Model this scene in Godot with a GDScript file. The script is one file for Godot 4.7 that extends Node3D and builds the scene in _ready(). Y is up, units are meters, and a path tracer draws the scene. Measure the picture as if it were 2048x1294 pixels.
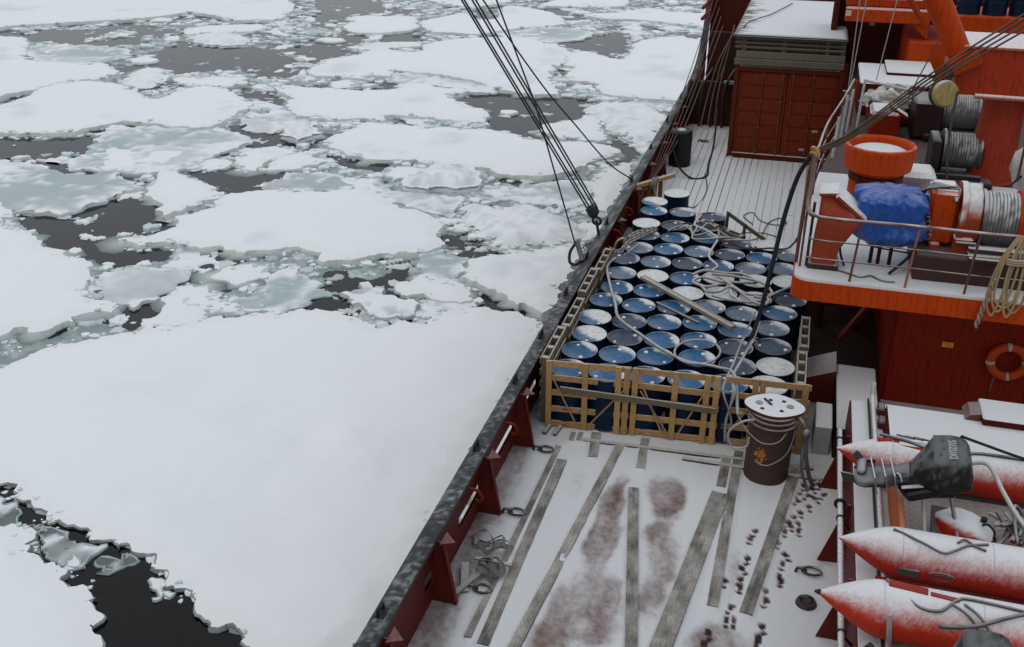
extends Node3D

var M := {}
var taken := {}
var cc := Color(0.5, 0.5, 0.5, 0.0)   # linear colour of the shape being added; alpha is how much snow lies on its upper sides
var frost := FastNoiseLite.new()
var rough := FastNoiseLite.new()
var soft := FastNoiseLite.new()
var cell_edge := FastNoiseLite.new()
var cell_tone := FastNoiseLite.new()
var grain := 0.0   # how speckled the snow on a shape is
var rng := RandomNumberGenerator.new()

const SEA := -3.0
const SNOW := Color(0.78, 0.81, 0.85)
const ORANGE := Color(0.44, 0.046, 0.003)
const RED := Color(0.27, 0.021, 0.004)
const DARKRED := Color(0.088, 0.013, 0.008)
const BLACK := Color(0.018, 0.018, 0.02)
const STEEL := Color(0.09, 0.088, 0.088)
const PINE := Color(0.62, 0.38, 0.165)
const GREYWOOD := Color(0.20, 0.165, 0.12)
const ROPE := Color(0.30, 0.29, 0.28)


func v(x: float, y: float, z: float) -> Vector3:
	return Vector3(x, y, z)


func col(c: Color, snow := 0.0) -> void:
	cc = Color(c.r, c.g, c.b, snow)


func numbered(called: String) -> String:
	taken[called] = taken.get(called, -1) + 1
	return called if taken[called] == 0 else "%s_%03d" % [called, taken[called]]


func tag(o: Node3D, label: String, category: String, group := "") -> Node3D:
	o.set_meta("label", label)
	o.set_meta("category", category)
	if group != "":
		o.set_meta("group", group)
	return o


func thing(called: String, label: String, category: String, at := Vector3.ZERO, group := "") -> Node3D:
	var o := Node3D.new()
	o.name = numbered(called)
	add_child(o)
	o.position = at
	return tag(o, label, category, group)


func mb() -> SurfaceTool:
	var st := SurfaceTool.new()
	st.begin(Mesh.PRIMITIVE_TRIANGLES)
	return st


# one triangle whose front looks along n
func tri(st: SurfaceTool, a: Vector3, b: Vector3, c: Vector3, n: Vector3) -> void:
	st.add_vertex(a)
	if (c - a).cross(b - a).dot(n) < 0.0:
		st.add_vertex(c)
		st.add_vertex(b)
	else:
		st.add_vertex(b)
		st.add_vertex(c)


func quad(st: SurfaceTool, a: Vector3, b: Vector3, c: Vector3, d: Vector3, n: Vector3) -> void:
	tri(st, a, b, c, n)
	tri(st, a, c, d, n)


func cpoint(s: Vector3, h: Vector3, bev: float, axis: int) -> Vector3:
	var p := (h - Vector3.ONE * bev) * s
	p[axis] = h[axis] * s[axis]
	return p


# a box with chamfered edges: centre, size, turn
func bx(st: SurfaceTool, c: Vector3, s: Vector3, b := Basis(), bev := 0.008) -> void:
	st.set_color(cc)
	st.set_smooth_group(-1)
	var h := s * 0.5
	bev = minf(bev, minf(h.x, minf(h.y, h.z)) * 0.45)
	for a in 3:
		var a1 := (a + 1) % 3
		var a2 := (a + 2) % 3
		for sg in [-1.0, 1.0]:
			var q := []
			for k in [[-1.0, -1.0], [1.0, -1.0], [1.0, 1.0], [-1.0, 1.0]]:
				var sv := Vector3.ZERO
				sv[a] = sg
				sv[a1] = k[0]
				sv[a2] = k[1]
				q.append(c + b * cpoint(sv, h, bev, a))
			var n := Vector3.ZERO
			n[a] = sg
			quad(st, q[0], q[1], q[2], q[3], b * n)
			for sh in [-1.0, 1.0]:
				var e0 := Vector3.ZERO
				e0[a] = sg
				e0[a1] = sh
				e0[a2] = -1.0
				var e1 := e0
				e1[a2] = 1.0
				var m := Vector3.ZERO
				m[a] = sg
				m[a1] = sh
				quad(st, c + b * cpoint(e0, h, bev, a), c + b * cpoint(e0, h, bev, a1), c + b * cpoint(e1, h, bev, a1), c + b * cpoint(e1, h, bev, a), b * m)
	for i in 8:
		var sv := Vector3(1.0 if i & 1 else -1.0, 1.0 if i & 2 else -1.0, 1.0 if i & 4 else -1.0)
		tri(st, c + b * cpoint(sv, h, bev, 0), c + b * cpoint(sv, h, bev, 1), c + b * cpoint(sv, h, bev, 2), b * sv)


# a box given by its two corners
func span(st: SurfaceTool, lo: Vector3, hi: Vector3, bev := 0.008) -> void:
	bx(st, (lo + hi) * 0.5, (hi - lo).abs(), Basis(), bev)


# a bar of rectangular section from a to b; wide lies level, tall stands up
func bar(st: SurfaceTool, a: Vector3, b: Vector3, wide: float, tall: float, bev := 0.006) -> void:
	var d := (b - a).normalized()
	var side := d.cross(Vector3.UP)
	side = Vector3.RIGHT if side.length() < 0.01 else side.normalized()
	bx(st, (a + b) * 0.5, v(wide, tall, a.distance_to(b)), Basis(side, side.cross(d).normalized() * -1.0 if side.cross(d).y < 0.0 else side.cross(d).normalized(), -d), bev)


func tube(st: SurfaceTool, pts: Array, r, sides := 8, closed := false) -> void:
	st.set_color(cc)
	var n := pts.size()
	var rings := []
	var up := Vector3.ZERO
	for i in n:
		var d: Vector3
		if closed:
			d = pts[(i + 1) % n] - pts[(i - 1 + n) % n]
		else:
			d = pts[mini(i + 1, n - 1)] - pts[maxi(i - 1, 0)]
		d = d.normalized()
		if up == Vector3.ZERO:
			up = d.cross(Vector3.UP)
			if up.length() < 0.05:
				up = d.cross(Vector3.RIGHT)
		up = (up - d * up.dot(d)).normalized()
		var w := d.cross(up)
		var rr: float = r[i] if r is Array else r
		var ring := []
		for k in sides:
			var t := TAU * k / sides
			ring.append(pts[i] + (up * cos(t) + w * sin(t)) * rr)
		rings.append(ring)
	st.set_smooth_group(1)
	for i in (n if closed else n - 1):
		var j := (i + 1) % n
		var mid: Vector3 = (pts[i] + pts[j]) * 0.5
		for k in sides:
			var l := (k + 1) % sides
			var a: Vector3 = rings[i][k]
			var b: Vector3 = rings[j][l]
			quad(st, a, rings[i][l], b, rings[j][k], (a + b) * 0.5 - mid)
	if not closed:
		st.set_smooth_group(-1)
		for e in [0, n - 1]:
			var o: Vector3 = pts[e] - pts[1 if e == 0 else n - 2]
			for k in range(1, sides - 1):
				tri(st, rings[e][0], rings[e][k], rings[e][k + 1], o)


func spline(p: Array, per := 6) -> Array:
	var out := []
	for i in p.size() - 1:
		for k in per:
			var t := float(k) / per
			out.append(p[i].cubic_interpolate(p[i + 1], p[maxi(i - 1, 0)], p[mini(i + 2, p.size() - 1)], t))
	out.append(p[-1])
	return out


func ring_points(c: Vector3, ax: Vector3, ay: Vector3, n := 20) -> Array:
	var out := []
	for i in n:
		out.append(c + ax * cos(TAU * i / n) + ay * sin(TAU * i / n))
	return out


# turned shape; profile of (radius, height); the outside lies to the right of its run
func lathe(st: SurfaceTool, prof: Array, segs: int, xf := Transform3D(), sharp := true) -> void:
	st.set_color(cc)
	for i in prof.size() - 1:
		var p: Vector2 = prof[i]
		var q: Vector2 = prof[i + 1]
		st.set_smooth_group(i + 2 if sharp else 1)
		for k in segs:
			var t0 := TAU * k / segs
			var t1 := TAU * (k + 1) / segs
			var tm := (t0 + t1) * 0.5
			var n := xf.basis * v((q.y - p.y) * cos(tm), p.x - q.x, (q.y - p.y) * sin(tm))
			var a := xf * v(p.x * cos(t0), p.y, p.x * sin(t0))
			var b := xf * v(p.x * cos(t1), p.y, p.x * sin(t1))
			var c := xf * v(q.x * cos(t1), q.y, q.x * sin(t1))
			var d := xf * v(q.x * cos(t0), q.y, q.x * sin(t0))
			if p.x > 0.0001:
				tri(st, a, b, c, n)
			if q.x > 0.0001:
				tri(st, a, c, d, n)


# rings of equal length joined into a skin, closed at both ends
func loft(st: SurfaceTool, rings: Array, smooth := true, caps := true) -> void:
	st.set_color(cc)
	var mids := []
	for r in rings:
		var m := Vector3.ZERO
		for p in r:
			m += p
		mids.append(m / r.size())
	st.set_smooth_group(1 if smooth else -1)
	var n: int = rings[0].size()
	for i in rings.size() - 1:
		var mid: Vector3 = (mids[i] + mids[i + 1]) * 0.5
		for k in n:
			var l := (k + 1) % n
			var a: Vector3 = rings[i][k]
			var b: Vector3 = rings[i + 1][l]
			quad(st, a, rings[i][l], b, rings[i + 1][k], (a + b) * 0.5 - mid)
	if caps:
		st.set_smooth_group(-1)
		for e in [0, rings.size() - 1]:
			var o: Vector3 = mids[e] - mids[1 if e == 0 else rings.size() - 2]
			for k in n:
				tri(st, mids[e], rings[e][k], rings[e][(k + 1) % n], o)


# a flat outline in x and y given depth along z
func prism(st: SurfaceTool, poly: PackedVector2Array, z0: float, z1: float, xf := Transform3D()) -> void:
	st.set_color(cc)
	st.set_smooth_group(-1)
	if Geometry2D.is_polygon_clockwise(poly):
		poly = poly.duplicate()
		poly.reverse()
	var n := poly.size()
	for i in n:
		var a := poly[i]
		var b := poly[(i + 1) % n]
		var e := b - a
		quad(st, xf * v(a.x, a.y, z0), xf * v(b.x, b.y, z0), xf * v(b.x, b.y, z1), xf * v(a.x, a.y, z1), xf.basis * v(e.y, -e.x, 0))
	var t := Geometry2D.triangulate_polygon(poly)
	for i in range(0, t.size(), 3):
		for z in [[z0, -1.0 if z0 < z1 else 1.0], [z1, 1.0 if z0 < z1 else -1.0]]:
			tri(st, xf * v(poly[t[i]].x, poly[t[i]].y, z[0]), xf * v(poly[t[i + 1]].x, poly[t[i + 1]].y, z[0]), xf * v(poly[t[i + 2]].x, poly[t[i + 2]].y, z[0]), xf.basis * v(0, 0, z[1]))


func dust(a: Array, thr: float, wide: float, speck: float) -> void:
	var ps: PackedVector3Array = a[Mesh.ARRAY_VERTEX]
	var ns: PackedVector3Array = a[Mesh.ARRAY_NORMAL]
	var cs: PackedColorArray = a[Mesh.ARRAY_COLOR]
	for i in cs.size():
		var c := cs[i]
		if c.a > 0.0:
			var p := ps[i]
			var k := smoothstep(thr - wide, thr + wide, ns[i].y + speck * (frost.get_noise_3d(p.x * 3.6, p.y * 3.6, p.z * 3.6) + 0.6 * soft.get_noise_3d(p.x * 4.0, p.y * 4.0, p.z * 4.0) + 0.5 * (fposmod(sin(p.x * 127.1 + p.y * 311.7 + p.z * 74.7) * 43758.5, 1.0) - 0.5)) + grain * (fposmod(sin(p.x * 427.1 + p.y * 511.7 + p.z * 274.7) * 43758.5, 1.0) - 0.5)) * c.a
			c = c.lerp(SNOW, k)
		c.a = 1.0
		cs[i] = c
	a[Mesh.ARRAY_COLOR] = cs


func commit(st: SurfaceTool, called: String, mat: Material, parent: Node3D = self, thr := 0.6, wide := 0.3, speck := 0.35) -> MeshInstance3D:
	st.generate_normals()
	var a := st.commit_to_arrays()
	dust(a, thr, wide, speck)
	var m := ArrayMesh.new()
	m.add_surface_from_arrays(Mesh.PRIMITIVE_TRIANGLES, a)
	return put(m, called, mat, parent)


func put(m: Mesh, called: String, mat: Material, parent: Node3D = self) -> MeshInstance3D:
	var o := MeshInstance3D.new()
	o.mesh = m
	o.material_override = mat
	o.name = numbered(called) if parent == self else called
	parent.add_child(o, true)
	return o


# a part whose shape is written in the scene's own coordinates, under a thing that is not turned
func fit(st: SurfaceTool, called: String, mat: Material, parent: Node3D, thr := 0.6, wide := 0.3, speck := 0.35) -> MeshInstance3D:
	var o := commit(st, called, mat, parent, thr, wide, speck)
	o.position = -parent.position
	return o


func structure(o: Node3D, kind := "structure") -> Node3D:
	o.set_meta("kind", kind)
	return o


func noise_picture(freq: float, octaves: int, lo: Color, hi: Color, seed_: int, size := 512, as_normal := 0.0, kind := FastNoiseLite.TYPE_SIMPLEX_SMOOTH) -> NoiseTexture2D:
	var n := FastNoiseLite.new()
	n.seed = seed_
	n.noise_type = kind
	n.frequency = freq
	n.fractal_octaves = octaves
	var t := NoiseTexture2D.new()
	t.width = size
	t.height = size
	t.seamless = true
	t.noise = n
	if as_normal > 0.0:
		t.as_normal_map = true
		t.bump_strength = as_normal
	else:
		var g := Gradient.new()
		g.set_color(0, lo)
		g.set_color(1, hi)
		t.color_ramp = g
	return t


func material(called: String, rough_: float, tint: Texture2D = null, scale_ := Vector3.ONE, bump: Texture2D = null, bump_by := 1.0, metal := 0.0, spec := 0.5) -> StandardMaterial3D:
	var m := StandardMaterial3D.new()
	m.resource_name = called
	m.vertex_color_use_as_albedo = true
	m.roughness = rough_
	m.metallic = metal
	m.metallic_specular = spec
	m.uv1_triplanar = true
	m.uv1_scale = scale_
	if tint:
		m.albedo_texture = tint
	if bump:
		m.normal_enabled = true
		m.normal_texture = bump
		m.normal_scale = bump_by
	M[called] = m
	return m


func make_materials() -> void:
	var blotch := noise_picture(0.012, 5, Color(0.84, 0.83, 0.82), Color(1, 1, 1), 11)
	var grit := noise_picture(0.08, 3, Color(0.86, 0.86, 0.86), Color(1, 1, 1), 12)
	var grain := noise_picture(0.02, 4, Color(0.62, 0.58, 0.52), Color(1, 1, 1), 13)
	var pits := noise_picture(0.06, 4, Color.BLACK, Color.WHITE, 14, 512, 5.0)
	var drift := noise_picture(0.02, 5, Color.BLACK, Color.WHITE, 15, 512, 4.0)
	var ripple := noise_picture(0.02, 3, Color.BLACK, Color.WHITE, 16, 512, 2.0)
	var creased := noise_picture(0.012, 3, Color.BLACK, Color.WHITE, 17, 512, 8.0)
	var streak := noise_picture(0.016, 5, Color(0.76, 0.73, 0.71), Color(1, 1, 1), 18)
	var ramp: Gradient = streak.color_ramp
	ramp.add_point(0.34, Color(0.95, 0.945, 0.94))
	ramp.add_point(0.55, Color(1, 1, 1))
	material("paint", 0.55, streak, Vector3(1.9, 0.22, 1.9), pits, 0.25, 0.0, 0.3)
	material("rust", 0.75, blotch, Vector3.ONE * 1.7, pits, 0.6)
	material("steel", 0.5, grit, Vector3.ONE * 2.0, pits, 0.3, 0.35)
	material("drum", 0.38, blotch, Vector3.ONE * 1.3, pits, 0.12, 0.0, 0.27)
	material("wood", 0.85, grain, Vector3(0.9, 9.0, 9.0), pits, 0.5)
	material("woodz", 0.85, grain, Vector3(9.0, 9.0, 0.9), pits, 0.5)
	material("woody", 0.85, grain, Vector3(9.0, 0.9, 9.0), pits, 0.5)
	material("ice", 0.85, null, Vector3.ONE * 0.3, drift, 0.26, 0.0, 0.2)
	material("wet_ice", 0.35, null, Vector3.ONE * 0.3, drift, 0.12, 0.0, 0.35)
	material("snow", 0.9, grit, Vector3.ONE * 1.5, pits, 0.25, 0.0, 0.2)
	material("water", 0.05, null, Vector3.ONE * 0.25, ripple, 0.2, 0.0, 0.26)
	material("rubber", 0.6, grit, Vector3.ONE * 2.0, pits, 0.2, 0.0, 0.35)
	material("rope", 0.9, grit, Vector3.ONE * 20.0, pits, 0.6)
	material("tarp", 0.22, blotch, Vector3.ONE * 1.5, creased, 0.5)
	material("plain", 0.6)


func torus(st: SurfaceTool, c: Vector3, ax: Vector3, ay: Vector3, r: float, n := 18, sides := 7) -> void:
	tube(st, ring_points(c, ax, ay, n), r, sides, true)


func line(called: String, label: String, category: String, pts: Array, r: float, color: Color, mat := "rope", snow := 0.0, group := "", sides := 7) -> MeshInstance3D:
	var st := mb()
	col(color, snow)
	tube(st, pts, r, sides)
	var o := commit(st, called, M[mat])
	tag(o, label, category, group)
	return o


func poly_of(flat: Array) -> PackedVector2Array:
	var p := PackedVector2Array()
	for i in range(0, flat.size(), 2):
		p.append(Vector2(flat[i], flat[i + 1]))
	return p


# a coast-like outline: every side broken into short steps that wander by noise
func ragged(p: PackedVector2Array, by: float) -> PackedVector2Array:
	var out := PackedVector2Array()
	var n := p.size()
	for i in n:
		var a := p[i]
		var b := p[(i + 1) % n]
		var m := (a + b) * 0.5
		var near := clampf(m.length() / 300.0, 0.05, 0.26)
		var steps := maxi(1, int(a.distance_to(b) / near))
		for k in steps:
			var t := float(k) / steps
			var q := a.cubic_interpolate(b, p[(i - 1 + n) % n], p[(i + 2) % n], t)
			q = q.lerp(a.lerp(b, t), 0.4)
			var w := Vector2(rough.get_noise_2d(q.x * 1.5, q.y * 1.5), rough.get_noise_2d(q.x * 1.5 + 71.0, q.y * 1.5 + 33.0))
			w += Vector2(frost.get_noise_2d(q.x * 0.7, q.y * 0.7), frost.get_noise_2d(q.x * 0.7 + 40.0, q.y * 0.7)) * (0.55 + 0.8 * rough.get_noise_2d(q.x * 0.3, q.y * 0.3))
			if near < 0.1:
				w += Vector2(frost.get_noise_2d(q.x * 2.6, q.y * 2.6), frost.get_noise_2d(q.x * 2.6 + 20.0, q.y * 2.6)) * 0.35
			out.append(q + w * by)
	return out


func edge_distance(q: Vector2, p: PackedVector2Array) -> float:
	var best := 1e9
	for i in p.size():
		var c := Geometry2D.get_closest_point_to_segment(q, p[i], p[(i + 1) % p.size()])
		best = minf(best, q.distance_squared_to(c))
	return sqrt(best)


func floe_mesh(kind: String, thick: float, outline: PackedVector2Array, salt: float, middle: Vector2) -> ArrayMesh:
	var far := middle.length()
	var rim := PackedVector2Array(outline)
	var pts := PackedVector2Array(rim)
	var n := rim.size()
	for inset in [0.12, 0.34, 0.7]:
		for q in Geometry2D.offset_polygon(rim, -inset * clampf(far / 40.0, 0.6, 1.6)):
			for k in q.size():
				pts.append(q[k] + Vector2(rng.randf_range(-0.02, 0.02), rng.randf_range(-0.02, 0.02)))
	var box := Rect2(rim[0], Vector2.ZERO)
	for q in rim:
		box = box.expand(q)
	var s := clampf(far / 60.0, 0.28, 1.0) * (1.0 if kind == "s" else 0.5)
	var x := box.position.x
	while x < box.end.x:
		var z := box.position.y
		while z < box.end.y:
			var q := Vector2(x, z) + Vector2(rng.randf_range(-0.3, 0.3), rng.randf_range(-0.3, 0.3)) * s
			if Geometry2D.is_point_in_polygon(q, rim):
				pts.append(q)
			z += s
		x += s
	var ps := PackedVector3Array()
	var cs := PackedColorArray()
	var teal := Color(0.33, 0.415, 0.425)
	var grey := Color(0.54, 0.58, 0.595)
	if kind == "w" and far < 22.0:
		teal = Color(0.10, 0.125, 0.125)
		grey = Color(0.30, 0.34, 0.345)
	for i in pts.size():
		var q := pts[i]
		var d := 0.0 if i < n else minf(edge_distance(q, rim), 3.0)
		var u := soft.get_noise_2d(q.x * 0.35 + salt, q.y * 0.35)
		var f := rough.get_noise_2d(q.x * 2.2, q.y * 2.2 + salt)
		var lip := smoothstep(0.0, 0.5, d)
		var h: float
		var c := SNOW
		if kind == "w":
			h = thick * (0.5 + 0.5 * lip) + 0.04 * f * lip
			var k := smoothstep(0.02, 0.36, u + 0.55 * f + 0.4 * rough.get_noise_2d(q.x * 0.5, q.y * 1.2 - salt))
			var ce := cell_edge.get_noise_2d(q.x * 0.45 + salt, q.y * 0.6) + 1.0
			var ct := cell_tone.get_noise_2d(q.x * 0.45 + salt, q.y * 0.6)
			c = teal.lerp(grey, smoothstep(-0.5, 0.6, u + 0.4 * f + 0.7 * ct)).lerp(SNOW * 0.96, maxf(k, 0.9 * smoothstep(0.16, 0.04, ce) * smoothstep(-0.1, 0.2, f + 0.3 * ct)))
			h += 0.05 * ct * lip + 0.04 * smoothstep(0.16, 0.04, ce) * lip
			h += 0.04 * k
			var rim_k := smoothstep(0.55, 0.05, d + 0.35 * f) * smoothstep(-0.05, 0.25, rough.get_noise_2d(q.x * 0.5 + 8.0, q.y * 0.5 + salt))
			c = c.lerp(SNOW * 0.95, rim_k)
			h += 0.05 * rim_k * (1.0 + f)
			if far < 22.0:
				h = 0.025 + 0.012 * f
		elif kind == "b":
			h = thick * (0.25 + lip * (0.55 + 0.9 * absf(f))) + 0.15 * u * lip
			c = SNOW.lerp(Color(0.58, 0.64, 0.65), clampf(0.5 - f * 1.6 - 0.5 * lip, 0.0, 0.85))
		else:
			h = thick * (0.72 + 0.28 * lip) + (0.10 * u + 0.018 * f) * lip * minf(1.0, thick * 3.0)
			h += 0.06 * rough.get_noise_2d(q.x * 0.5 + q.y * 0.3, q.y * 1.5) * lip
			h -= 0.10 * thick * (1.0 - smoothstep(0.3, 1.6, d)) * (0.5 + 0.5 * f)
			h += 0.09 * maxf(0.0, rough.get_noise_2d(q.x * 0.8, q.y * 0.8 + salt) - 0.05) * smoothstep(1.3, 0.1, d) * lip * 3.0 * thick
			var k := smoothstep(0.42, 0.62, -u * 1.3 + 0.35 * f) * smoothstep(0.2, 0.8, d)
			c = SNOW.lerp(Color(0.56, 0.61, 0.64), k * (0.12 if salt < 1.0 else 0.5))
			c = c.lerp(Color(0.70, 0.73, 0.72), 0.35 * (1.0 - lip))
			if far < 22.0 and salt < 1.0:   # the low wind-packed ridge in the middle of the nearest floe
				var e := (q - Vector2(-7.9, -15.3)).rotated(-0.75)
				h += 0.17 * exp(-e.x * e.x * 0.7) * exp(-e.y * e.y * 4.0) * (0.7 + f) + 0.06 * exp(-pow(e.y + 0.7, 2) * 3.0) * exp(-e.x * e.x * 0.2)
		ps.append(v(q.x - middle.x, h, q.y - middle.y))
		cs.append(c)
	var st := mb()
	st.set_smooth_group(1)
	var t := Geometry2D.triangulate_delaunay(pts)
	for i in range(0, t.size(), 3):
		var m := (pts[t[i]] + pts[t[i + 1]] + pts[t[i + 2]]) / 3.0
		var votes := 0
		for w in [Vector2.ZERO, Vector2(0.013, 0.007), Vector2(-0.009, 0.011), Vector2(0.004, -0.012), Vector2(-0.011, -0.006)]:
			votes += 1 if Geometry2D.is_point_in_polygon(m + w, rim) else 0
		if votes < 3:
			continue
		var o := [t[i], t[i + 1], t[i + 2]]
		if (ps[o[2]] - ps[o[0]]).cross(ps[o[1]] - ps[o[0]]).y < 0.0:
			o = [t[i], t[i + 2], t[i + 1]]
		for k in o:
			st.set_color(cs[k])
			st.add_vertex(ps[k])
	# a lower sheet that closes any gap left between the triangles above
	var under := Geometry2D.triangulate_polygon(rim)
	st.set_smooth_group(-1)
	st.set_color(SNOW * 0.95)
	for i in range(0, under.size(), 3):
		var tr := []
		for k in 3:
			tr.append(v(rim[under[i + k]].x - middle.x, thick * 0.5, rim[under[i + k]].y - middle.y))
		tri(st, tr[0], tr[1], tr[2], Vector3.UP)
	# the broken side, and the foot that reaches out under water
	var turn := -1.0 if Geometry2D.is_polygon_clockwise(rim) else 1.0
	var lower := []
	var foot := []
	for i in n:
		var e := rim[(i + 1) % n] - rim[(i - 1 + n) % n]
		var out := Vector2(e.y, -e.x).normalized() * turn
		var q := rim[i] - middle
		var w := rough.get_noise_2d(rim[i].x * 3.0 + salt, rim[i].y * 3.0)
		var a := q + out * (0.02 + 0.05 * w)
		lower.append(v(a.x, 0.035 + 0.03 * w, a.y))
		var reach := clampf(0.22 + 0.8 * rough.get_noise_2d(rim[i].x * 0.9, rim[i].y * 0.9 + salt), 0.04, 1.0) * (0.08 if far < 24.0 else 1.0) if kind != "w" else 0.04
		var b := q + out * reach
		foot.append([v(b.x, 0.006, b.y), v(b.x + out.x * 0.05, -0.08, b.y + out.y * 0.05)])
	st.set_smooth_group(2)
	for i in n:
		var j := (i + 1) % n
		var n3 := v((rim[j] - rim[i]).y * turn, 0.2, -(rim[j] - rim[i]).x * turn)
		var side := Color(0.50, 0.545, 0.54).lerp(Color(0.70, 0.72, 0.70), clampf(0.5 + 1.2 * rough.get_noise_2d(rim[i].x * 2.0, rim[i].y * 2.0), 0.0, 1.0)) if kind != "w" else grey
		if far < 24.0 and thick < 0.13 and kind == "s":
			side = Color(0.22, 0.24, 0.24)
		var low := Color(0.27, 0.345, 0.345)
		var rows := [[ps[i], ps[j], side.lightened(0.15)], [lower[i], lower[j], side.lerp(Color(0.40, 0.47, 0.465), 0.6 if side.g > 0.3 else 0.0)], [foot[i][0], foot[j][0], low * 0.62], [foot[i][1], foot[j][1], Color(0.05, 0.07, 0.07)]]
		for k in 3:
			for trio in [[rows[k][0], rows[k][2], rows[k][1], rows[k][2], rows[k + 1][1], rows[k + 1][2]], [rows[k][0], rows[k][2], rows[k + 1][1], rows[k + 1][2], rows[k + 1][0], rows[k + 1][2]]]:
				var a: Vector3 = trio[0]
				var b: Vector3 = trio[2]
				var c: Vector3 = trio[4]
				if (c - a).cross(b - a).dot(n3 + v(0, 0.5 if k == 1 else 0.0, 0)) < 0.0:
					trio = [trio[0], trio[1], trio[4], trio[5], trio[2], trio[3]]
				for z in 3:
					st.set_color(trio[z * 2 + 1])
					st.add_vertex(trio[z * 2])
	st.generate_normals()
	var arr := st.commit_to_arrays()
	var ns: PackedVector3Array = arr[Mesh.ARRAY_NORMAL]
	for i in ns.size():
		if not ns[i].is_finite() or ns[i].length() < 0.5 or ns[i].y < -0.3:
			ns[i] = Vector3.UP
	arr[Mesh.ARRAY_NORMAL] = ns
	var made := ArrayMesh.new()
	made.add_surface_from_arrays(Mesh.PRIMITIVE_TRIANGLES, arr)
	return made


func lump_mesh(salt: float, flat: float) -> ArrayMesh:
	var p := PackedVector2Array()
	var n := 11
	for i in n:
		var t := TAU * i / n
		p.append(Vector2(cos(t), sin(t)) * (0.72 + 0.55 * rough.get_noise_2d(cos(t) * 1.4 + salt * 9.0, sin(t) * 1.4)))
	var st := mb()
	st.set_smooth_group(-1)
	var rows := []
	for k in 4:
		var ring := []
		for i in n:
			var s: float = [1.06, 1.0, 0.93, 0.45][k]
			var w := rough.get_noise_2d(p[i].x * 3.0 + k, p[i].y * 3.0 + salt)
			ring.append(v(p[i].x * s, [-0.3, 0.45, 0.95, 1.0][k] * flat * (1.0 + 0.35 * w), p[i].y * s))
		rows.append(ring)
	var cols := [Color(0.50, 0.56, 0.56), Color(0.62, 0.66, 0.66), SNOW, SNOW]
	for k in 3:
		for i in n:
			var j := (i + 1) % n
			for trio in [[[k, i], [k, j], [k + 1, j]], [[k, i], [k + 1, j], [k + 1, i]]]:
				var a: Vector3 = rows[trio[0][0]][trio[0][1]]
				var b: Vector3 = rows[trio[1][0]][trio[1][1]]
				var c: Vector3 = rows[trio[2][0]][trio[2][1]]
				if (c - a).cross(b - a).dot(v(a.x + b.x, 0.8, a.z + b.z)) < 0.0:
					trio = [trio[0], trio[2], trio[1]]
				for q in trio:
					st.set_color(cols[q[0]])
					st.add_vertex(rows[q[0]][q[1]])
	for i in n:
		var a: Vector3 = rows[3][i]
		var b: Vector3 = rows[3][(i + 1) % n]
		var c := v(0, flat * 1.02, 0)
		st.set_color(SNOW)
		var o := [a, b, c]
		if (c - a).cross(b - a).y < 0.0:
			o = [a, c, b]
		for q in o:
			st.add_vertex(q)
	st.generate_normals()
	return st.commit()


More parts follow.
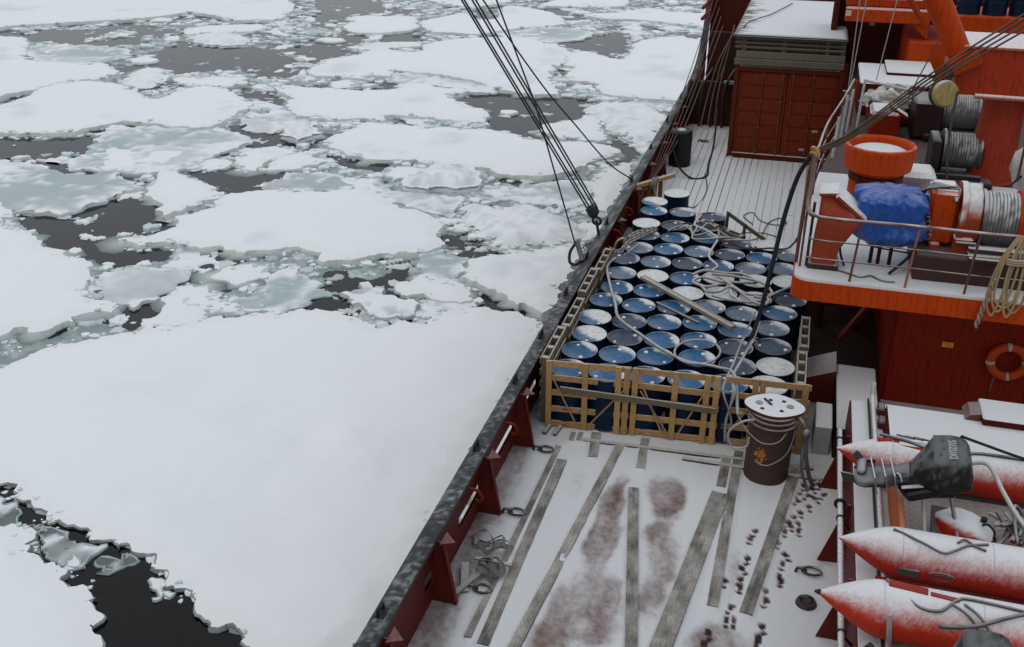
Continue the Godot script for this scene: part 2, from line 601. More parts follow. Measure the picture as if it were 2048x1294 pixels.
func build_sea(floe_rows: Array, open_rows: Array) -> void:
	var w := MeshInstance3D.new()
	var pm := PlaneMesh.new()
	pm.size = Vector2(900, 900)
	w.mesh = pm
	w.name = "water"
	var wm: StandardMaterial3D = M.water
	wm.vertex_color_use_as_albedo = false
	wm.albedo_color = Color(0.004, 0.0045, 0.005).linear_to_srgb()
	w.material_override = wm
	w.position = v(-60, SEA, -200)
	add_child(w)
	structure(w)

	var shapes := []
	var salt := 0.0
	for row in floe_rows:
		var p := ragged(poly_of(row[3]), 0.24 if row[0] == "s" else 0.34)
		var m := Vector2.ZERO
		for q in p:
			m += q
		m /= p.size()
		shapes.append(p)
		var o := put(floe_mesh(row[0], row[1] * (0.62 if row[0] == "s" else 1.0), p, salt, m), "ice_floe", M.wet_ice if row[0] == "w" else M.ice)
		o.position = v(m.x, SEA + (0.02 if row[2].begins_with("white snow slab") else 0.0), m.y)
		tag(o, row[2], "ice floe")
		salt += 7.3
	var pools := []
	for row in open_rows:
		pools.append(poly_of(row[1]))
	var boxes := []
	for p in shapes:
		var b := Rect2(p[0], Vector2.ZERO)
		for q in p:
			b = b.expand(q)
		boxes.append(b)

	# how much broken ice lies at a place: below 0 none
	var ice_at := func(q: Vector2) -> float:
		var a := 0.13 + 0.9 * soft.get_noise_2d(q.x * 0.55, q.y * 0.55 + 90.0) + 0.35 * rough.get_noise_2d(q.x * 0.8, q.y * 0.8)
		for p in pools:
			if Geometry2D.is_point_in_polygon(q, p):
				return -0.9 + 0.3 * a if rough.get_noise_2d(q.x * 0.6, q.y * 0.6) < 0.40 or q.y > -14.0 else 0.1
		return a

	var free_at := func(q: Vector2, r: float) -> bool:
		for i in shapes.size():
			if boxes[i].grow(r).has_point(q):
				if Geometry2D.is_point_in_polygon(q, shapes[i]) or (r > 0.12 and edge_distance(q, shapes[i]) < r * 0.8):
					return false
		return true

	# slush: plates of thin ice that rise through the water where the broken ice is dense, cracked apart along cell borders
	var st := mb()
	st.set_smooth_group(0)
	var base := 0
	for part in [[-63.0, -78.0, -30.0, 0.21, 284], [-24.0, -30.1, -8.0, 0.095, 216]]:
		var step: float = part[3]
		var nx: int = part[4]
		var nz := int((part[2] - part[1]) / step) + 2
		var ids := PackedInt32Array()
		ids.resize(nx * nz)
		var vals := PackedFloat32Array()
		for j in nz:
			for i in nx:
				var q := Vector2(part[0] + i * step, part[1] + j * step)
				var seen := q.x > -6.0 - 0.86 * (-q.y) - 3.0 and q.x < -3.4
				vals.append(ice_at.call(q) if seen else -1.0)
		for j in nz:
			for i in nx:
				var near := -1.0
				for dj in [-1, 0, 1]:
					for di in [-1, 0, 1]:
						near = maxf(near, vals[clampi(j + dj, 0, nz - 1) * nx + clampi(i + di, 0, nx - 1)])
				ids[j * nx + i] = -1
				if near > -0.25:
					var q := Vector2(part[0] + i * step, part[1] + j * step)
					var a := vals[j * nx + i]
					var f := rough.get_noise_2d(q.x * 1.8, q.y * 2.3)
					var e := cell_edge.get_noise_2d(q.x, q.y) + 1.0
					var t := cell_tone.get_noise_2d(q.x, q.y)
					var e2 := cell_edge.get_noise_2d(q.x * 2.6 + 50.0, q.y * 2.6) + 1.0
					var t2 := cell_tone.get_noise_2d(q.x * 2.6 + 50.0, q.y * 2.6)
					var big := a + 0.55 * t > 0.22
					var here := clampf((a + 0.55 * t - 0.22) * 6.0, 0.0, 1.0) * smoothstep(0.02, 0.09, e)
					var small := smoothstep(0.0, 0.12, a + 0.5 * t2 + 0.1) * smoothstep(0.06, 0.2, e2)
					var c := Color(0.20, 0.27, 0.275).lerp(Color(0.48, 0.535, 0.545), clampf(0.45 + 0.5 * t + 0.5 * f, 0.0, 1.0))
					c = c.lerp(SNOW * 0.96, smoothstep(0.52, 0.70, t + 0.25 * f))
					c = c.lerp(SNOW * 0.95, smoothstep(0.20, 0.09, e) * smoothstep(0.05, 0.35, f + 0.4 * t2))
					if not big:
						c = Color(0.20, 0.255, 0.25).lerp(Color(0.56, 0.60, 0.61), smoothstep(0.0, 0.8, t2 + 0.3 * f))
					st.set_color(c)
					var y := maxf(here * (0.10 + 0.03 * t + 0.02 * f), small * (0.085 + 0.02 * t2))
					y = maxf(y, 0.081 * smoothstep(0.0, 0.12, a)) - 0.075
					if maxf(here, small) < 0.55:
						st.set_color(Color(0.14, 0.20, 0.205).lerp(Color(0.34, 0.405, 0.41), clampf(0.5 + 0.7 * f + 0.3 * t, 0.0, 1.0)))
					st.add_vertex(v(q.x, SEA + y, q.y))
					ids[j * nx + i] = base
					base += 1
		for j in nz - 1:
			for i in nx - 1:
				var a := ids[j * nx + i]
				var b := ids[j * nx + i + 1]
				var c := ids[j * nx + nx + i + 1]
				var d := ids[j * nx + nx + i]
				if a >= 0 and b >= 0 and c >= 0 and d >= 0:
					for k in [a, b, c, a, c, d]:
						st.add_index(k)
	st.generate_normals()
	var slush := put(st.commit(), "slush", M.wet_ice)
	structure(slush, "stuff")
	slush.set_meta("label", "grey-green broken slush between the floes")

	# small floes one could count
	var kinds := []
	for k in 8:
		kinds.append(lump_mesh(k * 1.7, 0.11))
	var made := 0
	var tries := 0
	var held := []
	var slabs := []
	while made < 130 and tries < 9000:
		tries += 1
		var dist := 12.0 + 66.0 * pow(rng.randf(), 0.8)
		var ang := rng.randf_range(0.05, 0.86)
		var q := Vector2(-sin(ang), -cos(ang)) * dist
		var r := lerpf(0.28, 1.15, pow(rng.randf(), 2.6)) * clampf(dist / 45.0, 0.45, 1.25)
		if q.x > -4.6 - r or q.x < -62.0 or ice_at.call(q) < -0.12 or not free_at.call(q, r):
			continue
		var ok := true
		for hh in held:
			if hh[0].distance_to(q) < (hh[1] + r) * 0.75:
				ok = false
				break
		if not ok:
			continue
		held.append([q, r])
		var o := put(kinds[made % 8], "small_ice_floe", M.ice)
		o.transform = Transform3D(Basis(Vector3.UP, rng.randf() * TAU).scaled_local(v(r, clampf(r, 0.35, 0.9) * rng.randf_range(0.7, 1.5), r * rng.randf_range(0.5, 0.9))), v(q.x, SEA, q.y))
		made += 1
		var near := 0
		var best := 1e9
		for i in shapes.size():
			if boxes[i].grow(best if best < 50.0 else 50.0).has_point(q):
				var d := edge_distance(q, shapes[i])
				if d < best:
					best = d
					near = i
		slabs.append([r, near, o])
	slabs.sort_custom(func(a, b): return a[0] > b[0])
	var rank := {}
	var nth := ["largest", "second largest", "third largest", "fourth largest", "fifth largest", "sixth largest", "seventh largest", "eighth largest", "ninth largest", "tenth largest", "eleventh largest", "twelfth largest", "thirteenth largest", "fourteenth largest", "fifteenth largest", "sixteenth largest", "seventeenth largest", "eighteenth largest", "nineteenth largest", "smallest"]
	for s in slabs:
		rank[s[1]] = rank.get(s[1], -1) + 1
		tag(s[2], "%s small ice slab beside the %s" % [nth[mini(rank[s[1]], 19)], floe_rows[s[1]][4]], "ice floe", "small ice slabs between the big floes")

	# brash ice too small to count
	var mm := MultiMesh.new()
	mm.transform_format = MultiMesh.TRANSFORM_3D
	mm.use_colors = true
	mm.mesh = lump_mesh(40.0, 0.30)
	var where := []
	tries = 0
	while where.size() < 4600 and tries < 60000:
		tries += 1
		var dist := 12.0 + 66.0 * pow(rng.randf(), 0.75)
		var ang := rng.randf_range(0.05, 0.86)
		var q := Vector2(-sin(ang), -cos(ang)) * dist
		if q.x > -4.2 or q.x < -62.0 or ice_at.call(q) + 0.5 * rough.get_noise_2d(q.x * 0.45, q.y * 0.45 + 7.0) < rng.randf_range(0.0, 0.75) or not free_at.call(q, 0.05):
			continue
		var r := lerpf(0.03, 0.34, pow(rng.randf(), 3.5)) * clampf(dist / 30.0, 0.55, 1.5)
		where.append(Transform3D(Basis(Vector3.UP, rng.randf() * TAU).scaled_local(v(r, r * rng.randf_range(0.6, 1.3), r * rng.randf_range(0.5, 0.95))), v(q.x, SEA + 0.005, q.y)))
	# crumbs along the broken rims of the big floes
	for s in shapes.size():
		if floe_rows[s][0] == "w":
			continue
		for i in shapes[s].size():
			if rough.get_noise_2d(shapes[s][i].x * 0.5, shapes[s][i].y * 0.5) > (0.10 if shapes[s][i].y < -17.0 else 0.22):
				var q: Vector2 = shapes[s][i] + Vector2(rng.randf_range(-0.3, 0.3), rng.randf_range(-0.3, 0.3))
				var inside := Geometry2D.is_point_in_polygon(q, shapes[s])
				var r := rng.randf_range(0.04, 0.15) * clampf(q.length() / 30.0, 0.6, 1.6)
				where.append(Transform3D(Basis(Vector3.UP, rng.randf() * TAU).scaled_local(v(r, r * 0.8, r * 0.7)), v(q.x, SEA + (floe_rows[s][1] * 0.44 if inside else 0.0), q.y)))
	mm.instance_count = where.size()
	for i in where.size():
		mm.set_instance_transform(i, where[i])
		var g := rng.randf()
		mm.set_instance_color(i, Color(1, 1, 1).lerp(Color(0.58, 0.68, 0.69), g * g if i % 3 else 0.9 * g))
	var bi := MultiMeshInstance3D.new()
	bi.multimesh = mm
	bi.name = "brash_ice"
	bi.material_override = M.ice
	add_child(bi)
	structure(bi, "stuff")
	bi.set_meta("label", "crumbs of brash ice in the leads")


# ---------------------------------------------------------------- deck
func deck_cover(x: float, z: float, bare: Array, prints: Array, sticks: Array) -> float:
	var c := 1.12 + 0.30 * rough.get_noise_2d(x * 0.7, z * 0.7) + 0.22 * soft.get_noise_2d(x * 1.5, z * 0.8)
	for b in bare:
		var d := Vector2((x - b[0]) / b[2], (z - b[1]) / b[3])
		c -= b[4] * smoothstep(1.35, 0.35, d.length() + 0.55 * rough.get_noise_2d(x * 1.6, z * 1.1))
	c -= smoothstep(-2.85, -3.5, x) * (0.85 + 0.9 * rough.get_noise_2d(x * 0.8 + 5.0, z * 0.55))
	for s in sticks:
		if z > minf(s[1], s[3]) - 0.3 and z < maxf(s[1], s[3]) + 0.3:
			var q := Geometry2D.get_closest_point_to_segment(Vector2(x, z), Vector2(s[0], s[1]), Vector2(s[2], s[3]))
			var d: float = q.distance_to(Vector2(x, z)) - s[4] * 0.5
			c += 0.75 * exp(-maxf(d, 0.0) * 14.0)
	c = maxf(c, 0.30 + 0.30 * rough.get_noise_2d(x * 2.6, z * 0.9))
	c += 0.14 * frost.get_noise_2d(x * 3.0, z * 3.0) + 0.12 * (fposmod(sin(x * 1271.3 + z * 3117.7) * 43758.5, 1.0) - 0.5) * smoothstep(1.3, 0.7, c)
	for p in prints:
		var d := Vector2(x - p[0], z - p[1])
		if absf(d.x) < 0.2 and absf(d.y) < 0.2:
			var r := d.rotated(p[2])
			var sole := Vector2(r.x / 0.042, (r.y + 0.04) / 0.062).length()
			var heel := Vector2(r.x / 0.036, (r.y - 0.075) / 0.036).length()
			var k := minf(sole, heel) + 0.3 * frost.get_noise_2d(x * 5.0, z * 5.0)
			c -= 1.75 * p[3] * smoothstep(1.15, 0.75, k)
	return c


func build_deck(bare: Array, prints: Array, sticks: Array) -> void:
	var st := mb()
	st.set_smooth_group(0)
	var s := 0.028
	var x0 := -3.58
	var z0 := -13.6
	var nx := 176
	var nz := 290
	for j in nz:
		for i in nx:
			var x := x0 + i * s
			var z := z0 + j * s
			var c := deck_cover(x, z, bare, prints, sticks)
			var k := smoothstep(-0.1, 0.95, c)
			var print_k := smoothstep(-0.05, -0.5, c)
			var steel := Color(0.125, 0.050, 0.037).lerp(Color(0.20, 0.125, 0.105), clampf(0.4 + frost.get_noise_2d(x * 1.3, z * 1.3) * 0.9, 0.0, 1.0))
			steel = steel.lerp(Color(0.05, 0.034, 0.03), print_k)
			st.set_color(steel.lerp(SNOW * 0.9, k))
			st.add_vertex(v(x, 0.024 * smoothstep(0.1, 1.3, c) + 0.022 * smoothstep(1.5, 2.0, c) + 0.006 * rough.get_noise_2d(x * 2.0, z * 2.0), z))
	for j in nz - 1:
		for i in nx - 1:
			var a := j * nx + i
			for k in [a, a + 1, a + nx + 1, a, a + nx + 1, a + nx]:
				st.add_index(k)
	st.generate_normals()
	structure(put(st.commit(), "deck", M.snow))
	# the part of the deck under the drums and farther forward
	st = mb()
	col(Color(0.10, 0.035, 0.024), 0.9)
	span(st, v(-3.58, -0.25, -37.0), v(0.55, -0.002, -13.58), 0.004)
	col(Color(0.030, 0.014, 0.011))  # bare plating beneath the platform, its shade painted into a darker colour
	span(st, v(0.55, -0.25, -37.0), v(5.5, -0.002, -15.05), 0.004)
	col(Color(0.10, 0.035, 0.024), 0.9)
	span(st, v(0.55, -0.25, -15.04), v(5.5, -0.002, -13.0), 0.004)
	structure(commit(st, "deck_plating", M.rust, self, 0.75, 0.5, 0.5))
	# wooden sheathing before the container, board by board
	var floor_ := Node3D.new()
	floor_.name = "wooden_deck"
	add_child(floor_)
	structure(floor_)
	for i in 20:
		var x := -3.30 + i * 0.185
		if x > 0.3:
			break
		var z := -18.4
		var cut := 0
		while z > -29.5:
			var l := rng.randf_range(3.0, 5.2)
			st = mb()
			col(Color(0.22, 0.21, 0.20), 0.93)
			var up := rng.randf_range(0.0, 0.010)
			var gap := 0.002 if rng.randf() < 0.6 else 0.009
			span(st, v(x + gap, 0.0, maxf(z - l, -30.5) + 0.004), v(x + 0.185 - gap, 0.045 + up, z), 0.004)
			commit(st, "plank", M.snow, floor_, 0.3, 0.25, 0.5)
			z -= l
			cut += 1
	for s_ in sticks:
		pass


func build_dunnage(sticks: Array) -> void:
	for s in sticks:
		var st := mb()
		var a := v(s[0], s[5] * 0.5 + 0.004, s[1])
		var b := v(s[2], s[5] * 0.5 + 0.004, s[3])
		var n := maxi(2, int(a.distance_to(b) / 0.03))
		# split along its length so that frost can lie unevenly
		st.set_smooth_group(-1)
		var d: Vector3 = (b - a).normalized()
		var side: Vector3 = d.cross(Vector3.UP).normalized() * (s[4] * 0.5)
		var top: float = s[5] * 0.5
		for i in n:
			var p: Vector3 = a.lerp(b, float(i) / n)
			var q: Vector3 = a.lerp(b, float(i + 1) / n)
			for lane in 3:
				var l0 := -1.0 + lane * 2.0 / 3.0
				var l1 := l0 + 2.0 / 3.0
				var mid: Vector3 = p + side * (l0 + l1) * 0.5
				var f := frost.get_noise_2d(mid.x * 2.6, mid.z * 0.9) + 0.7 * rough.get_noise_2d(mid.x * 2.5, mid.z * 1.2)
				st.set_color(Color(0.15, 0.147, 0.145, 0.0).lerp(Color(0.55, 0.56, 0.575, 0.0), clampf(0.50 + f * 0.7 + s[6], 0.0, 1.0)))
				quad(st, p + side * l0 + v(0, top, 0), q + side * l0 + v(0, top, 0), q + side * l1 + v(0, top, 0), p + side * l1 + v(0, top, 0), Vector3.UP)
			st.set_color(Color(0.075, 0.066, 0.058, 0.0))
			for e in [-1.0, 1.0]:
				quad(st, p + side * e + v(0, top, 0), q + side * e + v(0, top, 0), q + side * e - v(0, top, 0), p + side * e - v(0, top, 0), side * e)
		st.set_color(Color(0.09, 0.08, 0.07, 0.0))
		for e in [[a, -d], [b, d]]:
			quad(st, e[0] + side + v(0, top, 0), e[0] - side + v(0, top, 0), e[0] - side - v(0, top, 0), e[0] + side - v(0, top, 0), e[1])
		tag(commit(st, "dunnage_plank", M.woodz), s[7], "plank")


# ---------------------------------------------------------------- bulwark
func rail_at(t: float) -> Vector3:      # the rail's outer top edge, t runs forward along the side
	if t < 31.0:
		return v(-3.6, 1.0 - 0.05 * smoothstep(20.0, 31.0, t), -t)
	var k := t - 31.0
	var p: Array[Vector3] = [v(-3.6, 0.95, -31), v(-3.6, 0.93, -33.2), v(-3.6, 1.25, -35.0), v(-3.6, 2.0, -36.2), v(-3.6, 3.0, -36.8), v(-3.6, 4.3, -37.1), v(-3.6, 6.0, -37.3)]
	var i := clampi(int(k / 1.5), 0, 5)
	return p[i].cubic_interpolate(p[i + 1], p[maxi(i - 1, 0)], p[mini(i + 2, 6)], clampf(k / 1.5 - i, 0, 1))


func build_bulwark() -> void:
	var o := thing("bulwark", "dark red steel bulwark with a black snow-dusted rail along the deck edge", "bulwark", v(-3.5, 0, -20))
	var ts := []
	var t := 4.0
	while t < 39.9:
		ts.append(t)
		t += 0.035 if t < 16.0 else 0.2
	# rail cap
	var st := mb()
	var rings := []
	col(Color(0.022, 0.022, 0.025), 0.30)
	for q in ts:
		if q > 13.4 and cc.a > 0.5:
			loft(st, rings, false)
			fit(st, "rail_cap", M.steel, o, 1.28, 0.5, 0.8)
			st = mb()
			rings = []
			col(Color(0.026, 0.027, 0.030), 0.30)
		var p := rail_at(q)
		var d := (rail_at(q + 0.05) - rail_at(q - 0.05)).normalized()
		var up := d.cross(Vector3.RIGHT)
		up = up * (1.0 if up.y > 0.0 or d.y > 0.7 else -1.0)
		if d.y > 0.3 and up.z < 0.0:
			up = -up
		var ring := []
		for k in 8:
			ring.append(p + Vector3.RIGHT * (0.215 * k / 7.0) + up * (0.02 * sin(PI * k / 7.0)))
		ring.append(p + v(0.215, 0, 0) - up * 0.06)
		ring.append(p - up * 0.09)
		rings.append(ring)
	loft(st, rings, false)
	fit(st, "rail_cap", M.steel, o, 1.24, 0.42, 0.85)
	# plating, with the slots that let water run off
	st = mb()
	col(DARKRED)
	var slots := [[8.6, 0.5], [10.0, 0.9], [11.6, 0.9], [13.1, 0.6]]
	var shell := mb()
	shell.set_color(Color(0.05, 0.012, 0.01, 0))
	shell.set_smooth_group(-1)
	for i in ts.size() - 1:
		var a := rail_at(ts[i])
		var b := rail_at(ts[i + 1])
		st.set_color(cc)
		st.set_smooth_group(-1)
		var cut := false
		for s in slots:
			if absf((ts[i] + ts[i + 1]) * 0.5 - s[0]) < s[1] * 0.5:
				cut = true
		for band in [[1.0, 0.46], [0.46, 0.30], [0.30, 0.0]]:
			if cut and band[1] == 0.30:
				continue
			var h0: float = band[0]
			var h1: float = band[1]
			for x in [-3.50, -3.53]:
				quad(st, v(x, a.y * h0, a.z), v(x, b.y * h0, b.z), v(x, b.y * h1, b.z), v(x, a.y * h1, a.z), v(1 if x > -3.51 else -1, 0, 0))
		quad(shell, v(-3.58, -0.02, a.z), v(-3.58, -0.02, b.z), v(-3.58, SEA - 1.0, b.z), v(-3.58, SEA - 1.0, a.z), v(-1, 0, 0))
		quad(shell, v(-3.58, -0.02, a.z), v(-3.58, -0.02, b.z), v(-3.50, 0.0, b.z), v(-3.50, 0.0, a.z), v(0, 1, 0))
	fit(st, "plating", M.paint, o)
	fit(shell, "hull_side", M.paint, o)
	# brackets
	for z in [-6.95, -8.55, -10.35, -12.05, -13.9, -15.8, -17.7, -19.5, -21.6, -23.6, -25.6, -27.6, -29.6, -31.6]:
		var y := rail_at(-z).y
		st = mb()
		col(DARKRED * 1.15, 0.25)
		prism(st, PackedVector2Array([Vector2(-3.5, 0), Vector2(-3.19, 0.0), Vector2(-3.24, 0.25), Vector2(-3.33, y - 0.17), Vector2(-3.33, y - 0.09), Vector2(-3.5, y - 0.09)]), z - 0.008, z + 0.008)
		bar(st, v(-3.185, 0.02, z), v(-3.325, y - 0.1, z), 0.07, 0.012, 0.003)
		var b := fit(st, "bracket", M.paint, o, 0.7, 0.2)
		st = mb()
		col(DARKRED * 1.2, 0.08)
		prism(st, PackedVector2Array([Vector2(-3.335, 0.10), Vector2(-3.17, 0.02), Vector2(-3.335, -0.14)]), 0, 0.02, Transform3D(Basis(v(1, 0, 0), v(0, 0, 1), v(0, -1, 0)), v(0, y - 0.045, z)))
		fit(st, "gusset", M.paint, o, 0.7, 0.3)
	# eyes on the rail
	for z in [-7.17, -10.36, -12.2, -13.7, -15.4, -17.1, -19.0, -21.9, -24.7, -27.6, -30.4]:
		var y := rail_at(-z).y
		st = mb()
		col(BLACK)
		tube(st, spline([v(-3.52, y, z - 0.07), v(-3.52, y + 0.09, z - 0.06), v(-3.50, y + 0.14, z), v(-3.52, y + 0.09, z + 0.06), v(-3.52, y, z + 0.07)], 4), 0.022, 7)
		span(st, v(-3.56, y, z - 0.09), v(-3.45, y + 0.02, z + 0.09))
		fit(st, "rail_eye", M.steel, o)
	# hooked lugs inside
	for z in [-9.6, -11.2, -16.9, -18.9, -20.3]:
		st = mb()
		col(RED * 0.5)
		tube(st, spline([v(-3.36, 0.93, z), v(-3.26, 0.92, z), v(-3.20, 0.84, z), v(-3.23, 0.76, z), v(-3.29, 0.78, z)], 5), 0.022, 7)
		fit(st, "lug", M.paint, o)
	# ribs at the raised bow part
	for k in 2:
		st = mb()
		col(RED * 0.7)
		tube(st, spline([v(-3.47, 2.6 + k * 0.35, -36.0), v(-3.35, 2.75 + k * 0.35, -35.7), v(-3.35, 2.8 + k * 0.35, -34.6), v(-3.45, 2.7 + k * 0.35, -34.2)], 5), 0.06, 7)
		fit(st, "rib", M.paint, o)
	# near-black wall at the bow break, its colour stands in for gloom
	o = thing("machinery_gloom_wall", "near-black wall with gloom painted in, in the gap between bow rail and container", "bulkhead", v(-2.6, 0, -31))
	st = mb()
	col(Color(0.040, 0.012, 0.009))
	span(st, v(-3.40, 0, -31.3), v(-1.7, 1.35, -31.1))
	span(st, v(-3.0, 1.2, -33.3), v(-1.7, 2.5, -33.1))
	fit(st, "wall", M.paint, o)
	for k in 5:
		st = mb()
		col(Color(0.05, 0.03, 0.027), 0.3)
		tube(st, spline([v(-3.3 + 0.35 * k, 0.0, -30.9), v(-3.25 + 0.33 * k, 1.0 + 0.2 * (k % 2), -30.8), v(-3.0 + 0.33 * k, 1.8, -31.0)], 5), 0.04, 7)
		fit(st, "pipe", M.paint, o)
	st = mb()
	col(Color(0.25, 0.24, 0.24), 0.6)
	span(st, v(-2.3, 1.35, -31.0), v(-1.75, 1.45, -30.9), 0.01)
	fit(st, "bracket", M.paint, o)
	o = thing("bow_bulkhead", "dark red steel wall closing the deck behind the container", "bulkhead", v(0, 0, -37.2))
	st = mb()
	col(DARKRED * 0.8)
	span(st, v(-3.45, 0, -37.6), v(6, 5.5, -37.2))
	fit(st, "wall", M.paint, o)


# ---------------------------------------------------------------- drums
func drum_body() -> ArrayMesh:
	var st := mb()
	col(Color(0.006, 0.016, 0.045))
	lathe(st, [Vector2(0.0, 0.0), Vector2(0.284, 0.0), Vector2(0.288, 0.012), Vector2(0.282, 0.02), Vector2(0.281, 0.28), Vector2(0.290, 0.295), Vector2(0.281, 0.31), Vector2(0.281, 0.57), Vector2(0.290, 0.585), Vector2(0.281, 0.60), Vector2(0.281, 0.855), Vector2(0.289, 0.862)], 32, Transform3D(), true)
	st.generate_normals()
	return st.commit()


func drum_lid(kind: String, salt: float) -> ArrayMesh:
	var st := mb()
	st.set_smooth_group(1)
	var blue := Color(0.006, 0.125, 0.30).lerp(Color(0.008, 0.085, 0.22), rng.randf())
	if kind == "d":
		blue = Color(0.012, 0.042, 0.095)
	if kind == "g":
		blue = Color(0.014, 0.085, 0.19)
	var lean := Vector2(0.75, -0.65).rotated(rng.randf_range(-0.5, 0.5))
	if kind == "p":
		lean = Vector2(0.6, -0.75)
	var rows := []
	var rad := [0.0, 0.05, 0.10, 0.14, 0.17, 0.20, 0.22, 0.24, 0.254, 0.264, 0.270, 0.275, 0.283, 0.289, 0.289]
	var hgt := [0.836, 0.836, 0.836, 0.836, 0.8365, 0.837, 0.8375, 0.839, 0.842, 0.850, 0.860, 0.868, 0.872, 0.868, 0.860]
	for k in rad.size():
		var ring := []
		for i in 40:
			var t := TAU * i / 40
			var p: Vector2 = Vector2(cos(t), sin(t)) * rad[k]
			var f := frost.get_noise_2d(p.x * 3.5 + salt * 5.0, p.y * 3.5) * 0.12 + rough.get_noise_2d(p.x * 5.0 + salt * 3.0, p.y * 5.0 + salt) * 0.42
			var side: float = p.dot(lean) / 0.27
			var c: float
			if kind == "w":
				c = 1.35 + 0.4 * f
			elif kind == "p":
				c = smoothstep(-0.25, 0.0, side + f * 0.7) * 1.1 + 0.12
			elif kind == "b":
				c = 1.2 * smoothstep(0.58, 0.85, side + f * 0.5) + 0.03 + 0.14 * smoothstep(0.1, -0.9, side) + 0.10 * f  # away from the crescent, frost and a painted sky sheen pale the lid
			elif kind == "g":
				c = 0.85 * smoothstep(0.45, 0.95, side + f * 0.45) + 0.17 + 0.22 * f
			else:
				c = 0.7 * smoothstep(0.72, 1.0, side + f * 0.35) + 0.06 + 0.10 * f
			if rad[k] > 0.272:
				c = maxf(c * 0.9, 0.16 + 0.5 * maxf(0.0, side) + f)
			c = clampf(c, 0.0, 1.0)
			var rim_c := blue
			if rad[k] > 0.262 and frost.get_noise_2d(p.x * 5.0 + salt * 9.0, p.y * 5.0) > 0.16:
				rim_c = Color(0.10, 0.042, 0.022)
			var lift := 0.016 * smoothstep(0.45, 1.0, c) * (1.0 if rad[k] < 0.27 else 0.15)
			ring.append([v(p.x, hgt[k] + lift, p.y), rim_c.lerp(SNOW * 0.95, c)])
		rows.append(ring)
	for k in rows.size() - 1:
		for i in 40:
			var j := (i + 1) % 40
			for trio in [[rows[k][i], rows[k][j], rows[k + 1][j]], [rows[k][i], rows[k + 1][j], rows[k + 1][i]]]:
				if k == 0 and trio[1] == rows[k][j]:
					continue
				if (trio[2][0] - trio[0][0]).cross(trio[1][0] - trio[0][0]).dot(v(0, 1, 0) + trio[0][0] * v(0.2, 0, 0.2)) < 0.0:
					trio = [trio[0], trio[2], trio[1]]
				for q in trio:
					st.set_color(q[1])
					st.add_vertex(q[0])
	st.generate_normals()
	return st.commit()


func build_drums(rows: Array) -> void:
	var body := drum_body()
	var bung := mb()
	col(Color(0.72, 0.73, 0.74))
	lathe(bung, [Vector2(0.034, 0.0), Vector2(0.034, 0.014), Vector2(0.024, 0.022), Vector2(0.0, 0.024)], 12, Transform3D(), false)
	bung.generate_normals()
	var bm := bung.commit()
	var n := 0
	for d in rows:
		var o := thing("oil_drum", d[3], "drum", v(d[0], 0.06 + rng.randf_range(-0.004, 0.004), d[1]), "blue steel drums packed on the deck")
		o.rotation = v(rng.randf_range(-0.008, 0.008), 0, rng.randf_range(-0.008, 0.008))
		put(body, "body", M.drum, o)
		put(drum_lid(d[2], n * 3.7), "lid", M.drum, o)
		if d[2] != "w":
			var t := rng.randf() * TAU
			for k in 2:
				var b := put(bm, "bung", M.plain, o)
				b.position = v(cos(t + k * PI) * 0.205, 0.837, sin(t + k * PI) * 0.205)
				b.scale = Vector3.ONE * (1.0 if k == 0 else 0.72)
		n += 1


# ---------------------------------------------------------------- lattice crates and pallets
# stands at o, w wide along its own x; posts and braces lie on the near side of the slats
func lattice(o: Node3D, w: float, h: float, posts: Array, slats: Array, braces: Array, tone: Color, snow := 0.6) -> void:
	for y in slats:
		var st := mb()
		col(tone * rng.randf_range(0.8, 1.08), snow)
		bx(st, v(w * 0.5, y, -0.012 + rng.randf_range(-0.003, 0.003)), v(w, 0.10, 0.022), Basis(Vector3.BACK, rng.randf_range(-0.012, 0.012)), 0.004)
		commit(st, "slat", M.wood, o, 0.55, 0.2)
	for p in posts:
		var st := mb()
		col(tone * rng.randf_range(0.85, 1.1), snow)
		bx(st, v(p, h * 0.5, 0.014), v(0.088, h, 0.026), Basis(Vector3.BACK, rng.randf_range(-0.01, 0.01)), 0.004)
		commit(st, "post", M.woody, o, 0.55, 0.2)
	for b in braces:
		var st := mb()
		col(tone * rng.randf_range(0.8, 1.0), snow)
		bar(st, v(b[0], b[1], 0.036), v(b[2], b[3], 0.036), 0.014, 0.024, 0.003)
		commit(st, "brace", M.wood, o, 0.6, 0.2)


func edge_pallet(label: String, at: Vector3, turn: float, w: float, h: float) -> void:
	var o := thing("pallet", label, "pallet", at)
	o.rotation.y = turn
	for s in [-1.0, 1.0]:
		for k in 6:
			var st := mb()
			col(GREYWOOD * rng.randf_range(0.9, 1.5), 0.8)
			bx(st, v(w * 0.5, 0.06 + k * (h - 0.12) / 5.0, s * 0.062), v(w, 0.10, 0.020), Basis(), 0.004)
			commit(st, "slat", M.wood, o, 0.75, 0.25, 0.6)
	for k in 4:
		var st := mb()
		col(GREYWOOD * rng.randf_range(0.8, 1.3), 0.8)
		bx(st, v(0.06 + k * (w - 0.12) / 3.0, h * 0.5 - 0.01, 0), v(0.085, h, 0.10), Basis(), 0.004)
		commit(st, "block", M.woody, o, 0.75, 0.25, 0.6)


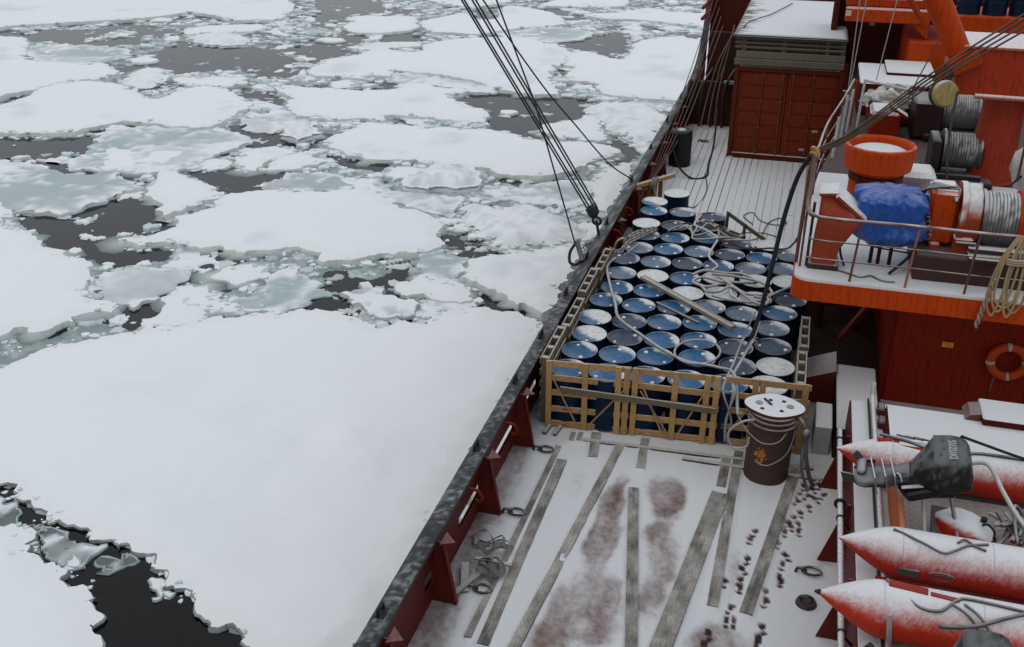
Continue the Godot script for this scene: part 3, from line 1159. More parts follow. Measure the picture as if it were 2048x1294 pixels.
func build_crates() -> void:
	var o := thing("lattice_crate", "new pine lattice panel at the left front corner of the drums", "crate panel", v(-3.17, 0.03, -12.66))
	o.rotation.y = 0.09
	var ys := [0.06, 0.32, 0.60, 0.86, 1.11]
	lattice(o, 1.28, 1.16, [0.05, 0.60, 1.10, 1.22], ys, [[0.08, 0.95, 0.50, 0.08], [0.66, 0.08, 1.2, 0.80]], PINE)
	o = thing("lattice_crate", "pine lattice panel with crossed braces in the middle of the drums' front", "crate panel", v(-1.88, 0.03, -12.78))
	o.rotation.y = 0.07
	lattice(o, 1.30, 1.17, [0.05, 0.64, 1.10, 1.24], ys, [[0.08, 1.1, 0.5, 0.1], [0.14, 0.8, 0.62, 0.05], [0.72, 0.1, 1.12, 0.98]], PINE)
	o = thing("lattice_crate", "pine lattice panel standing partly behind the brown mooring bitt", "crate panel", v(-0.52, 0.03, -12.9))
	o.rotation.y = 0.06
	lattice(o, 1.2, 1.18, [0.42, 0.52, 1.12], ys, [[0.05, 0.15, 0.45, 0.85], [0.62, 0.95, 0.95, 0.3]], PINE)
	var st := mb()
	col(GREYWOOD, 0.8)
	bar(st, v(-2.95, 0.72, -12.66), v(-0.62, 0.66, -12.78), 0.03, 0.10)
	tag(commit(st, "batten", M.wood), "grey batten tied level across the front lattice panels", "batten")
	var g := PI * 0.5
	edge_pallet("grey pallet on edge at the left front corner between drums and bulwark", v(-3.22, 0.03, -12.75), g, 1.15, 1.14)
	edge_pallet("second grey pallet on edge along the left side of the drums", v(-3.19, 0.03, -13.98), g, 1.15, 1.10)
	edge_pallet("third grey pallet on edge along the left side of the drums", v(-3.20, 0.03, -15.22), g, 1.10, 1.16)
	edge_pallet("fourth and farthest grey pallet on edge left of the drums", v(-3.17, 0.03, -16.42), g, 1.10, 1.08)
	edge_pallet("grey pallet on edge right of the drums beside the brown mooring bitt", v(0.52, 0.03, -13.05), g, 1.1, 1.12)
	edge_pallet("grey pallet on edge right of the drums under the platform's corner", v(0.54, 0.03, -14.3), g, 1.15, 1.10)
	edge_pallet("dark pallet on edge at the far right corner of the drums", v(-0.75, 0.03, -19.2), g + 0.9, 1.2, 0.95)
	o = thing("lattice_crate", "dark wooden frame behind the last rows of drums", "crate panel", v(-1.2, 0.04, -20.6))
	o.rotation.y = -1.0
	lattice(o, 1.6, 0.95, [0.05, 0.8, 1.55], [0.1, 0.5, 0.88], [], GREYWOOD * 0.6, 0.8)
	# broken pine pieces by the rail
	o = thing("broken_pallet", "bundle of broken orange-brown pallet boards lashed by the rail behind the drums", "pallet", v(-3.0, 0.5, -21.9))
	for k in 5:
		st = mb()
		col(Color(0.36, 0.16, 0.05) * rng.randf_range(0.7, 1.2), 0.5)
		bar(st, v(-0.38 + k * 0.13, -0.45, 0.12 - k * 0.07), v(-0.36 + k * 0.12, 0.36 + 0.03 * k, 0.02 - k * 0.08), 0.10, 0.03)
		commit(st, "board", M.woody, o, 0.7, 0.2)
	st = mb()
	col(PINE, 0.5)
	bar(st, v(-0.52, 0.40, 0.16), v(0.42, 0.62, -0.42), 0.10, 0.09)
	commit(st, "beam", M.wood, o, 0.7, 0.2)
	st = mb()
	col(ROPE * 0.8)
	for k in 4:
		torus(st, v(-0.05 + 0.03 * k, 0.48, -0.1), v(0.02, 0.13, 0.03), v(0.0, -0.02, 0.13), 0.018, 12, 5)
	tube(st, spline([v(0.0, 0.45, -0.02), v(0.10, 0.25, 0.16), v(0.22, 0.2, 0.5)], 5), 0.018, 5)
	commit(st, "lashing", M.rope, o)


func build_ropes() -> void:
	var y := 1.0
	# hose over the left of the drums
	line("hose", "pale grey hose winding forward over the left drums to the front crate", "hose", spline([v(-3.02, 0.95, -17.4), v(-3.08, 0.98, -16.9), v(-2.9, 0.97, -16.2), v(-2.62, y, -15.3), v(-2.45, y, -14.75), v(-2.0, y, -14.25), v(-1.6, 0.97, -13.9), v(-1.2, 0.97, -13.62), v(-0.7, 1.0, -13.5), v(-0.42, 1.12, -13.1), v(-0.3, 0.8, -12.6), v(-0.25, 0.95, -12.35)], 8), 0.026, Color(0.20, 0.20, 0.205), "rubber", 0.55)
	var st := mb()
	col(Color(0.22, 0.22, 0.22), 0.5)
	torus(st, v(-1.05, 1.0, -13.92), v(0.345, 0.0, -0.02), v(0.03, 0.03, -0.36), 0.018, 40, 7)
	tag(commit(st, "hoop", M.rubber), "thin grey hoop of hose lying on the front row of drums", "hoop")
	line("rope", "stiff white rope zigzagging down the middle of the drums", "rope", spline([v(-1.72, 0.93, -20.3), v(-1.78, 0.97, -19.6), v(-1.5, 1.02, -19.2), v(-1.25, 0.98, -18.9), v(-1.28, 0.98, -18.4), v(-1.30, 0.98, -17.9), v(-1.10, 0.98, -17.5), v(-1.16, 0.98, -17.25), v(-0.98, 0.98, -17.0), v(-0.80, 0.98, -16.6), v(-0.72, 0.98, -16.25), v(-0.55, 0.98, -16.05)], 7), 0.024, Color(0.42, 0.41, 0.40), "rope", 0.7)
	var label := ["grey rope loop tangled on the snow-covered drums near the platform", "thick grey rope looped across the white-lidded drums", "grey rope running right from the tangle to under the platform", "slack rope end in the tangle beside the timber beam"]
	var tang := [
		[v(-1.5, y, -16.9), v(-1.3, 1.03, -17.1), v(-0.95, y, -17.15), v(-0.6, 1.04, -17.1), v(-0.35, y, -16.9), v(-0.55, 1.05, -16.7), v(-0.95, y, -16.75), v(-1.3, 1.02, -16.8), v(-1.45, y, -16.6), v(-1.2, 1.0, -16.45), v(-1.0, y, -16.6)],
		[v(-1.0, y, -16.95), v(-0.8, 1.04, -16.6), v(-0.5, y, -16.35), v(-0.2, 1.03, -16.3), v(-0.05, y, -16.5), v(-0.25, 1.06, -16.75), v(-0.7, 1.04, -16.95), v(-1.15, 1.02, -17.0)],
		[v(-1.05, y, -16.1), v(-0.7, 1.02, -15.95), v(-0.3, y, -16.05), v(0.05, 1.03, -16.5), v(0.3, 1.02, -16.9), v(0.6, 1.1, -17.3)],
		[v(-1.3, y, -16.5), v(-1.15, 1.02, -16.2), v(-0.95, y, -16.3), v(-0.75, 1.03, -16.5), v(-0.35, 1.02, -16.0), v(-0.15, y, -15.95), v(-0.1, 1.0, -16.2), v(-0.35, y, -16.25)],
	]
	for i in 4:
		line("rope", label[i], "rope", spline(tang[i], 8), 0.026, ROPE * 0.85, "rope", 0.6)
	line("rope", "black rope slung over the back drums by the wooden deck", "rope", spline([v(-2.2, 0.95, -19.3), v(-1.9, 1.02, -19.5), v(-1.5, 1.0, -19.1), v(-1.25, 1.03, -19.5), v(-1.0, 0.97, -19.0), v(-0.7, 0.95, -18.6), v(-0.2, 1.05, -18.5), v(0.15, 1.3, -18.0), v(0.35, 2.0, -17.4), v(0.36, 2.6, -17.0)], 8), 0.018, Color(0.05, 0.05, 0.05), "rope", 0.0)
	for k in 3:
		line("rope", ["frayed grey strand over the second last rows of drums", "grey strand with a bight hanging between the back drums", "grey rope crossing the dark back drums"][k], "rope", spline([v(-2.25 + 0.2 * k, 1.0, -19.0 - 0.2 * k), v(-2.0 + 0.15 * k, 1.03, -19.3), v(-1.7, 1.0, -19.1 + 0.2 * k), v(-1.5 + 0.2 * k, 1.02, -19.6 + 0.35 * k), v(-1.2, 0.96, -19.3 + 0.2 * k), v(-1.0 + 0.2 * k, 0.98, -19.0)], 7), 0.02, ROPE * (0.6 + 0.2 * k), "rope", 0.5)
	# timber beam over the drums
	st = mb()
	col(Color(0.30, 0.30, 0.29), 0.85)
	bar(st, v(-2.36, 1.0, -16.55), v(-0.58, 1.0, -14.93), 0.115, 0.065)
	tag(commit(st, "beam", M.wood, self, 0.7, 0.3, 0.9), "long frosted timber beam lying aslant across the drums", "beam")
	st = mb()
	col(Color(0.05, 0.05, 0.055), 0.3)
	bar(st, v(-1.95, 0.97, -15.6), v(-1.15, 0.97, -15.0), 0.05, 0.035)
	tag(commit(st, "iron_bar", M.steel), "short dark iron bar in the gap beside the timber beam", "bar")
	# chain heap by the bulwark
	var o := thing("chain", "rusty chain and shackles heaped between the bulwark and the back drums", "chain", v(-3.0, 0.9, -18.6))
	st = mb()
	col(Color(0.22, 0.17, 0.15), 0.6)
	var path := spline([v(-3.3, 0.75, -18.3), v(-3.05, 0.85, -18.0), v(-2.9, 0.96, -18.3), v(-2.7, 0.97, -18.7), v(-2.55, 0.97, -19.1), v(-2.75, 0.98, -18.9), v(-2.95, 0.96, -18.6)], 6)
	for i in path.size() - 1:
		var d: Vector3 = (path[i + 1] - path[i]).normalized()
		var w := d.cross(Vector3.UP).normalized()
		if i % 2 == 0:
			w = d.cross(w).normalized()
		torus(st, path[i], d * 0.075, w * 0.042, 0.014, 10, 5)
	fit(st, "links", M.rust, o)
	st = mb()
	col(Color(0.25, 0.18, 0.15), 0.6)
	tube(st, spline([v(-3.25, 0.6, -18.2), v(-3.15, 0.95, -18.25), v(-3.0, 0.98, -18.3), v(-3.02, 0.6, -18.2)], 5), 0.025, 6)
	tube(st, spline([v(-3.3, 0.7, -17.6), v(-3.1, 0.75, -17.7), v(-2.9, 0.9, -17.75), v(-2.7, 0.95, -18.3)], 5), 0.014, 6)
	fit(st, "shackle", M.rust, o)
	# black hose hanging from the platform and its frayed tail
	line("hose", "thick black hose hanging from the platform's rail down onto the drums", "hose", spline([v(0.24, 4.1, -14.45), v(0.1, 3.75, -14.5), v(-0.02, 3.1, -14.4), v(-0.12, 2.2, -14.2), v(-0.2, 1.6, -14.05), v(-0.32, 1.1, -13.85)], 8), 0.035, BLACK, "rubber", 0.0, "", 9)
	o = thing("frayed_rope", "grey frayed strands tied round the pallet at the foot of the black hose", "rope", v(-0.4, 1, -13.6))
	for k in 5:
		st = mb()
		col(ROPE * (0.7 + 0.12 * k), 0.4)
		var a := rng.randf_range(-0.05, 0.05)
		tube(st, spline([v(-0.20 + a, 1.75 - 0.15 * k, -14.05), v(-0.30 + a * 2.0, 1.35, -13.85), v(-0.42 + a, 1.12, -13.5 + a), v(-0.48 + a, 1.1, -13.05), v(-0.46 + a * 2.0, 1.0, -12.78), v(-0.42 - a, 0.55, -12.74), v(-0.44, 0.2, -12.72)], 6), 0.013, 6)
		fit(st, "strand", M.rope, o)
	# the mooring bitt
	o = thing("mooring_bitt", "dark brown mooring bitt with a snow-covered flanged top behind the deck planks", "bitt", v(0.19, 0.0, -12.33))
	o.scale = v(1, 0.94, 1)
	st = mb()
	col(Color(0.060, 0.030, 0.022))
	lathe(st, [Vector2(0.325, 0.0), Vector2(0.312, 0.03), Vector2(0.31, 1.16)], 36)
	commit(st, "post", M.rust, o)
	for yy in [0.98, 1.07, 1.15]:
		st = mb()
		col(Color(0.075, 0.03, 0.024), 0.4)
		lathe(st, [Vector2(0.305, yy), Vector2(0.345, yy + 0.006), Vector2(0.345, yy + 0.028), Vector2(0.305, yy + 0.034)], 36)
		commit(st, "flange", M.rust, o, 0.8, 0.15)
	st = mb()
	col(Color(0.10, 0.035, 0.028), 1.0)
	var top := PackedVector2Array()
	for i in 48:
		var t := TAU * i / 48
		var r := 0.33 + 0.08 * pow(absf(cos(t)), 6.0)
		top.append(Vector2(r * cos(t), r * 0.95 * sin(t)))
	prism(st, top, 1.19, 1.235, Transform3D(Basis(v(1, 0, 0), v(0, 0, 1), v(0, 1, 0)), Vector3.ZERO))
	commit(st, "top_plate", M.snow, o, 0.45, 0.2, 0.3)
	for h in [[-0.06, -0.12], [0.12, -0.13], [-0.16, 0.14], [0.1, 0.14]]:
		st = mb()
		col(Color(0.02, 0.018, 0.018))
		lathe(st, [Vector2(0.028, 1.23), Vector2(0.028, 1.243), Vector2(0.0, 1.245)], 14, Transform3D(Basis(), v(h[0], 0, h[1])))
		commit(st, "bolt", M.steel, o)
	for s in [-1.0, 1.0]:
		st = mb()
		col(STEEL, 0.4)
		lathe(st, [Vector2(0.05, 1.235), Vector2(0.05, 1.245), Vector2(0.0, 1.247)], 18, Transform3D(Basis(), v(s * 0.21, 0, -0.01)))
		commit(st, "bolt", M.steel, o, 0.6)
	st = mb()
	col(BLACK)
	bar(st, v(-0.15, 1.25, -0.13), v(-0.04, 1.25, 0.02), 0.03, 0.02)
	commit(st, "lever", M.steel, o)
	st = mb()
	col(Color(0.55, 0.23, 0.02))
	for k in 42:
		var t := -1.92 + rng.randfn(0.0, 0.10)
		var yy := 0.52 + rng.randfn(0.0, 0.065)
		var w := rng.randf_range(0.010, 0.026)
		var ring := PackedVector3Array()
		st.set_color(cc * rng.randf_range(0.7, 1.0))
		st.set_smooth_group(1)
		for i in 8:
			var e := TAU * i / 8
			var tt := t + cos(e) * w * rng.randf_range(0.7, 1.2) / 0.312
			ring.append(v(0.3145 * cos(-tt), yy + sin(e) * w * rng.randf_range(0.6, 1.1), 0.3145 * sin(-tt)))
		for i in range(1, 7):
			tri(st, ring[0], ring[i], ring[i + 1], v(ring[0].x, 0, ring[0].z))
	commit(st, "paint_mark", M.rust, o)
	line("wire_sling", "wire sling hanging in a loop round the brown mooring bitt", "sling", spline([v(-0.28, 0.98, -12.2), v(-0.12, 0.86, -12.02), v(0.1, 0.74, -11.97), v(0.32, 0.80, -12.0), v(0.47, 0.98, -12.25), v(0.50, 0.8, -12.2), v(0.42, 0.55, -12.06), v(0.2, 0.38, -11.99), v(0.02, 0.42, -11.99)], 8), 0.010, Color(0.20, 0.19, 0.18), "rope", 0.3)
	line("wire_sling", "grey wire loop drooping left of the brown mooring bitt", "sling", spline([v(-0.05, 1.02, -12.1), v(-0.22, 0.98, -12.05), v(-0.38, 0.75, -12.1), v(-0.3, 0.52, -12.1), v(-0.12, 0.6, -12.05), v(-0.1, 0.75, -12.05)], 7), 0.016, Color(0.38, 0.37, 0.36), "rope", 0.4)
	o = thing("turnbuckle", "grey lashing with a turnbuckle running from the bitt's right side to the deck", "lashing", v(0.7, 0.5, -12.3))
	st = mb()
	col(Color(0.10, 0.09, 0.085), 0.6)
	tube(st, spline([v(0.44, 1.1, -12.3), v(0.6, 1.0, -12.2), v(0.66, 0.75, -12.2)], 5), 0.03, 7)
	tube(st, spline([v(0.66, 0.75, -12.2), v(0.72, 0.4, -12.15), v(0.84, 0.05, -12.2), v(0.95, 0.03, -12.4)], 5), 0.03, 7)
	tube(st, spline([v(0.64, 0.75, -12.2), v(0.66, 0.35, -12.1), v(0.78, 0.04, -12.05)], 5), 0.025, 7)
	fit(st, "strap", M.rope, o)
	st = mb()
	col(Color(0.12, 0.10, 0.10), 0.8)
	lathe(st, [Vector2(0.0, -0.08), Vector2(0.05, -0.07), Vector2(0.06, 0.0), Vector2(0.04, 0.07), Vector2(0.0, 0.08)], 14, Transform3D(Basis(), v(0.65, 0.86, -12.18)), false)
	fit(st, "block", M.steel, o)
	# battens before the crate
	for b in [["long dark batten on the deck along the foot of the front crates", v(-2.55, 0.03, -12.42), v(0.85, 0.03, -12.62), 0.07], ["second long batten on the deck just ahead of the crate's foot", v(-1.0, 0.035, -12.34), v(0.95, 0.035, -12.36), 0.06]]:
		st = mb()
		col(Color(0.06, 0.05, 0.045), 0.9)
		bar(st, b[1], b[2], b[3], 0.05)
		tag(commit(st, "batten", M.wood, self, 0.5, 0.3, 0.9), b[0], "batten")


func build_deck_things() -> void:
	var names := ["lashing ring on the snowy deck by the bulwark bracket nearest the front crate", "lashing ring on the deck by the middle bulwark bracket", "lashing ring on the deck beside the heap of straps", "lashing ring on the deck left of the first rubber boat's stern", "dark pad eye on the deck right before the pointed stern of the nearest boat", "lashing ring on the deck by the container's left corner"]
	var at := [v(-3.02, 0.02, -12.0), v(-3.02, 0.02, -10.42), v(-3.0, 0.02, -8.85), v(0.83, 0.02, -10.3), v(0.82, 0.02, -9.72), v(-2.6, 0.05, -29.0)]
	for i in 6:
		var o := thing("lashing_ring", names[i], "ring", at[i], "lashing rings along the deck")
		var st := mb()
		col(Color(0.06, 0.045, 0.042), 0.5)
		if i == 4:
			lathe(st, [Vector2(0.13, 0.0), Vector2(0.11, 0.05), Vector2(0.0, 0.055)], 16)
			tube(st, ring_points(v(0, 0.07, 0), v(0.07, 0, 0), v(0, 0.05, 0.02), 14), 0.016, 6, true)
			commit(st, "pad", M.steel, o, 1.2, 0.2)
			continue
		tube(st, spline([v(-0.15, 0.0, 0.02), v(-0.13, 0.06, 0.02), v(-0.05, 0.06, 0.01), v(-0.03, 0.0, 0.0)], 4), 0.02, 6)
		commit(st, "staple", M.steel, o, 0.9, 0.2)
		st = mb()
		col(Color(0.05, 0.04, 0.04), 0.5)
		torus(st, v(0.04, 0.035, 0), v(0.115, 0.01, 0.01), v(0.0, 0.0, 0.075), 0.017, 20, 6)
		commit(st, "ring", M.steel, o, 0.9, 0.2)
	# heap of straps
	var o := thing("strap_heap", "heap of frosted lashing straps on the deck by the bulwark", "straps", v(-3.05, 0.02, -9.35))
	for k in 7:
		var st := mb()
		st.set_smooth_group(0)
		var c := v(rng.randf_range(-0.16, 0.16), 0.03 + 0.02 * k, rng.randf_range(-0.25, 0.25))
		var pts := []
		var a := rng.randf() * TAU
		for i in 7:
			a += rng.randf_range(0.6, 1.5)
			pts.append(c + v(cos(a) * rng.randf_range(0.05, 0.22), absf(sin(i * 1.7 + k)) * 0.12, sin(a) * rng.randf_range(0.05, 0.2)))
		var p := spline(pts, 6)
		col(Color(0.17, 0.165, 0.16), 0.5)
		st.set_color(cc)
		for i in p.size() - 1:
			var d: Vector3 = (p[i + 1] - p[i])
			var w := v(0, 0.028, 0) + d.cross(Vector3.UP).normalized() * 0.02
			quad(st, p[i] - w, p[i] + w, p[i + 1] + w, p[i + 1] - w, d.cross(w))
		commit(st, "strap", M.rope, o, 0.5, 0.4)
	for s in [["frosted stick leaning beside the heap of straps", v(-3.28, 0.05, -8.62), v(-3.0, 0.14, -9.15), 0.08], ["short frosted slat lying across the heap of straps", v(-3.2, 0.13, -9.28), v(-2.72, 0.11, -9.30), 0.06], ["splintered board at the foot of the bulwark by the straps", v(-3.3, 0.10, -9.2), v(-3.16, 0.04, -8.75), 0.10]]:
		var st := mb()
		col(Color(0.22, 0.19, 0.15), 0.8)
		bar(st, s[1], s[2], s[3], 0.03)
		tag(commit(st, "stick", M.wood, self, 0.7, 0.3, 0.7), s[0], "stick")
	# low cut ends by the crate's foot
	for s in [["left short wood end sticking out under the crate's left corner", v(-3.08, 0.04, -12.75), v(-3.12, 0.04, -12.42)], ["right short wood end sticking out under the crate's left corner", v(-2.92, 0.04, -12.75), v(-2.96, 0.04, -12.42)]]:
		var st := mb()
		col(GREYWOOD, 0.9)
		bar(st, s[1], s[2], 0.06, 0.06)
		tag(commit(st, "wood_end", M.wood, self, 0.7, 0.3), s[0], "wood piece")
	# bin and hoses near the container
	o = thing("steel_bin", "black steel bin by the bow rail left of the container", "bin", v(-2.98, 0, -26.6))
	var st := mb()
	col(Color(0.009, 0.011, 0.009))
	lathe(st, [Vector2(0.30, 0.0), Vector2(0.30, 0.98), Vector2(0.27, 1.02), Vector2(0.0, 1.025)], 24)
	commit(st, "body", M.steel, o)
	st = mb()
	col(SNOW * 0.8)
	lathe(st, [Vector2(0.12, 1.02), Vector2(0.10, 1.05), Vector2(0.0, 1.07)], 20, Transform3D(), false)
	commit(st, "snow_cap", M.snow, o)
	line("hose", "black hose lying in a loop on the deck boards by the steel bin", "hose", spline([v(-3.2, 0.95, -26.0), v(-2.9, 0.35, -25.6), v(-2.5, 0.08, -25.4), v(-2.15, 0.07, -25.7), v(-2.2, 0.08, -26.8), v(-2.25, 0.1, -28.5), v(-2.3, 0.9, -29.6)], 8), 0.028, BLACK, "rubber")
	line("rope", "thin dark line trailing over the snowy boards to the back drum", "rope", spline([v(-2.2, 0.08, -25.9), v(-2.0, 0.07, -24.5), v(-2.15, 0.07, -23.2), v(-2.5, 0.5, -22.2)], 8), 0.012, BLACK, "rope")
	line("rope", "thin rope scribbled in loops on the snowy deck boards", "rope", spline([v(-0.7, 0.07, -22.4), v(-0.95, 0.07, -22.9), v(-0.75, 0.07, -23.2), v(-0.55, 0.07, -22.7), v(-0.2, 0.07, -22.5), v(0.05, 0.07, -22.7), v(-0.1, 0.07, -23.0), v(-0.35, 0.07, -22.6), v(-0.5, 0.07, -21.6), v(-0.85, 0.07, -21.3), v(-0.95, 0.07, -21.7), v(-0.5, 0.07, -21.9), v(-0.05, 0.07, -21.7)], 8), 0.011, Color(0.07, 0.07, 0.07), "rope", 0.0)
	# lines hanging along the bow rail
	for k in 5:
		var a := v(-3.1 + 0.12 * k, 3.6 - 0.2 * k, -34.5 + 0.5 * k)
		line("rigging_line", ["topmost slack line slung inside the bow rail", "second slack line slung inside the bow rail", "middle slack line slung inside the bow rail", "fourth slack line slung inside the bow rail", "lowest slack line slung inside the bow rail"][k], "line", spline([a, a.lerp(v(-3.2, 1.0, -23.5 + k * 0.3), 0.5) + v(0, -0.25 - 0.12 * k, 0), v(-3.24 + 0.02 * k, 0.85 - 0.06 * k, -23.2 - k * 0.5), v(-3.25, 0.75, -21.5)], 8), 0.0125, Color(0.075, 0.045, 0.038) * (1.0 + 0.4 * k), "rope")
	for k in 3:
		line("rigging_line", ["thin line dropping from the crate roof beside the container", "grey line tied off left of the container door", "knotted line by the container's upper left corner"][k], "line", spline([v(-1.95, 3.6 - 0.1 * k, -28.0), v(-2.1 - 0.1 * k, 2.6, -28.2), v(-2.25 - 0.15 * k, 1.6, -28.4 - 0.3 * k), v(-2.3 - 0.2 * k, 0.6, -28.8)], 6), 0.016, Color(0.20, 0.17, 0.14), "rope")


func build_container() -> void:
	var o := thing("shipping_container", "rust red shipping container with double doors at the end of the snowy deck", "container", v(-0.375, 0.06, -27.7))
	var hw := 1.365
	var h := 2.54
	var red := Color(0.150, 0.021, 0.006)
	var st := mb()
	col(red * 0.8, 0.9)
	span(st, v(-hw + 0.02, 0.05, -6.1), v(hw - 0.02, h - 0.03, -0.10))
	for k in 22:
		for s in [-1.0, 1.0]:
			span(st, v(s * (hw - 0.01) - 0.015, 0.2, -0.3 - k * 0.26 - 0.13), v(s * (hw - 0.01) + 0.015, h - 0.15, -0.3 - k * 0.26))
	commit(st, "walls", M.paint, o)
	for s in [-1.0, 1.0]:
		st = mb()
		col(red * 0.7)
		span(st, v(s * hw - 0.06, 0, -0.12), v(s * hw + 0.06, h, 0.03))
		commit(st, "corner_post", M.paint, o)
	st = mb()
	col(red * 0.6, 0.8)
	span(st, v(-hw + 0.06, h - 0.13, -0.1), v(hw - 0.06, h + 0.002, 0.02))
	commit(st, "header", M.paint, o)
	st = mb()
	col(red * 0.5, 0.7)
	span(st, v(-hw + 0.06, -0.002, -0.1), v(hw - 0.06, 0.14, 0.02))
	commit(st, "sill", M.paint, o)
	for s in [-1.0, 1.0]:
		st = mb()
		col(red)
		span(st, v(minf(s * 0.012, s * 1.30), 0.15, -0.095), v(maxf(s * 0.012, s * 1.30), h - 0.14, -0.05))
		var door := commit(st, "door", M.paint, o)
		for r in 6:
			for c in 2:
				st = mb()
				col(red * rng.randf_range(0.92, 1.08))
				var x0: float = s * (0.08 + c * 0.60)
				var x1: float = s * (0.08 + c * 0.60 + 0.54)
				span(st, v(minf(x0, x1), 0.24 + r * 0.365, -0.05), v(maxf(x0, x1), 0.24 + r * 0.365 + 0.30, -0.026), 0.02)
				commit(st, "panel", M.paint, door)
		for x in [0.13, 0.66]:
			st = mb()
			col(Color(0.15, 0.05, 0.035))
			tube(st, [v(s * x, 0.08, -0.012), v(s * x, h - 0.08, -0.012)], 0.017, 8)
			for yy in [0.2, 0.85, 1.6, 2.3]:
				span(st, v(s * x - 0.035, yy, -0.05), v(s * x + 0.035, yy + 0.06, 0.008))
			commit(st, "lock_rod", M.paint, door)
	for p in [[0.78, 0.85], [0.50, 0.32]]:
		st = mb()
		col(Color(0.33, 0.25, 0.22))
		span(st, v(p[0], p[1], -0.02), v(p[0] + 0.16, p[1] + 0.07, -0.012), 0.002)
		commit(st, "plate", M.plain, o)
	st = mb()
	col(Color(0.6, 0.6, 0.6))
	span(st, v(-hw - 0.02, 0.0, 0.03), v(-hw + 0.12, 0.03, 0.05))
	commit(st, "corner_casting", M.plain, o)
	# crate on top
	var c := thing("roof_crate", "long grey wooden crate with slatted end and a snowy roof on the container", "crate", v(-0.42, 2.62, -27.6))
	for k in 2:
		st = mb()
		col(Color(0.20, 0.175, 0.145) * (1.0 + 0.15 * k), 0.5)
		span(st, v(-1.42 + 0.03 * k, 0.02 + 0.19 * k, -0.08), v(1.42, 0.19 + 0.19 * k, -0.03 - 0.02 * k))
		commit(st, "board", M.wood, c, 0.7)
	for k in 3:
		st = mb()
		col(Color(0.17, 0.145, 0.11), 0.5)
		span(st, v(-1.44, 0.46 + 0.115 * k, -0.07), v(1.40, 0.52 + 0.115 * k, -0.03))
		commit(st, "slat", M.wood, c, 0.7)
	for x in [-1.2, -0.15, 0.95, 1.34]:
		st = mb()
		col(Color(0.15, 0.125, 0.1), 0.3)
		span(st, v(x - 0.06, 0.38, -0.15), v(x + 0.06, 0.76, -0.05))
		commit(st, "block", M.wood, c)
	st = mb()
	col(Color(0.12, 0.10, 0.08))
	span(st, v(-1.38, 0.02, -6.0), v(1.38, 0.74, -0.18))
	commit(st, "body", M.wood, c)
	st = mb()
	st.set_smooth_group(0)
	var nx := 40
	var nz := 80
	for j in nz:
		for i in nx:
			var x := -1.50 + 2.93 * i / (nx - 1)
			var z := -6.2 + 6.3 * j / (nz - 1)
			var e := minf(minf(i, nx - 1 - i), minf(j, nz - 1 - j))
			var k := smoothstep(-0.25, 0.25, frost.get_noise_2d(x * 0.5, z * 2.0) + 0.6 * rough.get_noise_2d(x * 1.3, z * 1.5) + 0.12 * minf(i, 12) - 0.35)
			st.set_color(Color(0.20, 0.20, 0.19).lerp(SNOW, k if e > 0 else 0.15))
			st.add_vertex(v(x, 0.84 + (0.03 * k if e > 0 else -0.05), z))
	for j in nz - 1:
		for i in nx - 1:
			var a := j * nx + i
			for k in [a, a + 1, a + nx + 1, a, a + nx + 1, a + nx]:
				st.add_index(k)
	st.generate_normals()
	put(st.commit(), "roof", M.snow, c)
	st = mb()
	col(Color(0.10, 0.10, 0.075), 0.6)
	span(st, v(-1.49, 0.76, -0.02), v(1.42, 0.83, 0.09))
	span(st, v(-1.49, 0.76, -6.1), v(1.42, 0.79, -0.02))
	commit(st, "eave", M.wood, c, 0.9, 0.3, 0.8)
	line("rigging_line", "thin dark line lying across the crate's snowy roof", "line", spline([v(-1.75, 3.0, -27.7), v(-1.7, 3.52, -28.6), v(-1.1, 3.54, -30.5), v(-0.6, 3.53, -32.8)], 6), 0.014, BLACK)


func flat_poly(st: SurfaceTool, p: PackedVector2Array, y0: float, y1: float) -> void:
	# outline given as (x, z)
	prism(st, p, y0, y1, Transform3D(Basis(v(1, 0, 0), v(0, 0, 1), v(0, 1, 0)), Vector3.ZERO))


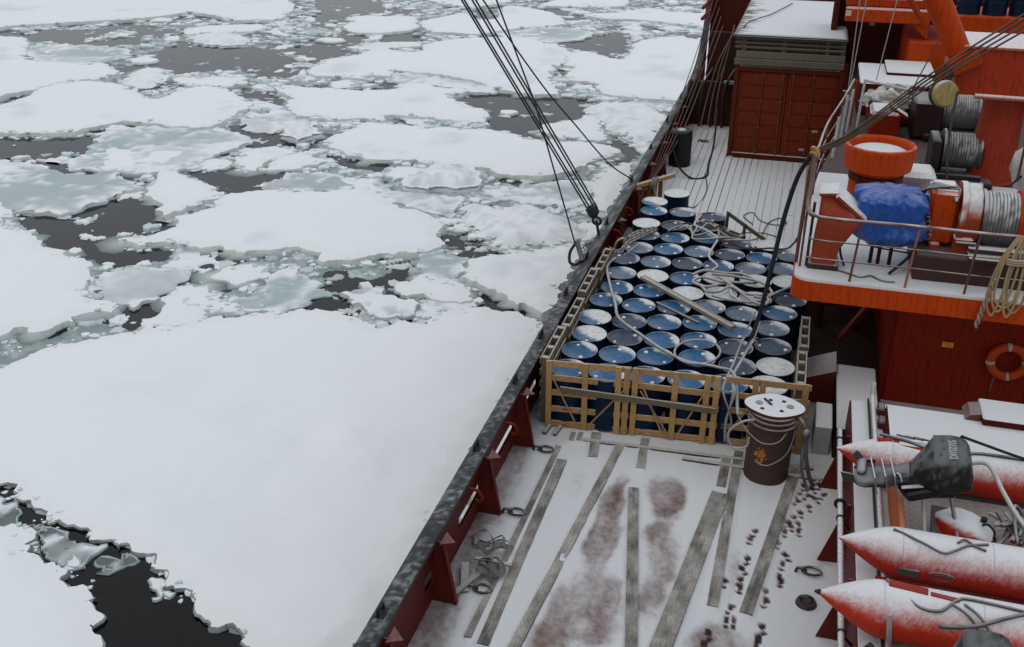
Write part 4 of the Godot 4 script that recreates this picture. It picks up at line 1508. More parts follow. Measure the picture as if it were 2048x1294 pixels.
func build_platform() -> void:
	var o := thing("winch_platform", "orange-edged upper winch platform with a thin snow cover and a rounded corner", "platform", v(0.21, 2.5, -13.73))
	var p := PackedVector2Array()
	for i in 9:
		var t := PI * 0.5 * i / 8
		p.append(Vector2(0.46 - 0.25 * cos(t), -13.98 + 0.25 * sin(t)))
	p.append(Vector2(6.5, -13.73))
	p.append(Vector2(6.5, -19.0))
	p.append(Vector2(0.50, -19.0))
	p.append(Vector2(0.24, -16.0))
	var st := mb()
	col(ORANGE * 1.02)
	flat_poly(st, p, 2.17, 2.46)
	fit(st, "deck_slab", M.paint, o)
	st = mb()
	col(Color(0.045, 0.014, 0.010), 0.12)
	flat_poly(st, PackedVector2Array([Vector2(0.50, -19.003), Vector2(6.5, -19.003), Vector2(6.5, -30.0), Vector2(1.2, -30.0), Vector2(1.05, -23.0)]), 2.17, 2.46)
	fit(st, "rear_slab", M.rust, o, 0.95, 0.4, 0.8)
	st = mb()
	var q := Geometry2D.offset_polygon(p, -0.02)[0]
	col(SNOW * 0.96)
	flat_poly(st, q, 2.46, 2.50)
	fit(st, "snow_cover", M.snow, o)
	# uprights below
	for x in [0.85, 1.5]:
		st = mb()
		col(DARKRED * 0.5)
		span(st, v(x - 0.06, 0, -17.6), v(x + 0.06, 2.16, -17.45))
		fit(st, "pillar", M.paint, o)
	st = mb()
	col(DARKRED * 1.2)
	bar(st, v(1.15, 0.5, -16.0), v(1.75, 1.5, -16.2), 0.10, 0.08)
	fit(st, "strut", M.paint, o)
	# railing
	var rl := Color(0.13, 0.045, 0.035)
	o = thing("platform_railing", "rusty red pipe railing round the front and left edge of the winch platform", "railing", v(0.3, 2.5, -13.82))
	var posts := [[v(1.0, 2.5, -13.82), 0.92], [v(1.75, 2.5, -13.82), 0.93], [v(2.53, 2.5, -13.82), 0.93], [v(3.35, 2.5, -13.82), 0.93], [v(0.30, 2.5, -14.2), 0.9], [v(0.30, 2.5, -15.9), 0.92], [v(0.42, 2.5, -17.6), 0.92], [v(0.56, 2.5, -19.2), 0.92], [v(0.85, 2.5, -21.2), 0.92]]
	for k in posts.size():
		st = mb()
		col(rl * (2.6 if k == 1 else 1.0), 0.6)
		tube(st, [posts[k][0], posts[k][0] + v(0.05 if k < 4 else 0.0, posts[k][1], 0)], 0.017, 8)
		fit(st, "post", M.rust, o, 0.75, 0.3, 0.8)
	for k in 3:
		var y: float = [3.41, 3.07, 2.79][k]
		st = mb()
		col(rl * [1.35, 1.0, 1.15][k], 0.75)
		var r: float = [0.027, 0.011, 0.011][k]
		tube(st, spline([v(0.36, y - 0.02 * k, -13.98), v(0.6, y, -13.84), v(1.75, y + 0.01, -13.82), v(2.55, y, -13.82), v(3.6, y, -13.82), v(6.0, y, -13.82)], 5), r, 8)
		fit(st, "rail", M.rust, o, 0.72, 0.3, 0.6)
		st = mb()
		tube(st, spline([v(0.31, y, -14.2), v(0.30, y, -15.9), v(0.42, y, -17.6), v(0.56, y, -19.2), v(0.85, y, -21.2), v(1.08, y, -23.0)], 5), r * 0.8, 8)
		fit(st, "rail", M.rust, o, 0.72, 0.3, 0.6)
	st = mb()
	col(Color(0.20, 0.13, 0.11), 0.5)
	tube(st, spline([v(0.36, 3.38, -14.02), v(0.30, 3.45, -14.2), v(0.31, 3.75, -14.4), v(0.29, 4.2, -14.45)], 6), 0.036, 9)
	fit(st, "corner_post", M.rust, o, 0.8, 0.3)
	st = mb()
	col(rl * 1.2)
	tube(st, [v(0.24, 2.52, -14.3), v(0.26, 3.9, -14.5)], 0.025, 8)
	tube(st, [v(0.24, 2.5, -15.1), v(0.27, 3.8, -15.2)], 0.02, 8)
	fit(st, "brace", M.rust, o)
	# knot and the bundle of cables that leaves it
	st = mb()
	col(Color(0.55, 0.30, 0.10), 0.2)
	for k in 6:
		torus(st, v(0.29, 4.17, -14.43) + v(rng.randf_range(-0.02, 0.02), rng.randf_range(-0.04, 0.05), 0.0), v(rng.randf_range(0.03, 0.06), rng.randf_range(-0.03, 0.03), 0.02), v(0.0, rng.randf_range(0.02, 0.045), 0.045), 0.018, 12, 6)
	tag(commit(st, "knot", M.rope), "yellowish knotted rope on the railing's corner post", "knot")
	for k in 4:
		line("cable", ["lowest brown cable slanting up right from the knot", "second brown cable slanting up right from the knot", "third brown cable slanting up right from the knot", "uppermost brown cable slanting up right from the knot"][k], "cable", spline([v(0.30, 4.15 + 0.02 * k, -14.45), v(0.78, 4.38 + 0.035 * k, -14.6), v(1.72, 5.15 + 0.06 * k, -14.8), v(2.74, 5.87 + 0.085 * k, -15.0), v(4.4, 7.0 + 0.13 * k, -15.3)], 6), 0.014, [Color(0.075, 0.035, 0.018), Color(0.11, 0.055, 0.03), Color(0.055, 0.028, 0.018), Color(0.09, 0.045, 0.022)][k], "rope", 0.12)
	# coil of rope on the rail at the right
	o = thing("rope_coil", "beige rope coil hanging on the platform rail above the lifebuoy", "rope coil", v(3.05, 3.4, -13.7))
	for k in 5:
		st = mb()
		col(Color(0.34, 0.24, 0.12) * rng.randf_range(0.8, 1.2), 0.2)
		var a := -0.16 + 0.065 * k
		var w := 0.05 + 0.02 * (k % 3)
		tube(st, spline([v(3.08 + a * 0.25, 3.44, -13.78), v(3.02 + a * 0.7 - w, 3.1, -13.66), v(3.00 + a - w, 2.6 + 0.04 * (k % 2), -13.64), v(3.05 + a, 2.30 + 0.07 * (k % 3), -13.64), v(3.08 + a + w, 2.6, -13.64), v(3.08 + a * 0.6 + w, 3.1, -13.66), v(3.1 + a * 0.25, 3.44, -13.8)], 8), 0.0165, 7)
		fit(st, "turn", M.rope, o)
	st = mb()
	col(Color(0.30, 0.22, 0.12), 0.4)
	for k in 3:
		torus(st, v(3.07, 3.08 + 0.03 * k, -13.70), v(0.14, 0.01, 0.0), v(0, 0.0, 0.09), 0.02, 16, 6)
	fit(st, "whipping", M.rope, o)
	st = mb()
	col(Color(0.30, 0.22, 0.15), 0.3)
	for s in 2:
		var pp := []
		for i in 26:
			var y := 2.85 - i * 0.03
			pp.append(v(2.84 - i * 0.004 + 0.022 * sin(i * 0.9 + PI * s), y, -13.64 + 0.02 * cos(i * 0.9 + PI * s)))
		tube(st, pp, 0.017, 6)
	fit(st, "tail", M.rope, o)
	line("chain", "thin chain lying on the platform snow before the covered machine", "chain", spline([v(0.78, 2.51, -14.2), v(0.95, 2.52, -14.1), v(1.15, 2.51, -14.0), v(1.3, 2.52, -14.08), v(1.45, 2.51, -13.95), v(1.62, 2.51, -13.95)], 8), 0.014, Color(0.10, 0.07, 0.06), "rust", 0.3)


func build_house() -> void:
	# the wall under the platform
	var o := thing("deckhouse", "dark red deckhouse wall under the winch platform", "deckhouse", v(1.9, 0, -15.0))
	var st := mb()
	col(Color(0.25, 0.018, 0.007))
	span(st, v(1.88, 0, -15.1), v(6.4, 2.165, -15.0))
	span(st, v(1.88, 0, -22.0), v(1.98, 2.165, -15.1))
	fit(st, "wall", M.paint, o)
	st = mb()
	col(DARKRED)
	span(st, v(0.5, 0, -18.6), v(1.88, 2.165, -18.5))
	fit(st, "inner_wall", M.paint, o)
	st = mb()
	col(RED * 0.6)
	for x in [2.35, 3.0]:
		span(st, v(x, 1.72, -14.999), v(x + 0.4, 2.16, -14.7), 0.02)
	fit(st, "bracket", M.paint, o)
	st = mb()
	col(RED * 0.55)
	tube(st, [v(1.80, 0.0, -14.95), v(1.80, 2.16, -14.95)], 0.06, 10)
	fit(st, "pipe", M.paint, o)
	# sign
	st = mb()
	col(Color(0.85, 0.44, 0.02))
	bx(st, v(2.68, 1.13, -14.992), v(0.16, 0.085, 0.012), Basis(), 0.002)
	var sg := thing("sign", "small yellow sign on the dark red wall left of the lifebuoy", "sign", v(2.68, 1.13, -14.99))
	fit(st, "board", M.plain, sg)
	st = mb()
	col(Color(0.28, 0.12, 0.01))
	for k in 3:
		bx(st, v(2.68, 1.155 - 0.024 * k, -14.985), v(0.10 - 0.012 * (k % 2), 0.009, 0.003), Basis(), 0.001)
	fit(st, "text_line", M.plain, sg)
	# lifebuoy
	var lb := thing("lifebuoy", "orange lifebuoy with four white bands on the dark red wall", "lifebuoy", v(3.56, 1.01, -14.9))
	st = mb()
	col(Color(0.62, 0.085, 0.012))
	torus(st, Vector3.ZERO, v(0.25, 0, 0), v(0, 0.25, 0), 0.065, 48, 16)
	commit(st, "ring", M.rubber, lb)
	for k in 4:
		st = mb()
		col(Color(0.62, 0.58, 0.55))
		var t := PI * 0.5 * k + 0.12
		tube(st, [v(cos(t - 0.09), sin(t - 0.09), 0) * 0.25, v(cos(t), sin(t), 0) * 0.252, v(cos(t + 0.09), sin(t + 0.09), 0) * 0.25], 0.0685, 16)
		commit(st, "band", M.rubber, lb)
	st = mb()
	col(Color(0.25, 0.2, 0.18))
	tube(st, [v(-0.16, -0.24, 0.05), v(-0.165, -0.52, 0.03)], 0.007, 5)
	commit(st, "grab_line", M.rope, lb)
	# things left of the wall
	st = mb()
	col(Color(0.045, 0.02, 0.018), 1.0)
	span(st, v(1.10, 0.0, -15.0), v(1.70, 0.55, -13.0), 0.015)
	tag(commit(st, "locker", M.snow, self, 0.6, 0.2), "dark deck locker with a clean snow top left of the hatch corner", "locker")
	st = mb()
	col(Color(0.40, 0.40, 0.41), 1.0)
	bx(st, v(0.93, 0.25, -13.4), v(0.24, 0.50, 0.72), Basis(), 0.012)
	tag(commit(st, "white_box", M.snow, self, 0.6, 0.2), "small white box standing on the deck right of the drums' crate", "box")
	st = mb()
	col(DARKRED * 1.3, 0.8)
	prism(st, PackedVector2Array([Vector2(0.62, 0), Vector2(1.09, 0), Vector2(1.09, 0.62), Vector2(0.62, 0.42)]), -15.3, -14.6)
	tag(commit(st, "steel_wedge", M.paint, self, 0.85, 0.2), "dark red sloping steel housing left of the snowy locker", "housing")
	# superstructure at the far end of the platform
	o = thing("superstructure", "orange deckhouse with a dark open recess behind the winches", "deckhouse", v(3, 2.5, -27))
	st = mb()
	col(DARKRED * 0.8)
	span(st, v(0.6, 2.5, -29.6), v(6.0, 4.7, -29.3))
	span(st, v(0.55, 2.5, -29.3), v(0.7, 4.4, -28.6))
	fit(st, "recess_wall", M.paint, o)
	st = mb()
	col(ORANGE * 0.95, 0.4)
	span(st, v(0.8, 4.12, -26.6), v(2.75, 4.42, -26.2), 0.02)
	prism(st, PackedVector2Array([Vector2(2.35, 4.12), Vector2(2.75, 4.12), Vector2(2.75, 3.75)]), -26.5, -26.3)
	fit(st, "beam", M.paint, o, 0.8, 0.2)
	st = mb()
	col(ORANGE * 0.9, 0.3)
	span(st, v(2.35, 2.5, -28.6), v(3.3, 3.75, -26.0), 0.03)
	fit(st, "casing", M.paint, o, 1.1, 0.2)
	st = mb()
	col(ORANGE, 0.2)
	span(st, v(3.2, 2.5, -27.6), v(6.2, 4.40, -26.0), 0.03)
	fit(st, "house_block", M.paint, o, 1.1, 0.2)
	st = mb()
	col(ORANGE * 0.8, 1.0)
	span(st, v(0.8, 4.42, -29.6), v(3.15, 4.62, -26.62), 0.02)
	fit(st, "roof", M.paint, o, 0.8, 0.2)
	for k in 2:
		st = mb()
		col(Color(0.5, 0.42, 0.3))
		span(st, v(1.55 - 0.75 * k, 3.55 + 0.7 * k, -29.29 if k == 0 else -26.19), v(1.68 - 0.75 * k, 3.68 + 0.7 * k, -29.28 if k == 0 else -26.18), 0.002)
		fit(st, "plate", M.plain, o)
	for k in 3:
		var d := thing("oil_drum", ["left blue drum standing on the orange house at the top right", "middle blue drum standing on the orange house at the top right", "right blue drum standing on the orange house at the top right"][k], "drum", v(3.55 + 0.58 * k, 4.41, -26.4))
		put(drum_body(), "body", M.drum, d)
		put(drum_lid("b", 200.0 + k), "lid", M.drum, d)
		d.scale = v(0.95, 0.95, 0.95)
		for c in d.get_children():
			pass


# round drum of wound cable with flanges, axis along x
func cable_drum(o: Node3D, c: Vector3, w: float, r: float, tone: Color, snow: float, flange := 1.28) -> void:
	var xf := Transform3D(Basis(v(0, -1, 0), v(1, 0, 0), v(0, 0, 1)), c)
	var st := mb()
	col(tone, snow)
	var n := int(w / 0.045)
	for k in n:
		var x := -w * 0.5 + w * (k + 0.5) / n
		torus(st, c + v(x, 0, 0), v(0, r + 0.012 * rough.get_noise_1d(k * 31.0), 0), v(0, 0, r), w / n * 0.55, 30, 6)
	lathe(st, [Vector2(r, -w * 0.5), Vector2(r, w * 0.5)], 30, xf)
	fit(st, "wound_cable", M.rope, o, 0.5, 0.45, 0.8)
	for s in [-1.0, 1.0]:
		st = mb()
		col(tone * 0.6, snow)
		var y: float = s * w * 0.5
		lathe(st, [Vector2(0, y - 0.02), Vector2(r * flange, y - 0.02), Vector2(r * flange, y + 0.02), Vector2(0, y + 0.02)], 36, xf)
		fit(st, "flange", M.steel, o, 0.5, 0.4, 0.6)


func build_winches() -> void:
	var o := thing("cargo_winch", "orange cargo winch with a cable drum behind the front railing of the platform", "winch", v(2.6, 2.5, -14.7))
	var st := mb()
	col(Color(0.050, 0.018, 0.014), 0.25)
	span(st, v(1.86, 2.5, -15.3), v(6.0, 2.88, -14.15), 0.02)
	fit(st, "base", M.rust, o, 0.95, 0.3, 0.6)
	st = mb()
	col(Color(0.06, 0.02, 0.016), 0.9)
	span(st, v(2.55, 2.96, -14.45), v(3.6, 3.0, -14.3), 0.005)
	span(st, v(2.55, 2.88, -14.9), v(3.9, 2.92, -14.1), 0.005)
	fit(st, "tray", M.rust, o, 0.8, 0.2)
	st = mb()
	col(ORANGE * 0.95, 0.9)
	span(st, v(1.98, 2.92, -15.15), v(2.36, 3.72, -14.55), 0.05)
	span(st, v(2.05, 2.75, -14.75), v(2.2, 2.95, -14.5), 0.02)
	fit(st, "gearbox", M.paint, o, 0.75, 0.15)
	st = mb()
	col(ORANGE * 0.75, 0.95)
	var xf := Transform3D(Basis(v(0, -1, 0), v(1, 0, 0), v(0, 0, 1)), v(2.52, 3.32, -14.85))
	lathe(st, [Vector2(0, -0.14), Vector2(0.47, -0.14), Vector2(0.47, -0.06), Vector2(0.45, -0.05), Vector2(0.45, 0.12), Vector2(0.47, 0.13), Vector2(0.0, 0.14)], 40, xf)
	span(st, v(2.36, 2.7, -14.7), v(2.62, 3.1, -14.42), 0.03)
	fit(st, "brake_housing", M.rust, o, 0.42, 0.35, 0.6)
	for k in 3:
		st = mb()
		col(Color(0.07, 0.03, 0.022), 0.8)
		span(st, v(2.38, 3.02 + 0.2 * k, -14.42 - 0.05 * k * k), v(2.65, 3.05 + 0.2 * k, -14.36 - 0.05 * k * k), 0.004)
		fit(st, "strip", M.rust, o, 0.8, 0.2)
	cable_drum(o, v(2.98, 3.3, -14.85), 0.56, 0.36, Color(0.15, 0.145, 0.14), 0.75, 1.12)
	st = mb()
	col(ORANGE * 0.85, 0.9)
	lathe(st, [Vector2(0, 0.86), Vector2(0.34, 0.86), Vector2(0.40, 0.72), Vector2(0.40, 0.64), Vector2(0.0, 0.63)].duplicate(), 32, xf)
	span(st, v(3.30, 2.9, -15.1), v(3.62, 3.5, -14.6), 0.06)
	fit(st, "end_housing", M.paint, o, 0.6, 0.3)
	st = mb()
	col(Color(0.06, 0.05, 0.045), 0.6)
	for k in 4:
		tube(st, spline([v(1.86, 3.55 + 0.03 * k, -14.75), v(1.98, 3.74, -14.8 + 0.06 * k), v(2.2 + 0.04 * k, 3.74, -14.7), v(2.3, 3.6, -14.5)], 5), 0.02, 6)
	lathe(st, [Vector2(0, -0.69), Vector2(0.22, -0.69), Vector2(0.25, -0.6), Vector2(0.25, -0.54), Vector2(0.0, -0.53)].duplicate(), 24, xf)
	fit(st, "hydraulic_line", M.rubber, o, 0.7, 0.3)
	# tarpaulin-covered motor
	o = thing("covered_machine", "machine wrapped in a shiny blue tarpaulin behind the railing", "machine", v(1.45, 2.5, -14.65))
	st = mb()
	col(Color(0.008, 0.085, 0.40), 0.08)
	var rings := []
	for j in 52:
		var t := j / 51.0
		var y := lerpf(0.27, 1.16, t)
		var r := 0.45 * pow(clampf(t * 3.4, 0.02, 1.0), 0.6) * (1.0 if t < 0.86 else pow(maxf(0.02, 1.0 - pow((t - 0.86) / 0.142, 2.4)), 0.36))
		var ring := []
		for i in 110:
			var a := TAU * i / 110
			var e := pow(pow(absf(cos(a)), 5.0) + pow(absf(sin(a)), 5.0), -0.2)
			var f := 0.16 * absf(rough.get_noise_3d(cos(a) * 1.6, y * 1.3, sin(a) * 1.6)) + 0.13 * absf(frost.get_noise_3d(cos(a) * 0.7 + 4.0, y * 0.55, sin(a) * 0.7)) + 0.02 * sin(a * 9.0 + 3.0 * y) * (1.0 - t) - 0.03
			ring.append(v(cos(a) * e * r * 1.02 * (1.0 + f * 2.0), y + 0.05 * absf(rough.get_noise_3d(cos(a) * r * 4.0, 7.0, sin(a) * r * 4.0)), sin(a) * e * r * 0.86 * (1.0 + f * 2.0)))
		rings.append(ring)
	loft(st, rings, true)
	commit(st, "tarpaulin", M.tarp, o, 0.78, 0.3, 0.9)
	for x in [-0.15, -0.04, 0.12]:
		st = mb()
		col(DARKRED * 0.5)
		tube(st, [v(x, 0.0, 0.02), v(x, 0.6, 0.02)], 0.028, 8)
		commit(st, "leg", M.paint, o)
	st = mb()
	col(BLACK)
	tube(st, spline([v(0.1, 0.03, 0.45), v(0.22, 0.12, 0.35), v(0.4, 0.3, 0.2), v(0.45, 0.45, 0.1)], 5), 0.022, 6)
	tube(st, spline([v(-0.4, 0.5, 0.0), v(-0.2, 0.35, 0.2), v(0.1, 0.32, 0.25), v(0.42, 0.28, 0.2)], 5), 0.012, 6)
	tube(st, spline([v(-0.62, 0.45, 0.15), v(-0.60, 0.2, 0.2), v(-0.52, 0.02, 0.3)], 5), 0.018, 6)
	commit(st, "lashing", M.rubber, o)
	st = mb()
	col(Color(0.22, 0.215, 0.21), 0.7)
	for k in 9:
		torus(st, v(0.47 + 0.012 * k, 1.0 - 0.055 * k, -0.05 + 0.03 * k), v(0.03, 0.02, 0.02), v(0, 0.045, 0.02), 0.012, 8, 5)
	commit(st, "tie", M.rope, o)
	# cowl ventilator
	o = thing("cowl_vent", "rusty orange cowl ventilator leaning behind the railing corner", "ventilator", v(0.62, 2.5, -14.35))
	st = mb()
	col(Color(0.36, 0.045, 0.010), 0.5)
	var sect := [[0.0, 0.17, 0.0], [0.30, 0.19, 0.01], [0.52, 0.24, 0.07], [0.74, 0.29, 0.14], [0.90, 0.27, 0.12], [1.02, 0.17, 0.02], [1.12, 0.13, -0.03]]
	rings = []
	for s in sect:
		var ring := []
		for i in 28:
			var a := TAU * i / 28
			var e := pow(pow(absf(cos(a)), 5.0) + pow(absf(sin(a)), 5.0), -0.2)
			ring.append(v(s[2] + cos(a) * s[1] * e, s[0], sin(a) * s[1] * e))
		rings.append(ring)
	loft(st, rings, true)
	commit(st, "trunk", M.rust, o, 0.8, 0.2, 0.4)
	st = mb()
	col(Color(0.30, 0.04, 0.012), 1.0)
	bx(st, v(0.27, 0.99, 0.0), v(0.56, 0.07, 0.54), Basis(Vector3.BACK, -0.66), 0.03)
	bx(st, v(-0.05, 1.16, -0.02), v(0.28, 0.06, 0.46), Basis(Vector3.BACK, 0.1), 0.03)
	commit(st, "hood", M.rust, o, 0.45, 0.2)
	st = mb()
	col(Color(0.03, 0.016, 0.015), 0.9)
	bx(st, v(0.0, 0.04, 0.0), v(0.44, 0.08, 0.42), Basis(), 0.01)
	bx(st, v(-0.23, 0.5, 0.1), v(0.04, 1.0, 0.06), Basis(), 0.01)
	commit(st, "flange", M.rust, o, 0.8, 0.2, 0.7)
	# mushroom vent
	o = thing("mushroom_vent", "big orange mushroom ventilator with a snow-filled rim behind the blue tarpaulin", "ventilator", v(1.40, 2.5, -17.4))
	st = mb()
	col(ORANGE * 0.85)
	lathe(st, [Vector2(0.43, 0.0), Vector2(0.43, 0.68)], 40)
	commit(st, "stem", M.paint, o)
	st = mb()
	col(ORANGE * 1.05, 0.35)
	lathe(st, [Vector2(0.43, 0.62), Vector2(0.55, 0.66), Vector2(0.585, 1.02), Vector2(0.575, 1.06), Vector2(0.53, 1.07), Vector2(0.50, 1.03), Vector2(0.495, 0.90), Vector2(0.0, 0.89)], 48)
	commit(st, "cap", M.paint, o, 1.1, 0.3, 0.6)
	st = mb()
	col(SNOW)
	lathe(st, [Vector2(0.49, 0.92), Vector2(0.40, 0.965), Vector2(0.0, 0.98)], 36, Transform3D(Basis(), v(0.0, 0, 0.0)), false)
	commit(st, "snow_fill", M.snow, o)
	st = mb()
	col(DARKRED * 0.7)
	lathe(st, [Vector2(0.45, 0.46), Vector2(0.45, 0.56), Vector2(0.43, 0.58)], 40)
	for k in 5:
		span(st, v(-0.33 + 0.15 * k, 0.48, 0.36), v(-0.28 + 0.15 * k, 0.55, 0.45), 0.01)
	commit(st, "clamp_ring", M.paint, o)
	# snow-topped box right of the vent
	st = mb()
	col(Color(0.10, 0.05, 0.045), 1.0)
	bx(st, v(2.13, 2.72, -18.3), v(0.66, 0.42, 0.7), Basis(), 0.08)
	tag(commit(st, "snowy_chest", M.paint, self, 0.2, 0.35), "rounded snow-covered chest behind the blue tarpaulin", "chest")
	# the two dark winches farther back
	o = thing("mooring_winch", "dark winch with a frosted cable drum, lower of the two behind the vent", "winch", v(2.9, 2.5, -19.3))
	cable_drum(o, v(2.95, 3.0, -19.4), 0.62, 0.30, Color(0.12, 0.12, 0.12), 0.7)
	st = mb()
	col(Color(0.02, 0.012, 0.012), 0.5)
	span(st, v(2.35, 2.5, -19.9), v(3.5, 2.62, -18.7), 0.02)
	span(st, v(2.42, 2.62, -19.75), v(2.58, 3.25, -19.0), 0.02)
	span(st, v(2.5, 2.62, -18.9), v(3.3, 2.70, -18.8), 0.01)
	fit(st, "frame", M.steel, o, 0.9, 0.2, 0.6)
	o = thing("mooring_winch", "dark winch with a grey cable drum beside the white tarpaulin heap, upper of the two", "winch", v(3.2, 2.5, -22.5))
	cable_drum(o, v(3.25, 2.98, -22.5), 0.68, 0.33, Color(0.17, 0.17, 0.175), 0.5)
	st = mb()
	col(Color(0.035, 0.014, 0.012), 0.4)
	span(st, v(2.55, 2.5, -23.0), v(3.9, 2.62, -21.8), 0.02)
	span(st, v(2.3, 2.5, -22.9), v(2.85, 3.28, -21.9), 0.05)
	fit(st, "frame", M.steel, o, 0.9, 0.25, 0.6)
	st = mb()
	col(RED * 0.7, 0.9)
	span(st, v(1.45, 2.5, -22.6), v(2.05, 3.05, -21.7), 0.06)
	bx(st, v(2.0, 3.05, -21.9), v(0.42, 0.06, 0.30), Basis(Vector3.BACK, -0.5), 0.01)
	fit(st, "motor_casing", M.paint, o, 0.75, 0.2)
	# white heap of tarpaulin and snowy lid behind
	o = thing("snowy_tarpaulin", "crumpled snow-dusted tarpaulin heap behind the winches", "tarpaulin", v(1.95, 2.5, -23.2))
	st = mb()
	col(Color(0.34, 0.33, 0.31), 0.7)
	rings = []
	for j in 16:
		var t := j / 15.0
		var r := sqrt(maxf(0.002, 1.0 - t * t))
		var ring := []
		for i in 40:
			var a := TAU * i / 40
			var f := 1.0 + 0.30 * rough.get_noise_3d(cos(a) * 1.5, t * 2.0, sin(a) * 1.5) + 0.16 * frost.get_noise_3d(cos(a) * 1.5, t, sin(a) * 1.5)
			ring.append(v(cos(a) * 0.62 * r * f, 0.35 + t * 0.42 * f, sin(a) * 0.4 * r * f))
		rings.append(ring)
	loft(st, rings, true)
	commit(st, "cover", M.tarp, o, 0.5, 0.4, 1.0)
	st = mb()
	col(DARKRED)
	span(st, v(-0.5, 0, -0.3), v(0.5, 0.5, 0.3), 0.04)
	commit(st, "base", M.paint, o)
	st = mb()
	col(DARKRED, 1.0)
	span(st, v(1.25, 2.5, -25.9), v(2.85, 3.22, -23.7), 0.03)
	span(st, v(1.85, 3.2, -26.0), v(2.9, 3.3, -24.6), 0.02)
	tag(commit(st, "snowy_hatch", M.snow, self, 0.5, 0.2, 0.1), "broad hatch lid under clean snow in front of the dark recess", "hatch")
	# pipes and a ladder beside the container
	o = thing("pipe_stand", "white and grey pipes and ladder rails between container and winches", "pipes", v(1.2, 0, -22))
	for k in 6:
		st = mb()
		col([Color(0.5, 0.5, 0.5), Color(0.22, 0.2, 0.2), Color(0.45, 0.44, 0.44), Color(0.13, 0.12, 0.12), Color(0.5, 0.48, 0.47), RED][k], 0.5)
		var x: float = 0.75 + 0.07 * k
		tube(st, [v(x, 2.5, -20.0 - 0.5 * k), v(x + 0.02, 3.3 + 0.1 * (k % 3), -20.05 - 0.5 * k)], 0.03 if k % 2 == 0 else 0.02, 8)
		fit(st, "pipe", M.paint, o, 0.9)
	st = mb()
	col(Color(0.5, 0.48, 0.47), 0.5)
	tube(st, spline([v(1.25, 2.5, -22.3), v(1.27, 3.45, -22.4), v(1.36, 3.52, -22.4), v(2.2, 3.42, -22.2)], 5), 0.028, 8)
	fit(st, "davit", M.paint, o, 0.9)
	st = mb()
	col(BLACK)
	lathe(st, [Vector2(0, 0), Vector2(0.06, 0.01), Vector2(0.06, 0.1), Vector2(0, 0.11)], 14, Transform3D(Basis(), v(2.2, 3.33, -22.2)), false)
	tube(st, [v(2.2, 3.4, -22.2), v(2.62, 4.3, -22.9)], 0.014, 6)
	fit(st, "hook", M.steel, o)
	for k in 3:
		line("stay_wire", ["leftmost thin pale wire dropping past the dark recess", "middle thin pale wire dropping past the dark recess", "right thin pale wire dropping past the dark recess"][k], "wire", [v([1.03, 1.06, 1.60][k], 3.0 + 0.1 * k, -24.0), v([0.98, 1.14, 1.80][k], 5.4, -24.0)], 0.012, Color(0.30, 0.27, 0.25), "plain")


